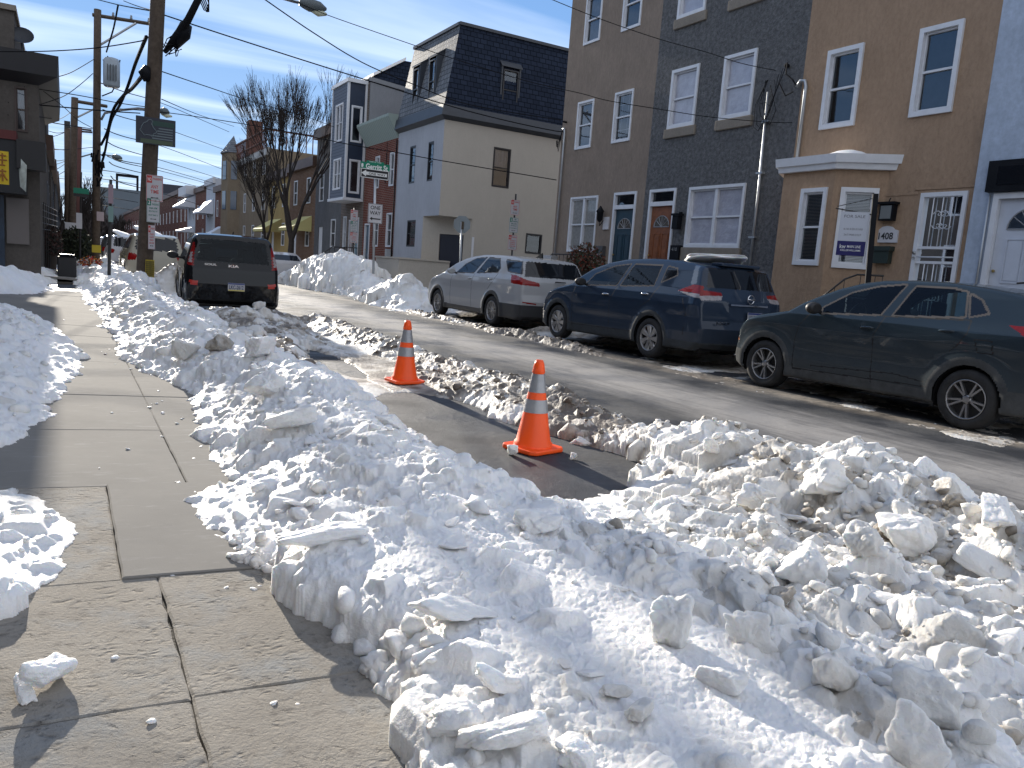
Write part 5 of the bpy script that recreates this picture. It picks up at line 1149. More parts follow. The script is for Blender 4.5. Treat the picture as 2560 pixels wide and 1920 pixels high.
def car(spec):
    """side profile given in street metres (y,z); near side faces -X"""
    xc=spec['xc']; hw0=spec['hw']; prof=spec['prof']; yf,yb=max(p[0] for p in prof),min(p[0] for p in prof)
    root=thing(spec.get('name','parked_car'),(xc,(yf+yb)/2,0),spec['label'],spec.get('cat','car'),spec.get('group','cars parked along the kerbs'))
    res=spec.get('res',.0095); sec=spec['sec']; zs=[s[0] for s in sec]; ws=[s[1] for s in sec]
    bowf,bowr=spec.get('bow',(.28,.14)); wc=spec['wheels']; wr=spec['wr']; ya=spec.get('cap',1.0)
    def f(x,y,z):
        ax=np.abs(x)/hw0; L2=np.clip(ax,0,1.2)**2.4
        yy=y+bowf*L2*np.clip((y-(yf-1.3))/1.3,0,1)-bowr*L2*np.clip(((yb+1.1)-y)/1.1,0,1)
        sp_=-poly_sd(yy,z+.035*L2*np.clip((z-1.0)*2,0,1),prof)
        w=np.interp(z,zs,ws)*hw0
        for (wy,wz) in wc:
            d=np.hypot(y-wy,z-wz); w=w+.028*np.exp(-((d-wr*1.28)/.085)**2)*(z<1.05)
        for (cy,cz,sy,sz,am) in spec.get('bulge',[]): w=w+am*np.exp(-((y-cy)/sy)**2-((z-cz)/sz)**2)
        tf=np.clip((y-(yf-.55))/.55,0,1); tb=np.clip(((yb+.5)-y)/.5,0,1); w=w-.10*tf**2-.07*tb**2
        s2=(np.abs(x)-w)*.93
        return smax(sp_,s2,spec.get('k',.05))
    z0=.62; ymid0,ymid1=yb+ya,yf-ya
    nu=int((ymid1-ymid0)/res); na=int(5.6/res/2)*2; ncap=int(ya*1.1/res*.8)
    th=np.linspace(0,2*math.pi,na,endpoint=False); rows=[]
    def cast(ys_,dirs):  # ys_ (n,), dirs (n,na,3)
        n=len(ys_); lo=np.zeros(dirs.shape[:2]); hi=np.full(dirs.shape[:2],2.4)
        for _ in range(15):
            mi=(lo+hi)/2; X=dirs[...,0]*mi; Y=ys_[:,None]+dirs[...,1]*mi; Z=z0+dirs[...,2]*mi
            v=f(X,Y,Z)<0; lo=np.where(v,mi,lo); hi=np.where(v,hi,mi)
        return np.stack([dirs[...,0]*lo,ys_[:,None]+dirs[...,1]*lo,z0+dirs[...,2]*lo],-1)
    dm=np.stack([np.cos(th),np.zeros(na),np.sin(th)],-1)
    mid=cast(np.linspace(ymid0,ymid1,nu),np.broadcast_to(dm,(nu,na,3)))
    ph=np.linspace(0,math.pi/2,ncap+1)[1:]
    def cap(y0,sg):
        d=np.stack([np.cos(ph)[:,None]*np.cos(th)[None],np.repeat((sg*np.sin(ph))[:,None],na,1),np.cos(ph)[:,None]*np.sin(th)[None]],-1)
        return cast(np.full(len(ph),y0),d)
    G=np.concatenate([cap(ymid0,-1)[::-1],mid,cap(ymid1,1)],0); nr=G.shape[0]
    idx=np.arange(nr*na).reshape(nr,na); nx=np.roll(idx,-1,1)
    F=np.stack([idx[:-1],nx[:-1],nx[1:],idx[1:]],-1).reshape(-1,4)
    V=G.reshape(-1,3); C=V[F].mean(1); e1=V[F[:,2]]-V[F[:,0]]; e2=V[F[:,3]]-V[F[:,1]]; Nn=np.cross(e1,e2); Nn/=np.linalg.norm(Nn,axis=1)[:,None]+1e-12
    flip=np.median(Nn[:,0]*np.sign(C[:,0]))<0
    if flip: Nn=-Nn; F=F[:,::-1]
    x,y,z=C[:,0],C[:,1],C[:,2]; side=np.abs(Nn[:,0])>.42; cls=np.zeros(len(F),int)
    names=['body']; mats=[spec['paint']]; groups={}
    def reg(nm,m):
        names.append(nm); mats.append(m); return len(names)-1
    # cladding first
    if spec.get('clad'):
        c=reg('cladding',spec.get('cladm',clad_))
        m_=np.zeros(len(F),bool)
        for (wy,wz) in wc: m_|=(np.hypot(y-wy,z-wz)<wr*1.40)&(z<wz+wr*1.5)
        m_|=(z<spec['clad'](y)); m_&=(np.abs(x)>.3)|(z<.5); cls[m_]=c
    for nm,mt_,pol in spec.get('side',[]):
        c=reg(nm,mt_); cls[inpoly(y,z,pol)&side]=c
        if nm.endswith('window'):
            tr=spec.get('trim')
            if tr:
                k_=names.index('window_trim') if 'window_trim' in names else reg('window_trim',tr)
                cls[(sdline(y,z,pol+[pol[0]])<spec.get('trimw',.018))&side&(~inpoly(y,z,pol))]=k_
    for nm,mt_,pol in spec.get('rear',[]):   # polygons in (x,z)
        c=reg(nm,mt_); cls[inpoly(x,z,pol)&(Nn[:,1]<-.25)&(y<(yf+yb)/2)]=c
    for nm,mt_,pol in spec.get('front',[]):
        c=reg(nm,mt_); cls[inpoly(x,z,pol)&(Nn[:,1]>.2)&(y>(yf+yb)/2)]=c
    for nm,mt_,(za,zb_) in spec.get('glassz',[]): pass
    # windscreen by profile segment
    if 'wscr' in spec:
        c=reg('windscreen',carglass); (y0_,y1_)=spec['wscr']; cls[(y>y0_)&(y<y1_)&(Nn[:,2]>.25)&(Nn[:,1]>.2)&(np.abs(x)<hw0*.78)&(z>spec['wz'])]=c
    for line in spec.get('seams',[]):
        if 'seam' not in names: reg('seam',dark)
        cls[(sdline(y,z,line)<.0062)&side&(cls!=-1)]=names.index('seam')
    # wheel arches cut
    cut=np.zeros(len(F),bool)
    for (wy,wz) in wc: cut|=(np.hypot(y-wy,z-wz)<wr*1.13)&(np.abs(x)>hw0*.55)&(z<wz+wr*1.3)
    cls[cut]=-1
    V=V+np.array([xc,0,0])
    for ci_,(nm,mt_) in enumerate(zip(names,mats)):
        sel=cls==ci_
        if not sel.any(): continue
        # split left/right for repeated parts
        parts=[sel]
        if nm not in('body','cladding','windscreen') and (sel&(x<0)).any() and (sel&(x>0)).any() and spec.get('split',True) and not nm.startswith('rear_w') and nm not in('hatch_panel','spoiler_lamp','grille','bumper','number_plate'):
            parts=[sel&(x<0),sel&(x>0)]
        for s_ in parts:
            FF=F[s_]; u,inv=np.unique(FF,return_inverse=True); VV=V[u]; o=np_mesh(nm,VV-np.array(root.location),inv.reshape(FF.shape),mt_); o.parent=root; ORG[o.name]=Vector(root.location)
    # inner liner: dark box shell + arches
    m=MB(); m.box(xc-hw0*.80,xc+hw0*.80,yb+.28,yf-.35,spec.get('floor',.24),.40); m.build('underbody',dark,root)
    for (wy,wz) in wc:
        for sg in (-1,1):
            m=MB(); pts=[(wy+math.cos(a)*wr*1.16,wz+math.sin(a)*wr*1.16) for a in np.linspace(-.35,math.pi+.35,24)]
            xa,xb=xc+sg*hw0*.97*np.interp(.7,zs,ws),xc+sg*hw0*.45
            vs=[(xa,p[0],p[1]) for p in pts]+[(xb,p[0],p[1]) for p in pts]; n=len(pts)
            m.add(vs,[(i,i+1,n+i+1,n+i) for i in range(n-1)]+[tuple(range(n,2*n))]); m.build('wheel_well',dark,root)
    for (wy,wz) in wc:
        for sg in (-1,1): wheel(root,(xc+sg*(hw0*.985-.115),wy,wz),wr,(sg,0,0),spec.get('rim','ten'),rimm=spec.get('rimm'))
    # interior
    ym=spec.get('seats')
    if ym:
        for (sy_,zt2) in ym:
            for sg in (-1,1):
                m=MB(); xs_=xc+sg*.38; m.frame((0,0,0),X_,Y_,Z_,xs_-.25,xs_+.25,sy_-.07,sy_+.07,.5,zt2-.22); o=m.build('seat',seatm,root); bevel(o,.06,3)
                m=MB(); m.frame((0,0,0),X_,Y_,Z_,xs_-.12,xs_+.12,sy_-.05,sy_+.05,zt2-.20,zt2); h=m.build('headrest',seatm,o); bevel(h,.04,3)
        y0_=ym[0][0]+.75; m=MB(); m.frame((0,0,0),X_,Y_,Z_,xc-.7,xc+.7,y0_,y0_+.45,.75,spec.get('dash',1.0)); o=m.build('dashboard',seatm,root); bevel(o,.06,3)
        m=MB(); m.tube([(xc-.38+.18*math.cos(a),y0_-.12-.05*math.sin(a),spec.get('dash',1.0)+.02+.18*math.sin(a)) for a in np.linspace(0,6.283,20)],.014,6); m.build('steering_wheel',blackp,root)
    if 'mirror' in spec:
        my,mz=spec['mirror']
        for sg in (-1,1):
            xm=xc+sg*hw0*.99; V_,F_=chunk_geo((.10,.075,.075),3,3,0,5,rough=0)
            V_=np.abs(V_)*0+ico(3)[0]*np.array([.12,.09,.078]); V_[:,1]=np.clip(V_[:,1],-.055,1)
            o=np_mesh('mirror',V_+np.array([xm+sg*.12,my,mz])-np.array(root.location),ico(3)[1],blackp if spec.get('mblack',True) else spec['paint']); o.parent=root; ORG[o.name]=Vector(root.location)
            m=MB(); m.tube([(xm-sg*.05,my+.02,mz-.05),(xm+sg*.05,my,mz-.03)],.025,6); a=m.build('mirror_arm',blackp,o); a.parent=o
            a.location=(0,0,0); 
            for v in a.data.vertices: pass
    for (hy,hz) in spec.get('handles',[]):
        for sg in (-1,1):
            xh=xc+sg*(np.interp(hz,zs,ws)*hw0+.012+spec.get('hoff',0)); m=MB(); m.tube([(xh,hy-.10,hz),(xh+sg*.018,hy-.06,hz+.004),(xh+sg*.018,hy+.06,hz),(xh,hy+.10,hz-.003)],[.008,.016,.016,.008],8); m.build('door_handle',spec.get('handlem',spec['paint']),root)
    return root
def badge(root,txt,c,U,Nn,w,h,m=None,bold=.02,name='badge'):
    mb=MB(); add_text(mb,txt,c,Vector(U),Z_,w,h,.004,Vector(Nn),bold); o=mb.build(name,m or chrome,root); return o
def lplate(root,c,w,txt,Nn=(0,-1,0),U=(1,0,0)):
    U=Vector(U);Nn=Vector(Nn); mb=MB(); mb.frame(c,U,Z_,Nn,-w/2,w/2,-w*.25,w*.25,0,.012); o=mb.build('number_plate',plate,root)
    mb=MB(); mb.frame(c,U,Z_,Nn,-w*.49,w*.49,.155*w,.24*w,.0122,.0135); mb.build('plate_blue_band',mat('plate_blue',(.03,.05,.20),.4),o)
    mb=MB(); mb.frame(c,U,Z_,Nn,-w*.49,w*.49,-.24*w,-.17*w,.0122,.0135); mb.build('plate_yellow_band',mat('plate_yellow',(.6,.5,.10),.4),o)
    mb=MB(); add_text(mb,txt,Vector(c)-Z_*.005,U,Z_,w*.86,w*.26,.015,Nn,.03); mb.build('plate_text',mat('plate_ink',(.02,.03,.09),.5),o); return o
# --- compact dark SUV, nearest (front 2/3 in frame) ---
kprof=[(8.46,.30),(8.49,.42),(8.46,.60),(8.44,.78),(8.37,.87),(8.25,.95),(8.0,1.02),(7.75,1.06),(7.42,1.12),(7.18,1.26),(6.98,1.36),(6.73,1.47),(6.45,1.555),(6.15,1.605),(5.75,1.625),(5.3,1.62),(4.9,1.585),(4.55,1.54),(4.35,1.50),(4.05,1.20),(3.93,1.10),(3.90,.72),(3.86,.62),(3.90,.35),(4.1,.24),(8.2,.20)]
kona=car(dict(label='dark slate compact SUV with grey wheel-arch cladding, nearest car at the right edge',xc=9.50,hw=.945,prof=kprof,sec=[(0,.93),(.3,.965),(.5,.985),(.72,.975),(.92,.985),(1.08,.965),(1.20,.91),(1.45,.80),(1.62,.70)],
  wheels=[(7.68,.335),(4.80,.335)],wr=.335,paint=carpaint('paint_slate',(.024,.036,.047),.4,.95),clad=lambda y:np.where((y<7.3)&(y>5.2),.37+.0*y,.50),cladm=mat('cladding_grey',(.075,.078,.08),.9,var=.25,vs=7,spec=.05),
  side=[('side_window',carglass,[(6.82,1.13),(6.84,1.19),(6.50,1.405),(6.18,1.50),(5.83,1.545),(6.00,1.175)]),('side_window',carglass,[(5.69,1.53),(5.27,1.535),(5.07,1.50),(4.99,1.235),(5.83,1.18)]),('quarter_window',tintglass,[(5.01,1.475),(4.88,1.42),(4.76,1.29),(4.93,1.245)]),
   ('turn_signal',lens_amber,[(8.20,.62),(8.30,.76),(8.39,.77),(8.31,.62)]),('tail_lamp',lens_red,[(4.50,1.19),(4.05,1.16),(4.02,1.05),(4.3,1.08)]),('headlamp',lens_clear,[(8.46,.80),(8.15,.93),(8.12,.99),(8.42,.90)])],
  trim=frm,trimw=.024,rear=[('rear_window',tintglass,[(-.6,1.46),(.6,1.46),(.68,1.22),(-.68,1.22)])],wscr=(6.7,7.45),wz=1.14,
  seams=[[(6.99,1.12),(7.14,.93),(7.20,.71),(7.17,.34)],[(5.92,1.15),(6.02,.92),(6.01,.61),(5.98,.34)],[(4.90,1.20),(4.88,1.06),(4.96,.92),(5.05,.84)],[(7.17,.345),(5.25,.40)],[(6.0,1.155),(4.9,1.20)],[(6.88,.42),(6.0,.47),(5.7,.49),(5.3,.45)],[(4.78,1.0),(4.6,1.0),(4.58,.86),(4.74,.86),(4.78,1.0)]],
  seats=[(6.05,1.38),(5.15,1.36)],dash=1.08,mirror=(6.84,1.18),handles=[(6.12,1.0),(5.12,1.06)],hoff=-.005,rim='five',bow=(.30,.15),bulge=[(6.4,.60,1.2,.10,-.018),(7.68,.95,.5,.1,.02),(4.8,1.0,.6,.12,.03)]))
# --- navy blue SUV, middle ---
rprof=[(14.27,.35),(14.27,.62),(14.20,.84),(14.02,1.00),(13.6,1.13),(13.15,1.21),(13.0,1.25),(12.9,1.36),(12.52,1.56),(12.07,1.69),(11.6,1.76),(10.9,1.79),(10.2,1.775),(9.75,1.74),(9.50,1.70),(9.42,1.66),(9.28,1.34),(9.16,1.14),(9.13,.80),(9.08,.68),(9.12,.42),(9.4,.30),(13.9,.26)]
rog=car(dict(label='navy blue SUV with silver wheels, parked between the slate SUV and the silver SUV',xc=9.72,hw=.965,prof=rprof,sec=[(0,.93),(.35,.965),(.6,.985),(.85,.975),(1.05,.985),(1.18,.955),(1.30,.90),(1.6,.79),(1.79,.68)],
  wheels=[(13.39,.42),(10.47,.40)],wr=.345,paint=carpaint('paint_navy',(.022,.036,.062),.5,.5),clad=lambda y:np.where((y<13)&(y>10.8),.47,.45),cladm=mat('cladding_dark',(.035,.04,.045),.9,var=.25,vs=7),floor=.3,
  side=[('side_window',carglass,[(12.55,1.22),(12.35,1.43),(11.82,1.60),(11.40,1.65),(11.58,1.26)]),('side_window',carglass,[(11.27,1.655),(10.53,1.655),(10.55,1.31),(11.46,1.26)]),('quarter_window',tintglass,[(10.36,1.64),(10.12,1.61),(10.06,1.51),(10.38,1.38)]),
   ('tail_lamp',lens_red,[(9.90,1.255),(9.60,1.37),(9.3,1.36),(9.1,1.28),(9.1,1.22),(9.6,1.24)]),('tail_lamp_lens',lens_clear,[(9.90,1.25),(9.6,1.235),(9.1,1.21),(9.1,1.14),(9.45,1.16)]),('headlamp',lens_clear,[(14.2,.80),(13.85,.98),(13.80,1.05),(14.15,.98)]),('rear_pillar',mat('pillar_gloss',(.07,.09,.12),.2,coat=1),[(9.72,1.69),(9.62,1.68),(9.53,1.38),(9.66,1.37)])],
  trim=frm,trimw=.022,rear=[('rear_window',tintglass,[(-.66,1.66),(.66,1.66),(.76,1.34),(-.76,1.34)]),('tail_lamp',lens_red,[(-.93,1.30),(-.52,1.27),(-.52,1.22),(-.93,1.2)]),('tail_lamp_lens',lens_clear,[(-.93,1.2),(-.52,1.22),(-.56,1.15),(-.9,1.13)]),('tail_lamp',lens_red,[(.93,1.30),(.52,1.27),(.52,1.22),(.93,1.2)]),('tail_lamp_lens',lens_clear,[(.93,1.2),(.52,1.22),(.56,1.15),(.9,1.13)])],wscr=(12.3,13.0),wz=1.26,
  seams=[[(12.85,1.17),(12.92,.90),(12.86,.40)],[(11.52,1.24),(11.68,.95),(11.66,.42)],[(10.40,1.30),(10.55,1.04),(10.78,.92)],[(12.85,.43),(10.9,.47)],[(9.72,1.14),(9.60,.9),(9.62,.55)]],
  seats=[(11.7,1.48),(10.8,1.46)],dash=1.15,mirror=(12.48,1.27),handles=[(11.80,1.08),(10.68,1.15)],handlem=chrome,rim='seven',bow=(.32,.20),bulge=[(12,.62,1.5,.12,-.02)]))
m=MB(); m.box(9.30,10.14,9.13,9.17,1.075,1.10); m.build('trim_strip',chrome,rog)
badge(rog,'ROGUE',(9.18,9.145,.78),(1,0,0),(0,-1,0),.30,.045); lplate(rog,(9.82,9.10,.90),.32,'HLV-3149')
m=MB(); m.tube([(9.72+.07*math.cos(a),9.12,1.19+.07*math.sin(a)) for a in np.linspace(0,6.283,24)],.011,6); m.tube([(9.64,9.115,1.19),(9.80,9.115,1.19)],.013,6); m.build('round_emblem',chrome,rog)
m=MB(); m.box(9.28,10.15,9.40,9.66,1.70,1.755); o=m.build('roof_spoiler',bpy.data.materials['paint_navy'],rog); bevel(o,.02,2)
V_,F_=chunk_geo((.50,.80,.06),78,4,5,9,rough=.02); o=np_mesh('roof_snow',V_+np.array([9.98,10.35,1.78])-np.array(rog.location),F_,SNOW); o.parent=rog; ORG[o.name]=Vector(rog.location)
a_=o.data.attributes.new('dirt','FLOAT','POINT'); a_.data.foreach_set('value',np.zeros(len(V_),dtype=np.float32))
# --- silver SUV, farther ---
eprof=[(20.92,.42),(20.92,.66),(20.84,.86),(20.6,1.02),(20.1,1.14),(19.75,1.22),(19.55,1.33),(19.19,1.50),(18.75,1.63),(18.35,1.70),(17.8,1.755),(17.0,1.76),(16.3,1.74),(15.75,1.69),(15.62,1.64),(15.42,1.32),(15.28,1.16),(15.25,.85),(15.2,.7),(15.25,.35),(15.5,.26),(20.6,.26)]
eq=car(dict(label='silver SUV with dark privacy glass, farthest of the three parked across the street',xc=9.98,hw=.985,prof=eprof,sec=[(0,.93),(.35,.965),(.6,.985),(.85,.975),(1.05,.985),(1.18,.955),(1.30,.90),(1.6,.78),(1.77,.68)],
  wheels=[(19.93,.37),(16.74,.39)],wr=.355,paint=carpaint('paint_silver',(.36,.37,.385),.55,.35,.32,(.22,.21,.2)),clad=lambda y:np.where(y<16.4,.62,.40)+0*y,cladm=mat('cladding_black',(.03,.032,.036),.6),
  side=[('side_window',carglass,[(18.90,1.24),(18.56,1.47),(18.08,1.63),(17.55,1.665),(17.90,1.27)]),('side_window',carglass,[(17.43,1.665),(16.85,1.65),(16.62,1.42),(16.68,1.33),(17.74,1.275)]),('quarter_window',tintglass,[(16.50,1.63),(15.72,1.60),(15.55,1.33),(16.20,1.37)]),
   ('tail_lamp',lens_red,[(15.98,1.30),(15.7,1.28),(15.1,1.18),(15.1,1.05),(15.85,1.1)])],trim=frm,trimw=.02,
  rear=[('rear_window',tintglass,[(-.70,1.62),(.70,1.62),(.82,1.27),(-.82,1.27)]),('tail_lamp',lens_red,[(-.95,1.24),(-.50,1.14),(-.50,1.06),(-.95,1.08)]),('tail_lamp',lens_red,[(.95,1.24),(.50,1.14),(.50,1.06),(.95,1.08)]),('reflector',lens_red,[(-.9,.70),(-.6,.67),(-.6,.64),(-.9,.67)])],
  wscr=(18.9,19.75),wz=1.24,seams=[[(19.05,1.2),(19.15,.9),(19.1,.4)],[(17.82,1.26),(17.9,.95),(17.85,.4)],[(16.62,1.32),(16.75,1.1),(17.0,.9)]],seats=[(17.9,1.48),(17,1.46)],dash=1.15,mirror=(18.85,1.27),handles=[(18.0,1.12),(16.9,1.15)],rim='ten',res=.013,mblack=False,bow=(.32,.2)))
lplate(eq,(10.0,15.22,.98),.32,'LYX-7931'); m=MB(); m.box(9.86,10.14,15.23,15.255,1.18,1.205); m.build('badge',black,eq)
m=MB(); m.add([(9.97,16.1,1.73),(10.01,16.1,1.73),(10.01,16.4,1.74),(9.97,16.4,1.74),(9.98,16.12,1.86),(10.0,16.12,1.86)],[(0,1,5,4),(1,2,5),(3,0,4),(2,3,4,5)]); m.build('antenna_fin',black,eq)
# --- black boxy hatchback seen from behind ---
sy=16.0
sprof=[(sy+4.15,.35),(sy+4.15,.75),(sy+4.0,1.0),(sy+3.2,1.12),(sy+2.9,1.22),(sy+2.45,1.52),(sy+2.1,1.64),(sy+1.2,1.68),(sy+.5,1.675),(sy+.17,1.64),(sy+.10,1.55),(sy+.02,1.15),(sy-.02,.98),(sy-.05,.70),(sy-.02,.38),(sy+.25,.26),(sy+3.9,.26)]
soul=car(dict(label='black boxy hatchback seen from behind, its bumper buried in snow lumps',xc=2.87,hw=.90,prof=sprof,sec=[(0,.93),(.35,.98),(.6,1.0),(.85,.99),(1.0,.985),(1.15,.95),(1.30,.90),(1.55,.82),(1.68,.72)],
  wheels=[(sy+.72,.36),(sy+3.3,.36)],wr=.33,paint=carpaint('paint_black',(.005,.0055,.007),.3,.15,.5,(.05,.05,.048)),clad=lambda y:.30+0*y,
  side=[('side_window',carglass,[(sy+2.6,1.2),(sy+2.3,1.5),(sy+1.6,1.56),(sy+1.6,1.2)]),('side_window',tintglass,[(sy+1.5,1.56),(sy+.8,1.55),(sy+.7,1.25),(sy+1.5,1.2)])],
  rear=[('rear_window',carglass,[(-.60,1.55),(.60,1.55),(.67,1.13),(-.67,1.13)]),('tail_lamp',lens_red,[(-.89,1.05),(-.80,1.48),(-.70,1.47),(-.73,1.02)]),('tail_lamp',lens_red,[(.89,1.05),(.80,1.48),(.70,1.47),(.73,1.02)]),('tail_lamp_lens',lens_clear,[(-.82,1.1),(-.78,1.28),(-.745,1.28),(-.765,1.08)]),('tail_lamp_lens',lens_clear,[(.82,1.1),(.78,1.28),(.745,1.28),(.765,1.08)]),
   ('reflector',mat('reflector_red',(.42,.03,.02),.2),[(-.80,.76),(-.64,.74),(-.64,.66),(-.79,.66)]),('reflector',bpy.data.materials['reflector_red'],[(.80,.76),(.64,.74),(.64,.66),(.79,.66)])],
  wscr=(sy+2.3,sy+3.2),wz=1.2,seams=[],seats=[(sy+2.0,1.42),(sy+.95,1.36)],dash=1.1,mirror=(sy+2.75,1.18),handles=[],rim='ten',res=.012,bow=(.2,.05),cap=.9,k=.06))
soul.rotation_euler=(0,0,R(-4.5)); soul.location.x+=.15
lplate(soul,(2.92,sy-.065,.66),.31,'LKC-2612'); badge(soul,'SOUL',(2.45,sy-.005,1.07),(1,0,0),(0,-1,0),.22,.04); badge(soul,'KIA',(2.87,sy-.008,1.06),(1,0,0),(0,-1,0),.19,.05)
m=MB(); m.tube([(2.87,sy+.3,1.68),(2.87,sy+.22,1.72)],.012,5); m.build('antenna',black,soul)
# small silver hatch partly hidden by the far snow pile
fy=39.2
fprof=[(fy+4.3,.35),(fy+4.3,.7),(fy+4.0,.92),(fy+3.2,1.02),(fy+2.5,1.38),(fy+1.8,1.50),(fy+1.0,1.49),(fy+.45,1.36),(fy+.08,1.08),(fy,.95),(fy-.02,.4),(fy+.3,.25),(fy+4,.25)]
fo=car(dict(label='silver hatchback half hidden behind the large snow pile across the street',xc=9.55,hw=.90,prof=fprof,sec=[(0,.93),(.35,.98),(.6,1.0),(.85,.98),(.98,.94),(1.2,.84),(1.5,.66)],
  wheels=[(fy+.85,.34),(fy+3.4,.34)],wr=.33,paint=carpaint('paint_silver_light',(.46,.46,.48),.5,.3,.3,(.22,.21,.2)),side=[('side_window',carglass,[(fy+2.9,1.02),(fy+2.4,1.30),(fy+1.75,1.40),(fy+1.7,1.02)]),('side_window',carglass,[(fy+1.6,1.40),(fy+1.0,1.38),(fy+.75,1.2),(fy+.9,1.02),(fy+1.6,1.02)]),('tail_lamp',lens_red,[(fy+.5,1.02),(fy+.0,.98),(fy-.1,.72),(fy+.2,.75)])],
  rear=[('rear_window',tintglass,[(-.55,1.38),(.55,1.38),(.66,1.10),(-.66,1.10)]),('tail_lamp',lens_red,[(-.9,1.0),(-.6,.95),(-.66,.75),(-.9,.72)]),('tail_lamp',lens_red,[(.9,1.0),(.6,.95),(.66,.75),(.9,.72)])],seams=[],rim='ten',res=.02,bow=(.3,.2),wscr=(fy+2.4,fy+3.2),wz=1.05,mirror=(fy+2.8,1.05)))
def far_car(y0,xc,paint,label,h=1.75,red=lens_red,van=True,snow=False):
    p=[(y0+4.5,.35),(y0+4.5,.8),(y0+4.2,1.02),(y0+3.3,1.12),(y0+2.7,h-.15),(y0+2.1,h),(y0+.9,h),(y0+.25,h-.08),(y0+.06,1.15),(y0,.95),(y0-.03,.4),(y0+.3,.26),(y0+4.2,.26)]
    c=car(dict(label=label,xc=xc,hw=.94,prof=p,sec=[(0,.93),(.35,.98),(.6,1),(.9,.99),(1.05,.96),(1.2,.91),(h,.72)],wheels=[(y0+.85,.36),(y0+3.6,.36)],wr=.35,paint=paint,
     side=[('side_window',tintglass,[(y0+3.1,1.15),(y0+2.6,h-.2),(y0+.7,h-.17),(y0+.5,1.2)])],rear=[('rear_window',tintglass,[(-.60,h-.13),(.60,h-.13),(.70,1.17),(-.70,1.17)]),('tail_lamp',red,[(-.92,1.05),(-.62,1.03),(-.66,.82),(-.9,.80)]),('tail_lamp',red,[(.92,1.05),(.62,1.03),(.66,.82),(.9,.80)])],seams=[],rim='ten',res=.03,bow=(.3,.12)))
    if snow:
        V_,F_=chunk_geo((.5,.75,.11),77,3,6,9,rough=.02); o=np_mesh('roof_snow',V_+np.array([xc-.1,y0+1.2,h+.03])-np.array(c.location),F_,SNOW); o.parent=c; ORG[o.name]=Vector(c.location)
        a=o.data.attributes.new('dirt','FLOAT','POINT'); a.data.foreach_set('value',np.zeros(len(V_),dtype=np.float32))
    return c
far_car(29.5,2.75,carpaint('paint_champagne',(.36,.34,.28),.4,.3,.35,(.3,.28,.25)),'champagne SUV with dark rear glass, behind the big utility pole',1.74,snow=True)
far_car(36.2,3.1,carpaint('paint_white_suv',(.55,.57,.60),.1,.3),'white SUV just beyond the champagne one, on its right',1.68)
far_car(37.5,1.55,carpaint('paint_pinkred',(.42,.30,.30),.2,.2),'pale pinkish car with sun glare beyond the champagne SUV',1.6,snow=True) if False else None
far_car(44.5,2.8,carpaint('paint_bright',(.55,.56,.60),.3,.1),'snow-topped light grey SUV, third in the left row',1.75,snow=True)
far_car(52,2.8,carpaint('paint_darkgrey',(.05,.055,.06),.3,.2),'dark grey SUV, fourth in the left row',1.78)
far_car(60,2.8,carpaint('paint_white2',(.5,.52,.55),.1,.2),'distant white SUV, farthest of the left row',1.7)
# =============== cones, poles, signs, wires, trees ===============
def cone(x,y,z,rot,label,h=.70):
    t=thing('traffic_cone',(x,y,z),label,'traffic cone','orange traffic cones in the shovelled parking space')
    c=Vector((x,y,z)); m=MB(); w=.185; pts=[]
    for a,b in ((1,.78),(.78,1),(-.78,1),(-1,.78),(-1,-.78),(-.78,-1),(.78,-1),(1,-.78)): pts.append((a*w,b*w))
    U=Vector((math.cos(rot),math.sin(rot),0)); Vv=Vector((-math.sin(rot),math.cos(rot),0))
    m.prism(pts,c,U,Vv,Z_,.0,.035); o=m.build('base',orange,t); bevel(o,.01,2)
    r0,r1=.138,.028; R_=lambda zz: r0+(r1-r0)*(zz-.035)/(h-.035)
    m=MB(); m.lathe([(r0*1.10,.034),(r0*1.08,.06),(R_(.075)+.004,.075),(R_(.2),.2),(R_(.34),.34),(R_(h-.10),h-.10),(R_(h-.10)+.006,h-.095),(R_(h-.03)+.006,h-.03),(R_(h)*.95,h),(R_(h)*.6,h),(R_(h)*.6,h-.1)],40,c); m.build('cone_body',orange,t)
    for (a,b) in ((.30,.40),(.455,.595)):
        m=MB(); n=8; m.lathe([(R_(a+(b-a)*i/n)+.0035+(.0012*math.sin(i*2.1)),a+(b-a)*i/n) for i in range(n+1)],40,c); m.build('reflective_band',refl,t)
    return t
cone(3.135,4.98,.004,.25,'nearer orange cone with two grey bands standing on bare asphalt'); cone(3.33,8.12,.03,.1,'farther orange cone with two grey bands standing on packed snow')
def board(root,c,U,Nn,w,h,m,name='sign_panel',th=.006,r=.0,rim=None):
    mb=MB(); k=[]; r=r or w*.06
    for cx_,cy_,a0 in ((w/2-r,h/2-r,0),(-w/2+r,h/2-r,90),(-w/2+r,-h/2+r,180),(w/2-r,-h/2+r,270)):
        for q in range(5): a=R(a0+q*22.5); k.append((cx_+r*math.cos(a),cy_+r*math.sin(a)))
    mb.prism(k,c,U,Z_,Nn,0,th); o=mb.build(name,m,root)
    if rim:
        mb=MB(); pts=[Vector(c)+U*a*.94+Z_*b*.96+Nn*(th+.001) for a,b in k]; mb.tube(pts+[pts[0]],w*.012,4); mb.build('border',rim,o)
    return o
def txt(o,s,c,U,Nn,w,h,m,off=.0075,bold=.02,name='lettering'):
    mb=MB(); add_text(mb,s,c,U,Z_,w,h,off,Nn,bold); return mb.build(name,m,o)
redi=mat('ink_red',(.50,.05,.045),.5); grni=mat('ink_green',(.0,.16,.10),.5); blki=mat('ink_black',(.02,.02,.022),.5); whi=mat('ink_white',(.72,.74,.74),.5)
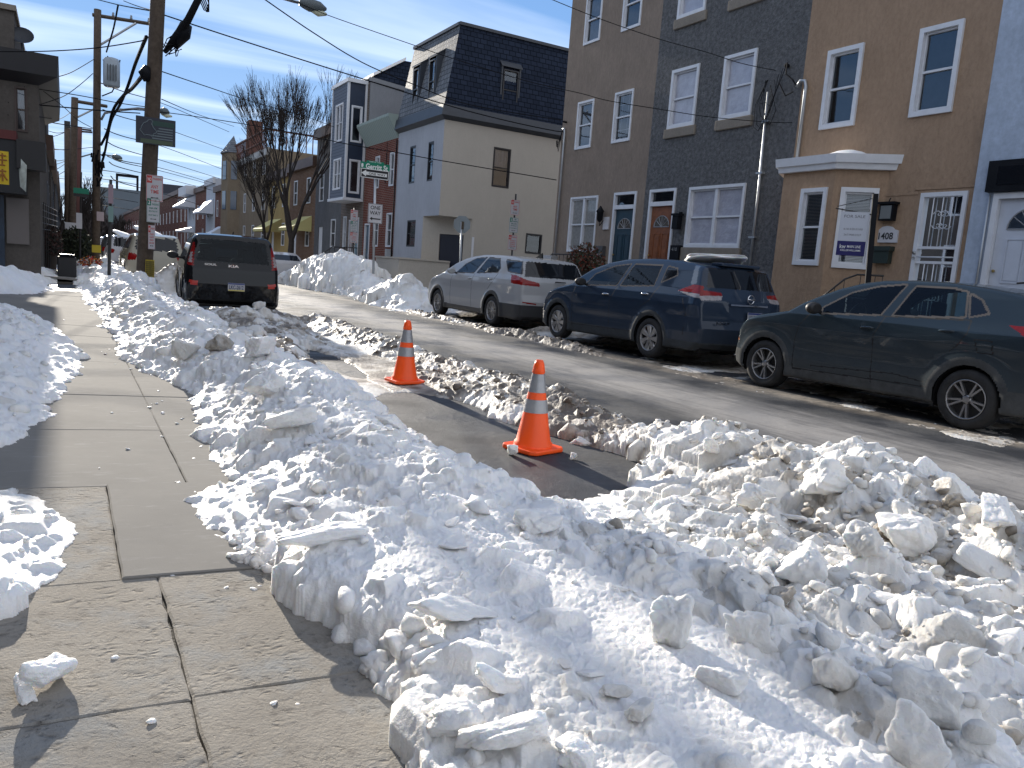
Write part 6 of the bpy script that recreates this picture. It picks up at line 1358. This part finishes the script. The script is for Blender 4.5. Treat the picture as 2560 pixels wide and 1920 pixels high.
def rect(o,c,U,Nn,w,h,m,name,off=.0068):
    mb=MB(); mb.frame(c,U,Z_,Nn,-w/2,w/2,-h/2,h/2,off-.001,off); return mb.build(name,m,o)
def arrow(o,c,U,Nn,w,h,m,both=True,off=.0078,left=True):
    mb=MB(); c=Vector(c)
    mb.frame(c,U,Z_,Nn,-w*.36 if (both or left) else -w/2,w*.36 if both else w/2,-h*.17,h*.17,off-.001,off)
    hs=[-1]+([1] if both else [])
    for s in hs: mb.add([c+U*s*w*.5+Nn*off,c+U*s*w*.26+Z_*h*.5+Nn*off,c+U*s*w*.26-Z_*h*.5+Nn*off],[(0,1,2)])
    return mb.build('arrow',m,o)
def sg_nopark(root,c,U,Nn,w=.305,h=.457,clean=False):
    c=Vector(c); o=board(root,c,U,Nn,w,h,signw,rim=redi); rect(o,c-U*w*.30+Z_*h*.33,U,Nn,w*.30,h*.27,redi,'red_block')
    txt(o,'NO',c-U*w*.30+Z_*h*.33,U,Nn,w*.22,h*.13,whi,.0085); txt(o,'PARKING',c+U*w*.16+Z_*h*.36,U,Nn,w*.52,h*.09,redi)
    if not clean: txt(o,'ANY',c+Z_*h*.06,U,Nn,w*.45,h*.14,redi); txt(o,'TIME',c-Z_*h*.13,U,Nn,w*.50,h*.14,redi)
    else:
        for k,s in enumerate(('STREET','CLEANING','WEDNESDAY','8AM-10AM')): txt(o,s,c+Z_*h*(.12-.12*k),U,Nn,w*.62,h*.075,redi)
    arrow(o,c-Z_*h*.36,U,Nn,w*.5,h*.06,blki); return o
def sg_2hr(root,c,U,Nn,w=.305,h=.457):
    c=Vector(c); o=board(root,c,U,Nn,w,h,signw,rim=grni); rect(o,c-U*w*.31+Z_*h*.33,U,Nn,w*.28,h*.28,grni,'green_block'); txt(o,'2',c-U*w*.31+Z_*h*.33,U,Nn,w*.15,h*.18,whi,.0085)
    txt(o,'HR',c+U*w*.16+Z_*h*.39,U,Nn,w*.2,h*.09,grni); txt(o,'PARKING',c+U*w*.16+Z_*h*.25,U,Nn,w*.52,h*.09,grni)
    txt(o,'8AM-10PM',c+Z_*h*.09,U,Nn,w*.6,h*.08,grni); txt(o,'MON THRU SAT',c-Z_*h*.04,U,Nn,w*.66,h*.07,grni); txt(o,'EXCEPT PERMIT 22',c-Z_*h*.20,U,Nn,w*.7,h*.06,grni); arrow(o,c-Z_*h*.36,U,Nn,w*.5,h*.06,blki); return o
# camera-facing normals are simply the street axis: signs face down the street
Us=X_; Ns=-Y_
# big utility pole
PY=20.6; p0=atY(360,700,PY); p1=atY(394.6,0,PY); d=(p1-p0).normalized(); pb=p0-d*1.0; pt=p0+d*10.5
pole=thing('utility_pole',(pb.x,pb.y,0),'thickest dark wooden utility pole carrying the dark stencilled board','utility pole','wooden utility poles on the left pavement')
m=MB(); m.tube([pb+d*i*1.15 for i in range(11)],[.185-.004*i for i in range(11)],14); m.build('pole_shaft',wood,pole)
m=MB(); q=atY(366,665,PY-.2)
m.frame(q,X_,Z_,-Y_,-.02,.17,-.26,.15,0,.03); gb=m.build('yellow_guard',mat('guard_yellow',(.48,.36,.02),.55),pole)
m=MB()
for i in range(6): m.frame(q,X_,Z_,-Y_,-.005+.028*i,.010+.028*i,-.24,.13,.031,.034)
for j in range(8): m.frame(q,X_,Z_,-Y_,-.015,.165,-.235+.047*j,-.220+.047*j,.035,.038)
m.build('guard_mesh',mat('guard_olive',(.10,.08,.02),.6),gb)  # dark olive mesh bars over the yellow guard
c=atY(386.5,471,PY-.22); s_=sg_nopark(pole,c,Us,Ns,.36,.60); c=atY(383,526,PY-.22); sg_2hr(pole,c,Us,Ns,.28,.56); c=atY(379,593,PY-.22); sg_nopark(pole,c,Us,Ns,.15,.56,True)
c=atY(389.5,329,PY-.22); bo=board(pole,c,Us,Ns,.84,.60,mat('board_navy',(.016,.022,.04),.5),th=.02,r=.01,name='painted_board')
stm=mat('stencil_grey',(.14,.18,.20),.6)
m=MB()
for k in range(5):
    x0=[.06,.03,.03,-.09,-.08][k]; z=.075-.058*k; m.frame(c,Us,Z_,Ns,x0,.36,z-.013,z+.013,.02,.023)
m.build('flag_stripe',stm,bo)
m=MB(); kk=[(-.30,.08),(-.26,.15),(-.19,.19),(-.16,.24),(-.10,.25),(-.07,.21),(-.09,.15),(-.05,.07),(.02,.0),(.0,-.04),(-.05,-.06),(-.06,-.14),(-.12,-.10),(-.2,-.10),(-.24,-.12),(-.34,.0),(-.31,.03)]
m.tube([c+Us*a+Z_*b+Ns*.024 for a,b in kk+[kk[0]]],.010,5); m.build('stencil_outline',stm,bo)
rect(bo,c+Us*.16+Z_*.18,Us,Ns,.46,.11,mat('stencil_green',(.02,.06,.05),.6),'green_patch',.022); rect(bo,c+Us*.02-Z_*.235,Us,Ns,.68,.09,mat('stencil_olive',(.07,.10,.06),.6),'olive_band',.022)
# tangled splice case and cable loops right of the pole
m=MB(); a=[atY(505,-20,19.4),atY(470,50,19.8),atY(440,95,20.2),atY(412,130,20.5)]
m.tube(a,[.07,.08,.10,.05],8); m.build('cable_bundle',wirem,pole)
m=MB(); m.tube([atY(466,60,20.0),atY(458,85,20.1),atY(438,118,20.3)],[.13,.17,.07],8); m.build('splice_case',black,pole)
m=MB(); rr=random.Random(8)
for k in range(16):
    a0=atY(455+rr.uniform(-25,12),85+rr.uniform(0,30),20.2); b0=atY(420+rr.uniform(-18,40),115+rr.uniform(-20,28),20.3); m.tube([a0,(a0+b0)/2+Vector((rr.uniform(-.1,.1),0,rr.uniform(-.15,.1))),b0],.012,4)
for k in range(4): m.tube([atY(495+5*k,-10,19.6),atY(510+4*k,25,19.6),atY(516+2*k,30,19.6),atY(522,8,19.6),atY(512+3*k,-20,19.6)],.013,4)
m.build('loose_wires',wirem,pole)
m=MB(); m.tube([atY(368,168,PY-.1),atY(361,182,PY-.15),atY(368,202,PY-.1)],[.08,.13,.08],8); m.build('terminal_box',black,pole)
# second pole
def lean(x0,y0,x1,y1,Y): a=atY(x0,y0,Y);b=atY(x1,y1,Y); return a,(b-a)
def pole_(name,xb,yb_,xt,yt,Y,r,label,m_=wood,group='wooden utility poles on the left pavement',ext=.8,cat='utility pole'):
    a,dv=lean(xb,yb_,xt,yt,Y); dn=dv.normalized(); a2=a-dn*ext; t=thing(name,(a2.x,a2.y,0),label,cat,group)
    m=MB(); L=(a+dv-a2).length; m.tube([a2+dn*L*i/8 for i in range(9)],[r*(1-.02*i) for i in range(9)],12); m.build('pole_shaft',m_,t); return t,a,dv
t,a,dv=pole_('utility_pole',240,628,244,24,36,.155,'weathered utility pole with a grey transformer can and a cross-arm')
m=MB(); A_=atY(231,37,36);B_=atY(377,60,36.4); m.tube([A_,B_],.07,4); m.build('cross_arm',wood,t)
m=MB(); m.tube([atY(248,114,36),atY(340,58,36.2)],.045,5); m.build('arm_brace',alum,t)
m=MB()
for x_ in (283,328,372): q=atY(x_,37+(x_-231)*.157-3,36.2); m.lathe([(.02,0),(.05,.03),(.05,.08),(.03,.1),(.045,.13),(.02,.17)],8,q)
m.build('insulator',mat('insulator_grey',(.2,.22,.25),.3),t)
m=MB(); q=atY(279,182,35.8); m.lathe([(.02,-.56),(.26,-.54),(.30,-.48),(.30,.42),(.25,.53),(.05,.58)],18,q); tr=m.build('transformer',mat('transformer_grey',(.30,.35,.40),.4,var=.1),t)
m=MB()
for i in range(4): q2=q+Vector((-.16+.10*i,-.31,-.05)); m.frame(q2,X_,Z_,-Y_,-.018,.018,-.3,.3,0,.05)
m.build('cooling_fin',mat('fin_dark',(.06,.07,.08),.5),tr)
m=MB(); m.tube([atY(257,150,35.9),atY(266,148,35.8),atY(270,140,35.8)],.02,5); m.tube([atY(297,165,35.8),atY(300,150,35.8)],.025,5); m.tube([atY(296,170,35.8),atY(293,205,35.8),atY(280,230,35.8),atY(255,240,35.9)],.025,5); m.build('lead_wire',wirem,t)
m=MB(); q=atY(241,622,35.8); m.frame(q,X_,Z_,-Y_,-.16,.16,-.15,.15,0,.05); m.build('yellow_guard',bpy.data.materials['guard_yellow'],t)
m=MB(); rr=random.Random(2)
for k in range(14): a0=atY(238+rr.uniform(-10,18),395+rr.uniform(-15,50),35.8); m.tube([a0,a0+Vector((rr.uniform(-.2,.2),0,rr.uniform(-.5,.5)))],.03,4)
m.tube([atY(253,405,35.8),atY(255,420,35.8)],.12,6); m.build('splice_tangle',wirem,t)
sg=board(t,atY(251,541,35.7),Us,Ns,.26,.36,mat('sign_pinkish',(.42,.34,.36),.5))
m=MB(); p_=atY(262,283,36)
# others
t,a,dv=pole_('utility_pole',178,640,187,244,50,.20,'third utility pole from the right, with a cross-arm, near the vanishing point')
m=MB(); m.tube([atY(182,252,50),atY(268,266,50.4)],.09,4); m.build('cross_arm',wood,t); m=MB(); m.tube([atY(190,295,50),atY(236,272,50.2)],.05,5); m.build('arm_brace',alum,t)
board(t,atY(177.5,565.5,49.6),Us,Ns,.58,.40,signw)
t,a,dv=pole_('utility_pole',172,600,169,322,56,.22,'pale utility pole with a small box at its top, left of the third one'); m=MB(); q=atY(168,312,56); m.box(q.x-.16,q.x+.16,55.8,56.2,q.z-.2,q.z+.2); m.build('top_box',blackp,t)
t,a,dv=pole_('utility_pole',192,600,198,317,60,.2,'reddish utility pole with double cross-arms beside the green sign',m_=mat('pole_red',(.11,.045,.04),.8,var=.2))
m=MB(); m.tube([atY(165,318,60),atY(229,326,60)],.06,4); m.tube([atY(168,326,60),atY(231,331,60)],.06,4); m.build('cross_arm',wood,t)
for (x,y0,y1,Y,lab) in ((121,420,560,150,'thin far utility pole left of the distant sign gantry'),(127,430,560,170,'thin far pole at the vanishing point'),(143,445,560,130,'thin far pole behind the clustered ones')):
    pole_('utility_pole',x,y1,x,y0,Y,.2,lab)
# gerritt street assembly
GY=29.2; root=thing('sign_post',(atY(934,700,GY).x,GY,0),'steel post with the green street name blade and white arrow signs at the cross street','street sign')
a=atY(932.5,720,GY);b=atY(938.5,425,GY); m=MB(); m.tube([a-(b-a)*.08,b],.05,8); m.build('post',alum,root)
w=1.16; c=atY(938,417,GY-.06); U=(atY(976,426,GY-.06)-atY(903,419,GY-.06)).normalized(); U=X_
o=board(root,c,U,Ns,w,.27,signg,name='name_blade',r=.02); txt(o,'Gerritt St',c-Z_*.01+U*.07,U,Ns,w*.76,.20,whi,bold=.03)
m=MB(); m.lathe([(.001,.008),(.05,.008)],8,c-U*w*.44,Ns,Z_,False); m.frame(c,U,Z_,Ns,-w*.47,-w*.41,-.07,.07,.007,.0085); m.build('crest',whi,o)
m=MB(); m.frame(c,U,Z_,Ns,-w*.3,w*.3,.135,.20,0,.006); q=m.build('blade_top',signg,o); txt(o,'1600 W 1700',c+Z_*.165,U,Ns,w*.4,.035,whi)
c=atY(937,435.5,GY-.07); o=board(root,c-Z_*.0,U,Ns,w,.33,signk,rim=whi,r=.02)
mb=MB(); mb.add([c+U*a_+Z_*b_+Ns*.0075 for a_,b_ in ((-w*.46,0),(-w*.30,.12),(-w*.30,.06),(w*.42,.06),(w*.42,-.06),(-w*.30,-.06),(-w*.30,-.12))],[tuple(range(7))]); mb.build('arrow',whi,o)
txt(o,'ONE WAY',c+U*w*.08,U,Ns,w*.58,.085,blki,.0095)
c=atY(938,534,GY-.06); o=board(root,c,U,Ns,.58,.74,signw,rim=blki); txt(o,'ONE',c+Z_*.22,U,Ns,.40,.14,blki); txt(o,'WAY',c+Z_*.02,U,Ns,.44,.14,blki); arrow(o,c-Z_*.2,U,Ns,.44,.14,blki,both=False)
# other sign posts
ZY=36.5
root=thing('sign_post',(atY(884,640,ZY).x,ZY,0),'stacked red and green parking signs in front of the brown brick doorway','parking sign')
a=atY(884,660,ZY);b=atY(886,520,ZY); m=MB(); m.tube([a-Z_*.8,b],.03,6); m.build('post',iron,root)
sg_nopark(root,atY(885.5,538,ZY-.05),Us,Ns,.36,.50); sg_2hr(root,atY(885,566,ZY-.05),Us,Ns,.36,.50); sg_nopark(root,atY(884,594,ZY-.05),Us,Ns,.36,.50,True)
ZY=22.8
root=thing('sign_post',(atY(1283,640,ZY).x,ZY,0),'three stacked parking signs on a dark post above the silver SUV','parking sign')
a=atY(1279,650,ZY);b=atY(1290,485,ZY); m=MB(); m.tube([a-(b-a)*.9,b],.035,4); m.build('post',iron,root)
for (x_,y_,k) in ((1287.5,519,0),(1284,563,1),(1281,606.5,2)):
    c=atY(x_,y_,ZY-.06); (sg_nopark(root,c,Us,Ns,.335,.49) if k==0 else sg_2hr(root,c,Us,Ns,.335,.49) if k==1 else sg_nopark(root,c,Us,Ns,.335,.49,True))
# back of a stop sign
ZY=26.2; q=atY(1155,561,ZY); root=thing('stop_sign',(q.x,ZY,0),'grey back of an octagonal stop sign in front of the cream house','stop sign')
m=MB(); nrm=Vector((-.35,-1,0)).normalized(); uu=Vector((1,-.35,0)).normalized(); m.prism([(.33*math.cos(R(22.5+45*k)),.33*math.sin(R(22.5+45*k))) for k in range(8)],q,uu,Z_,nrm,0,.006); m.build('sign_panel',mat('sign_back',(.19,.22,.24),.4,metal=.4,var=.15),root)
m=MB(); m.tube([atY(1147,740,ZY-.05),atY(1154,555,ZY-.05)],.035,6); m.build('post',alum,root); m=MB(); m.box(q.x-.06,q.x+.04,ZY-.09,ZY-.06,q.z-.18,q.z+.1); m.build('sticker',mat('sticker_brown',(.08,.06,.04),.6,var=.6,vs=20),root)
# for-sale sign
ZX=11.1; a=atX(2164.5,760,ZX);b=atX(2189,485,ZX); root=thing('sale_sign',(a.x,a.y,0),'white and navy for-sale panel hanging from a black post before the bay window','for-sale sign')
dd=(b-a).normalized(); m=MB(); m.tube([a-dd*(a.z),b],.055,4); m.build('post',black,root)
# hanging panel plane faces the camera side (perpendicular to kerb, turned a little)
tl=atX(2122.5,526,ZX); U=Vector((.55,-.83,0)).normalized(); Nn=Vector((-.83,-.55,0)).normalized()
cc=b+dd*(-.52)+(-U)*.28; Wd,Hd=.42,.64
o=board(root,cc+Z_*.0,U,Nn,Wd,Hd*.72,mat('panel_white',(.50,.53,.60),.5),r=.004,th=.012); txt(o,'FOR SALE',cc+Z_*.16,U,Nn,.31,.045,mat('ink_grey',(.12,.12,.14),.5),.0135,.005); txt(o,'610.520.0100',cc-Z_*.04,U,Nn,.28,.03,bpy.data.materials['ink_grey'],.0135,0); txt(o,'267.908.0327',cc-Z_*.13,U,Nn,.26,.03,bpy.data.materials['ink_grey'],.0135,0)
cb_=cc-Z_*(Hd*.36+.115); o=board(root,cb_,U,Nn,Wd,.23,mat('panel_navy_sale',(.012,.012,.11),.4),r=.004,th=.012,name='navy_panel'); txt(o,'kw',cb_+Z_*.03-U*.12,U,Nn,.09,.065,whi,.0135,.01); txt(o,'MAIN LINE',cb_+Z_*.03+U*.045,U,Nn,.20,.042,whi,.0135,.01); txt(o,'KELLERWILLIAMS',cb_-Z_*.03,U,Nn,.30,.03,whi,.0135,.005)
m=MB(); ar=cc+Z_*(Hd*.36+.05); m.tube([ar-U*.30,b-dd*.33],.010,5); m.tube([ar-U*.28+Z_*.03,b-dd*.06],.006,4); m.tube([ar-U*.2-Z_*.05,ar-U*.2],.006,4); m.tube([ar+U*.2-Z_*.05,ar+U*.2],.006,4); m.build('bracket',iron,root)
# thin dark sign post left + street sign far left
t,a,dv=pole_('sign_post',273,680,277,449,24,.045,'thin dark post with narrow pinkish sign seen edge-on left of the big pole',m_=iron,group=None,cat='sign post'); board(t,atY(277,485,23.9),Us,Ns,.12,.50,mat('sign_edge_pink',(.30,.22,.26),.5)); board(t,atY(277,535,23.9),Us,Ns,.12,.42,mat('sign_edge_green',(.16,.26,.25),.5))
t,a,dv=pole_('sign_post',200,620,203,430,44,.05,'far green street-name blade on a post between the distant poles',m_=iron,group=None,cat='street sign'); o=board(t,atY(203,478,43.9),Us,Ns,.66,.28,signg,name='name_blade'); board(t,atY(203,488,43.9),Us,Ns,.66,.16,signk,name='arrow_panel'); board(t,atY(198,552,43.8),Us,Ns,.25,.75,signw,name='notice_panel')
# street lamps
def lamp(arm,head,label,r=.035,name='street_lamp',s=1):
    t=thing(name,tuple(arm[0]),label,'street lamp'); m=MB(); m.tube(arm,r,6); m.build('arm',mat('arm_grey',(.16,.17,.19),.5),t)
    a,b=head; dn=(b-a).normalized(); m=MB(); m.tube([a,a+dn*.1*s,a+(b-a)*.35,a+(b-a)*.75,b],[.07*s,.11*s,.14*s,.12*s,.03*s],8); h=m.build('lamp_head',mat('lamp_grey',(.09,.11,.12),.5),t); h.scale=(1,1,1)
    m=MB(); c=a+(b-a)*.70-Z_*.105*s; m.tube([c-dn*.18*s,c,c+dn*.18*s],[.02,.09*s,.03],8); m.build('lens',mat('lamp_lens',(.55,.58,.45),.3),t); return t
q=17.5; lamp([atY(560,-60,q),atY(700,-6,q),atY(735,4,q),atY(755,8,q)],(atY(749,6,q),atY(816,23,q)),'near street lamp head hanging in at the top edge of the sky',.03,s=1)
lamp([atY(253,300,36),atY(262,283,36),atY(295,276,36),atY(345,271,36),atY(400,276,36)],(atY(398,276,36),atY(424,282,36)),'middle street lamp arm passing behind the big utility pole',.05,s=1.2)
lamp([atY(200,393,60),atY(225,386,60),atY(262,387,60),atY(285,391,60)],(atY(280,390,60),atY(306,396,60)),'small distant street lamp arm left of the big pole',.05,s=1.3)
# wires
WN=[0]
def wire(pts,r,label):
    m=MB(); P_=[atY(*p) for p in pts]
    # resample smoothly
    Q=[]
    for i in range(len(P_)-1):
        a,b=P_[i],P_[i+1]; pa=P_[max(i-1,0)];pb_=P_[min(i+2,len(P_)-1)]
        for s in range(6):
            u=s/6; Q.append(.5*((2*a)+(b-pa)*u+(2*pa-5*a+4*b-pb_)*u*u+(3*a-pa-3*b+pb_)*u**3))
    Q.append(P_[-1]); m.tube(Q,r,5); o=m.build('overhead_wire',wirem,None,tuple(P_[0])); tag(o,label,'wire','overhead wires across the sky')
def lerpY(pts,Ya,Yb): 
    x0,x1=pts[0][0],pts[-1][0]; return [(x,y,Ya+(Yb-Ya)*((x-x0)/(x1-x0))) for x,y in pts]
wire(lerpY([(405,36),(600,100),(874,187),(1175,279),(1392,328),(1412,318)],20.6,20.9),.016,'thick black wire from the big pole to the brown corner house')
wire(lerpY([(405,179),(500,211),(640,257),(760,290),(836,318)],20.7,39),.013,'thin wire passing over the bare tree crown to the sided house')
wire(lerpY([(404,248),(500,288),(585,316)],20.8,50),.012,'short thin wire running from the pole down to the roof deck')
wire(lerpY([(300,272),(400,280),(500,293),(680,322),(873,361),(996,382),(1100,401),(1391,450)],35,21.2),.015,'black wire crossing above the street sign to the brown house conduit')
wire(lerpY([(661,-2),(782,81),(907,157),(1034,211),(1175,262),(1400,300)],17,21),.013,'wire dropping from the top edge across the mansard roof')
wire(lerpY([(700,-12),(785,24),(850,49),(1029,111),(1116,141),(1311,201),(1450,233),(1522,252),(1649,273),(1788,294),(1962,307),(1985,298)],17,12.0),.008,'long wire from the near lamp past three houses to the tan pipe')
wire(lerpY([(1375,-3),(1505,49),(1649,98),(1765,130),(1852,158),(1939,176)],14,12.4),.008,'wire crossing the top of the brown and grey houses to the insulator')
wire(lerpY([(240,-2),(300,13),(377,27)],36,20.8),.016,'wire at the top left ending behind the big pole')
wire(lerpY([(309,2),(340,14),(380,26)],30,20.8),.012,'second short wire at the top left ending behind the big pole')
wire(lerpY([(366,92),(340,155),(319,217),(300,262),(277,305),(262,380),(255,405)],20.7,36),.045,'thick twisted cable hanging from the pole, upper strand')
wire(lerpY([(358,188),(330,222),(310,238),(283,275),(268,330),(253,362)],20.7,36),.05,'thick cable hanging from the terminal box, lower strand')
wire(lerpY([(295,13),(284,70),(272,110),(266,130)],30,36),.03,'twisted drop cable above the transformer can')
wire(lerpY([(-5,129),(120,128),(240,120),(345,104),(365,98)],24,20.8),.014,'pale sagging wire crossing left of the poles')
wire(lerpY([(132,195),(180,180),(235,148)],28,36),.014,'wire from the store cornice up to the transformer pole')
wire(lerpY([(98,262),(160,240),(200,212),(232,184)],27.2,36),.014,'wire from the store wall rising to the transformer pole')
wire(lerpY([(60,217),(130,228),(205,240),(300,258),(365,267)],27,30),.014,'wire from the store window level to the big pole, upper')
wire(lerpY([(20,256),(70,260),(180,270),(270,278),(350,283)],27,32),.02,'wire from the store window level to the big pole, lower')
wire(lerpY([(98,292),(150,297),(178,280)],27.2,50),.014,'drooping short wire behind the store')
wire(lerpY([(105,225),(160,268),(195,300),(235,322)],28,36),.013,'wire sloping down from the store to the second pole')
wire(lerpY([(20,288),(98,300),(150,310),(230,322)],27,52),.022,'lowest thick wire from the store towards the cross-arms')
for i,(ya,yb_,yc) in enumerate(((205,246,296),(274,306,345),(322,353,396),(352,388,420),(391,407,436),(405,430,452),(440,470,500),(392,414,440))):
    wire(lerpY([(253+4*i,ya if i else 208),(310,(ya+yb_)/2+4),(420,yb_+18),(573,yc+34)],36,80+4*i),.022,['first','second','third','fourth','fifth','sixth','seventh','eighth'][i]+' thin line from the top among those fanning right behind the big pole')
for i,(a_,b_,c_,d_) in enumerate(((100,372,235,368),(100,362,180,376),(117,398,170,398),(118,410,165,402),(118,430,165,408),(118,432,165,448),(118,445,168,424),(120,327,165,330),(100,345,165,330))):
    wire(lerpY([(a_,b_),((a_+c_)/2,(b_+d_)/2+4),(c_,d_)],40+3*i,62),.02,['first','second','third','fourth','fifth','sixth','seventh','eighth','ninth'][i]+' faint service line left of the pole cluster')
for i in range(5): wire(lerpY([(253,425+22*i),(300,432+22*i),(345,440+22*i)],40,60),.018,['first','second','third','fourth','fifth'][i]+' low line between the second pole and the big pole')
# trees
def tree(name,x,y,h,spread,seed,label,trunk_r=.16,depth=6,m=None,low=1.2,fan=.5,twig=.008,nb=None):
    root=thing(name,(x,y,0),label,'tree'); rr=random.Random(seed); m=m or mat('bark_dark',(.028,.022,.02),.9,var=.3,vs=12); mb=MB(); tb=MB()
    def br(p,d,L,r,k):
        q=p+d*L; mid=p+d*L*.5+Vector((rr.uniform(-1,1),rr.uniform(-1,1),0))*L*.04
        (tb if k==depth else mb).tube([p,mid,q],[r,r*.85,r*.68],7 if k>=depth-1 else (5 if k>2 else 3),cap=False)
        if k==0: return
        n=nb(k) if nb else (3 if k>1 else 3)
        for i in range(n):
            a=rr.uniform(0,6.28); s=rr.uniform(.10,.34)*(1.25 if k>=depth-1 else 1)
            nd=(d+Vector((math.cos(a),math.sin(a),0))*s*spread+Z_*.14).normalized()
            br(q if i else q-d*L*.05,nd,L*rr.uniform(.72,.92),max(r*.56,twig),k-1)
            if k<=3 and rr.random()<.5: br(p+d*L*rr.uniform(.4,.8),(d+Vector((math.cos(a+2),math.sin(a+2),.1))*s*1.6*spread).normalized(),L*.6,max(r*.4,twig),max(0,k-2))
    br(Vector((x,y,-.1)),Vector((0,0,1)),low+.1,trunk_r,depth)
    tb.build('trunk',m,root); mb.build('crown',m,root); return root
tree('bare_tree',11.5,46.5,11,.95,3,'large bare spreading street tree behind the parked silver hatchback',.24,7,low=2.25,twig=.008)
tree('bare_tree',11.2,52.0,9,1.3,8,'smaller leaning bare tree left of the large one',.18,6,low=1.7,twig=.008)
for i,(x_,Y,h,lab) in enumerate(((200,110,9,'far bare tree among the left utility poles'),(225,140,9,'far bare tree left of the transformer pole'),(300,160,7,'far low bare tree right of the transformer pole'),(150,120,8,'far bare tree by the end of the left terrace'))):
    p=atY(x_,600,Y); tree('bare_tree',p.x,Y,h,1.3,20+i,lab,.3,5,low=h*.22,twig=.03)
twm=[mat('far_brush_brown',(.07,.055,.05),.95),mat('far_brush_grey',(.085,.075,.075),.95)]
def brush(name,x0,x1,Y,z0,z1,n,label,seed,leaf,cat='bushes'):
    r_=np.random.RandomState(seed); V=[];F=[];mi=[]
    for i in range(n):
        x=r_.uniform(x0,x1); y=Y+r_.uniform(-6,6); zt=z0+(z1-z0)*(.55+.45*math.sin(x*.8+seed)*math.cos(x*.31)); z=r_.uniform(0,zt)
        a=Vector((r_.normal()*.5,r_.normal()*.5,1)).normalized()*leaf*r_.uniform(.5,1.5); b=Vector(r_.normal(size=3)).normalized()*leaf*.12
        p=Vector((x,y,z)); k=len(V); V+=[p-a,p+b,p+a,p-b]; F.append((k,k+1,k+2,k+3)); mi.append(r_.randint(2))
    mb=MB(); mb.v=[tuple(v) for v in V]; mb.f=F; mb.m=mi; mb.smf=[False]*len(F); o=mb.build(name,twm,None,((x0+x1)/2,Y,0)); return o
a=atY(120,600,230).x; b=atY(360,600,230).x
tag(brush('far_wood',a,b+6,235,4,11,14000,'',5,1.4),kind='stuff')
fb_=thing('far_building',(8,262,0),'grey flat-roofed building closing the far end of the street','building'); m=MB(); m.box(9,30,260,285,0,17); m.build('wall',mat('far_grey',(.13,.16,.19),.8,var=.1,vs=.2),fb_); m=MB(); m.box(22,60,262,290,15,20); m.build('upper_block',mat('far_dark',(.04,.045,.06),.8),fb_); m=MB(); m.frame((0,0,0),X_,Y_,Z_,13,19,259.5,260,20.5,21.3); m.frame((0,0,0),X_,Y_,Z_,13,13.6,259.5,260,17,20.5); m.frame((0,0,0),X_,Y_,Z_,18.4,19,259.5,260,17,20.5); m.build('roof_frame',black,fb_)
# evergreen shrub mass at left, flowers, boxes and clutter on the far pavement
gl=[mat('leaf_olive',(.035,.042,.018),.8),mat('leaf_dark',(.02,.025,.015),.8)]
p=atY(190,640,47); twig_ball('garden_shrub',(p.x,47,.35),.95,1.0,1.7,2600,gl,'dark olive evergreen shrub at the foot of the pole cluster','shrub',4,.10)
fl=[mat('flower_orange',(.75,.25,.03),.7),mat('flower_red',(.5,.04,.03),.7),mat('flower_white',(.6,.6,.55),.7),mat('leaf_green',(.03,.06,.02),.8)]
p=atY(228,650,30); twig_ball('memorial_flowers',(p.x,30,.52),.42,.35,.32,420,fl,'heap of orange and red flowers lying in the snow','flowers',6,.05)
root=thing('black_bin',(.05,28.0,.1),'low black bin standing on the pavement beyond the cross street','bin'); m=MB(); m.box(-.21,.31,27.9,28.4,.12,.80); o=m.build('bin_body',blackp,root); bevel(o,.04,2); m=MB(); m.box(-.16,.27,27.86,28.45,.80,.88); o=m.build('lid',black,root); bevel(o,.02,2)
for i,(xa,Y,h,lab) in enumerate(((-.45,33,1.5,'dark planter with dead plants close behind the corner store'),(-.38,40,1.6,'dark overgrown planter midway along the left pavement'),(-.35,50,1.6,'dark overgrown planter farther along the left pavement'))):
    twig_ball('dead_planter',(xa,Y,.75),.32,1.6,h*.7,1500,[mat('dead_leaf',(.03,.028,.022),.9),mat('dead_leaf_red',(.06,.025,.02),.9)],lab,'planter',30+i,.07,.7)
root=thing('iron_fence',(-.35,30,.1),'iron stoop railing beside the corner store','railing'); m=MB()
for z in (1.6,1.8,2.0,2.2,2.4): m.tube([(-.62,29,z),(-.25,36,z)],.012,4)
for k in range(8): m.tube([(-.58+.04*k,29.5+k*.9,.1),(-.58+.04*k,29.5+k*.9,2.45)],.014,4)
m.build('railing_bars',iron,root)
# stain and little debris
lfm=mat('dry_leaf',(.30,.13,.04),.8)
p=atZ(633,1252,.42); p=Vector((p.x,p.y,snow_z(p.x,p.y)[0]+.01)); m=MB(); m.add([p+Vector(v) for v in ((-.03,0,0),(-.01,.02,.01),(.03,.01,.004),(.02,-.015,.012),(0,-.025,.004))],[(0,1,2,3,4)]); tag(m.build('dry_leaf',lfm,None,tuple(p)),'curled brown dry leaf lying on the kerb snow bank','leaf')
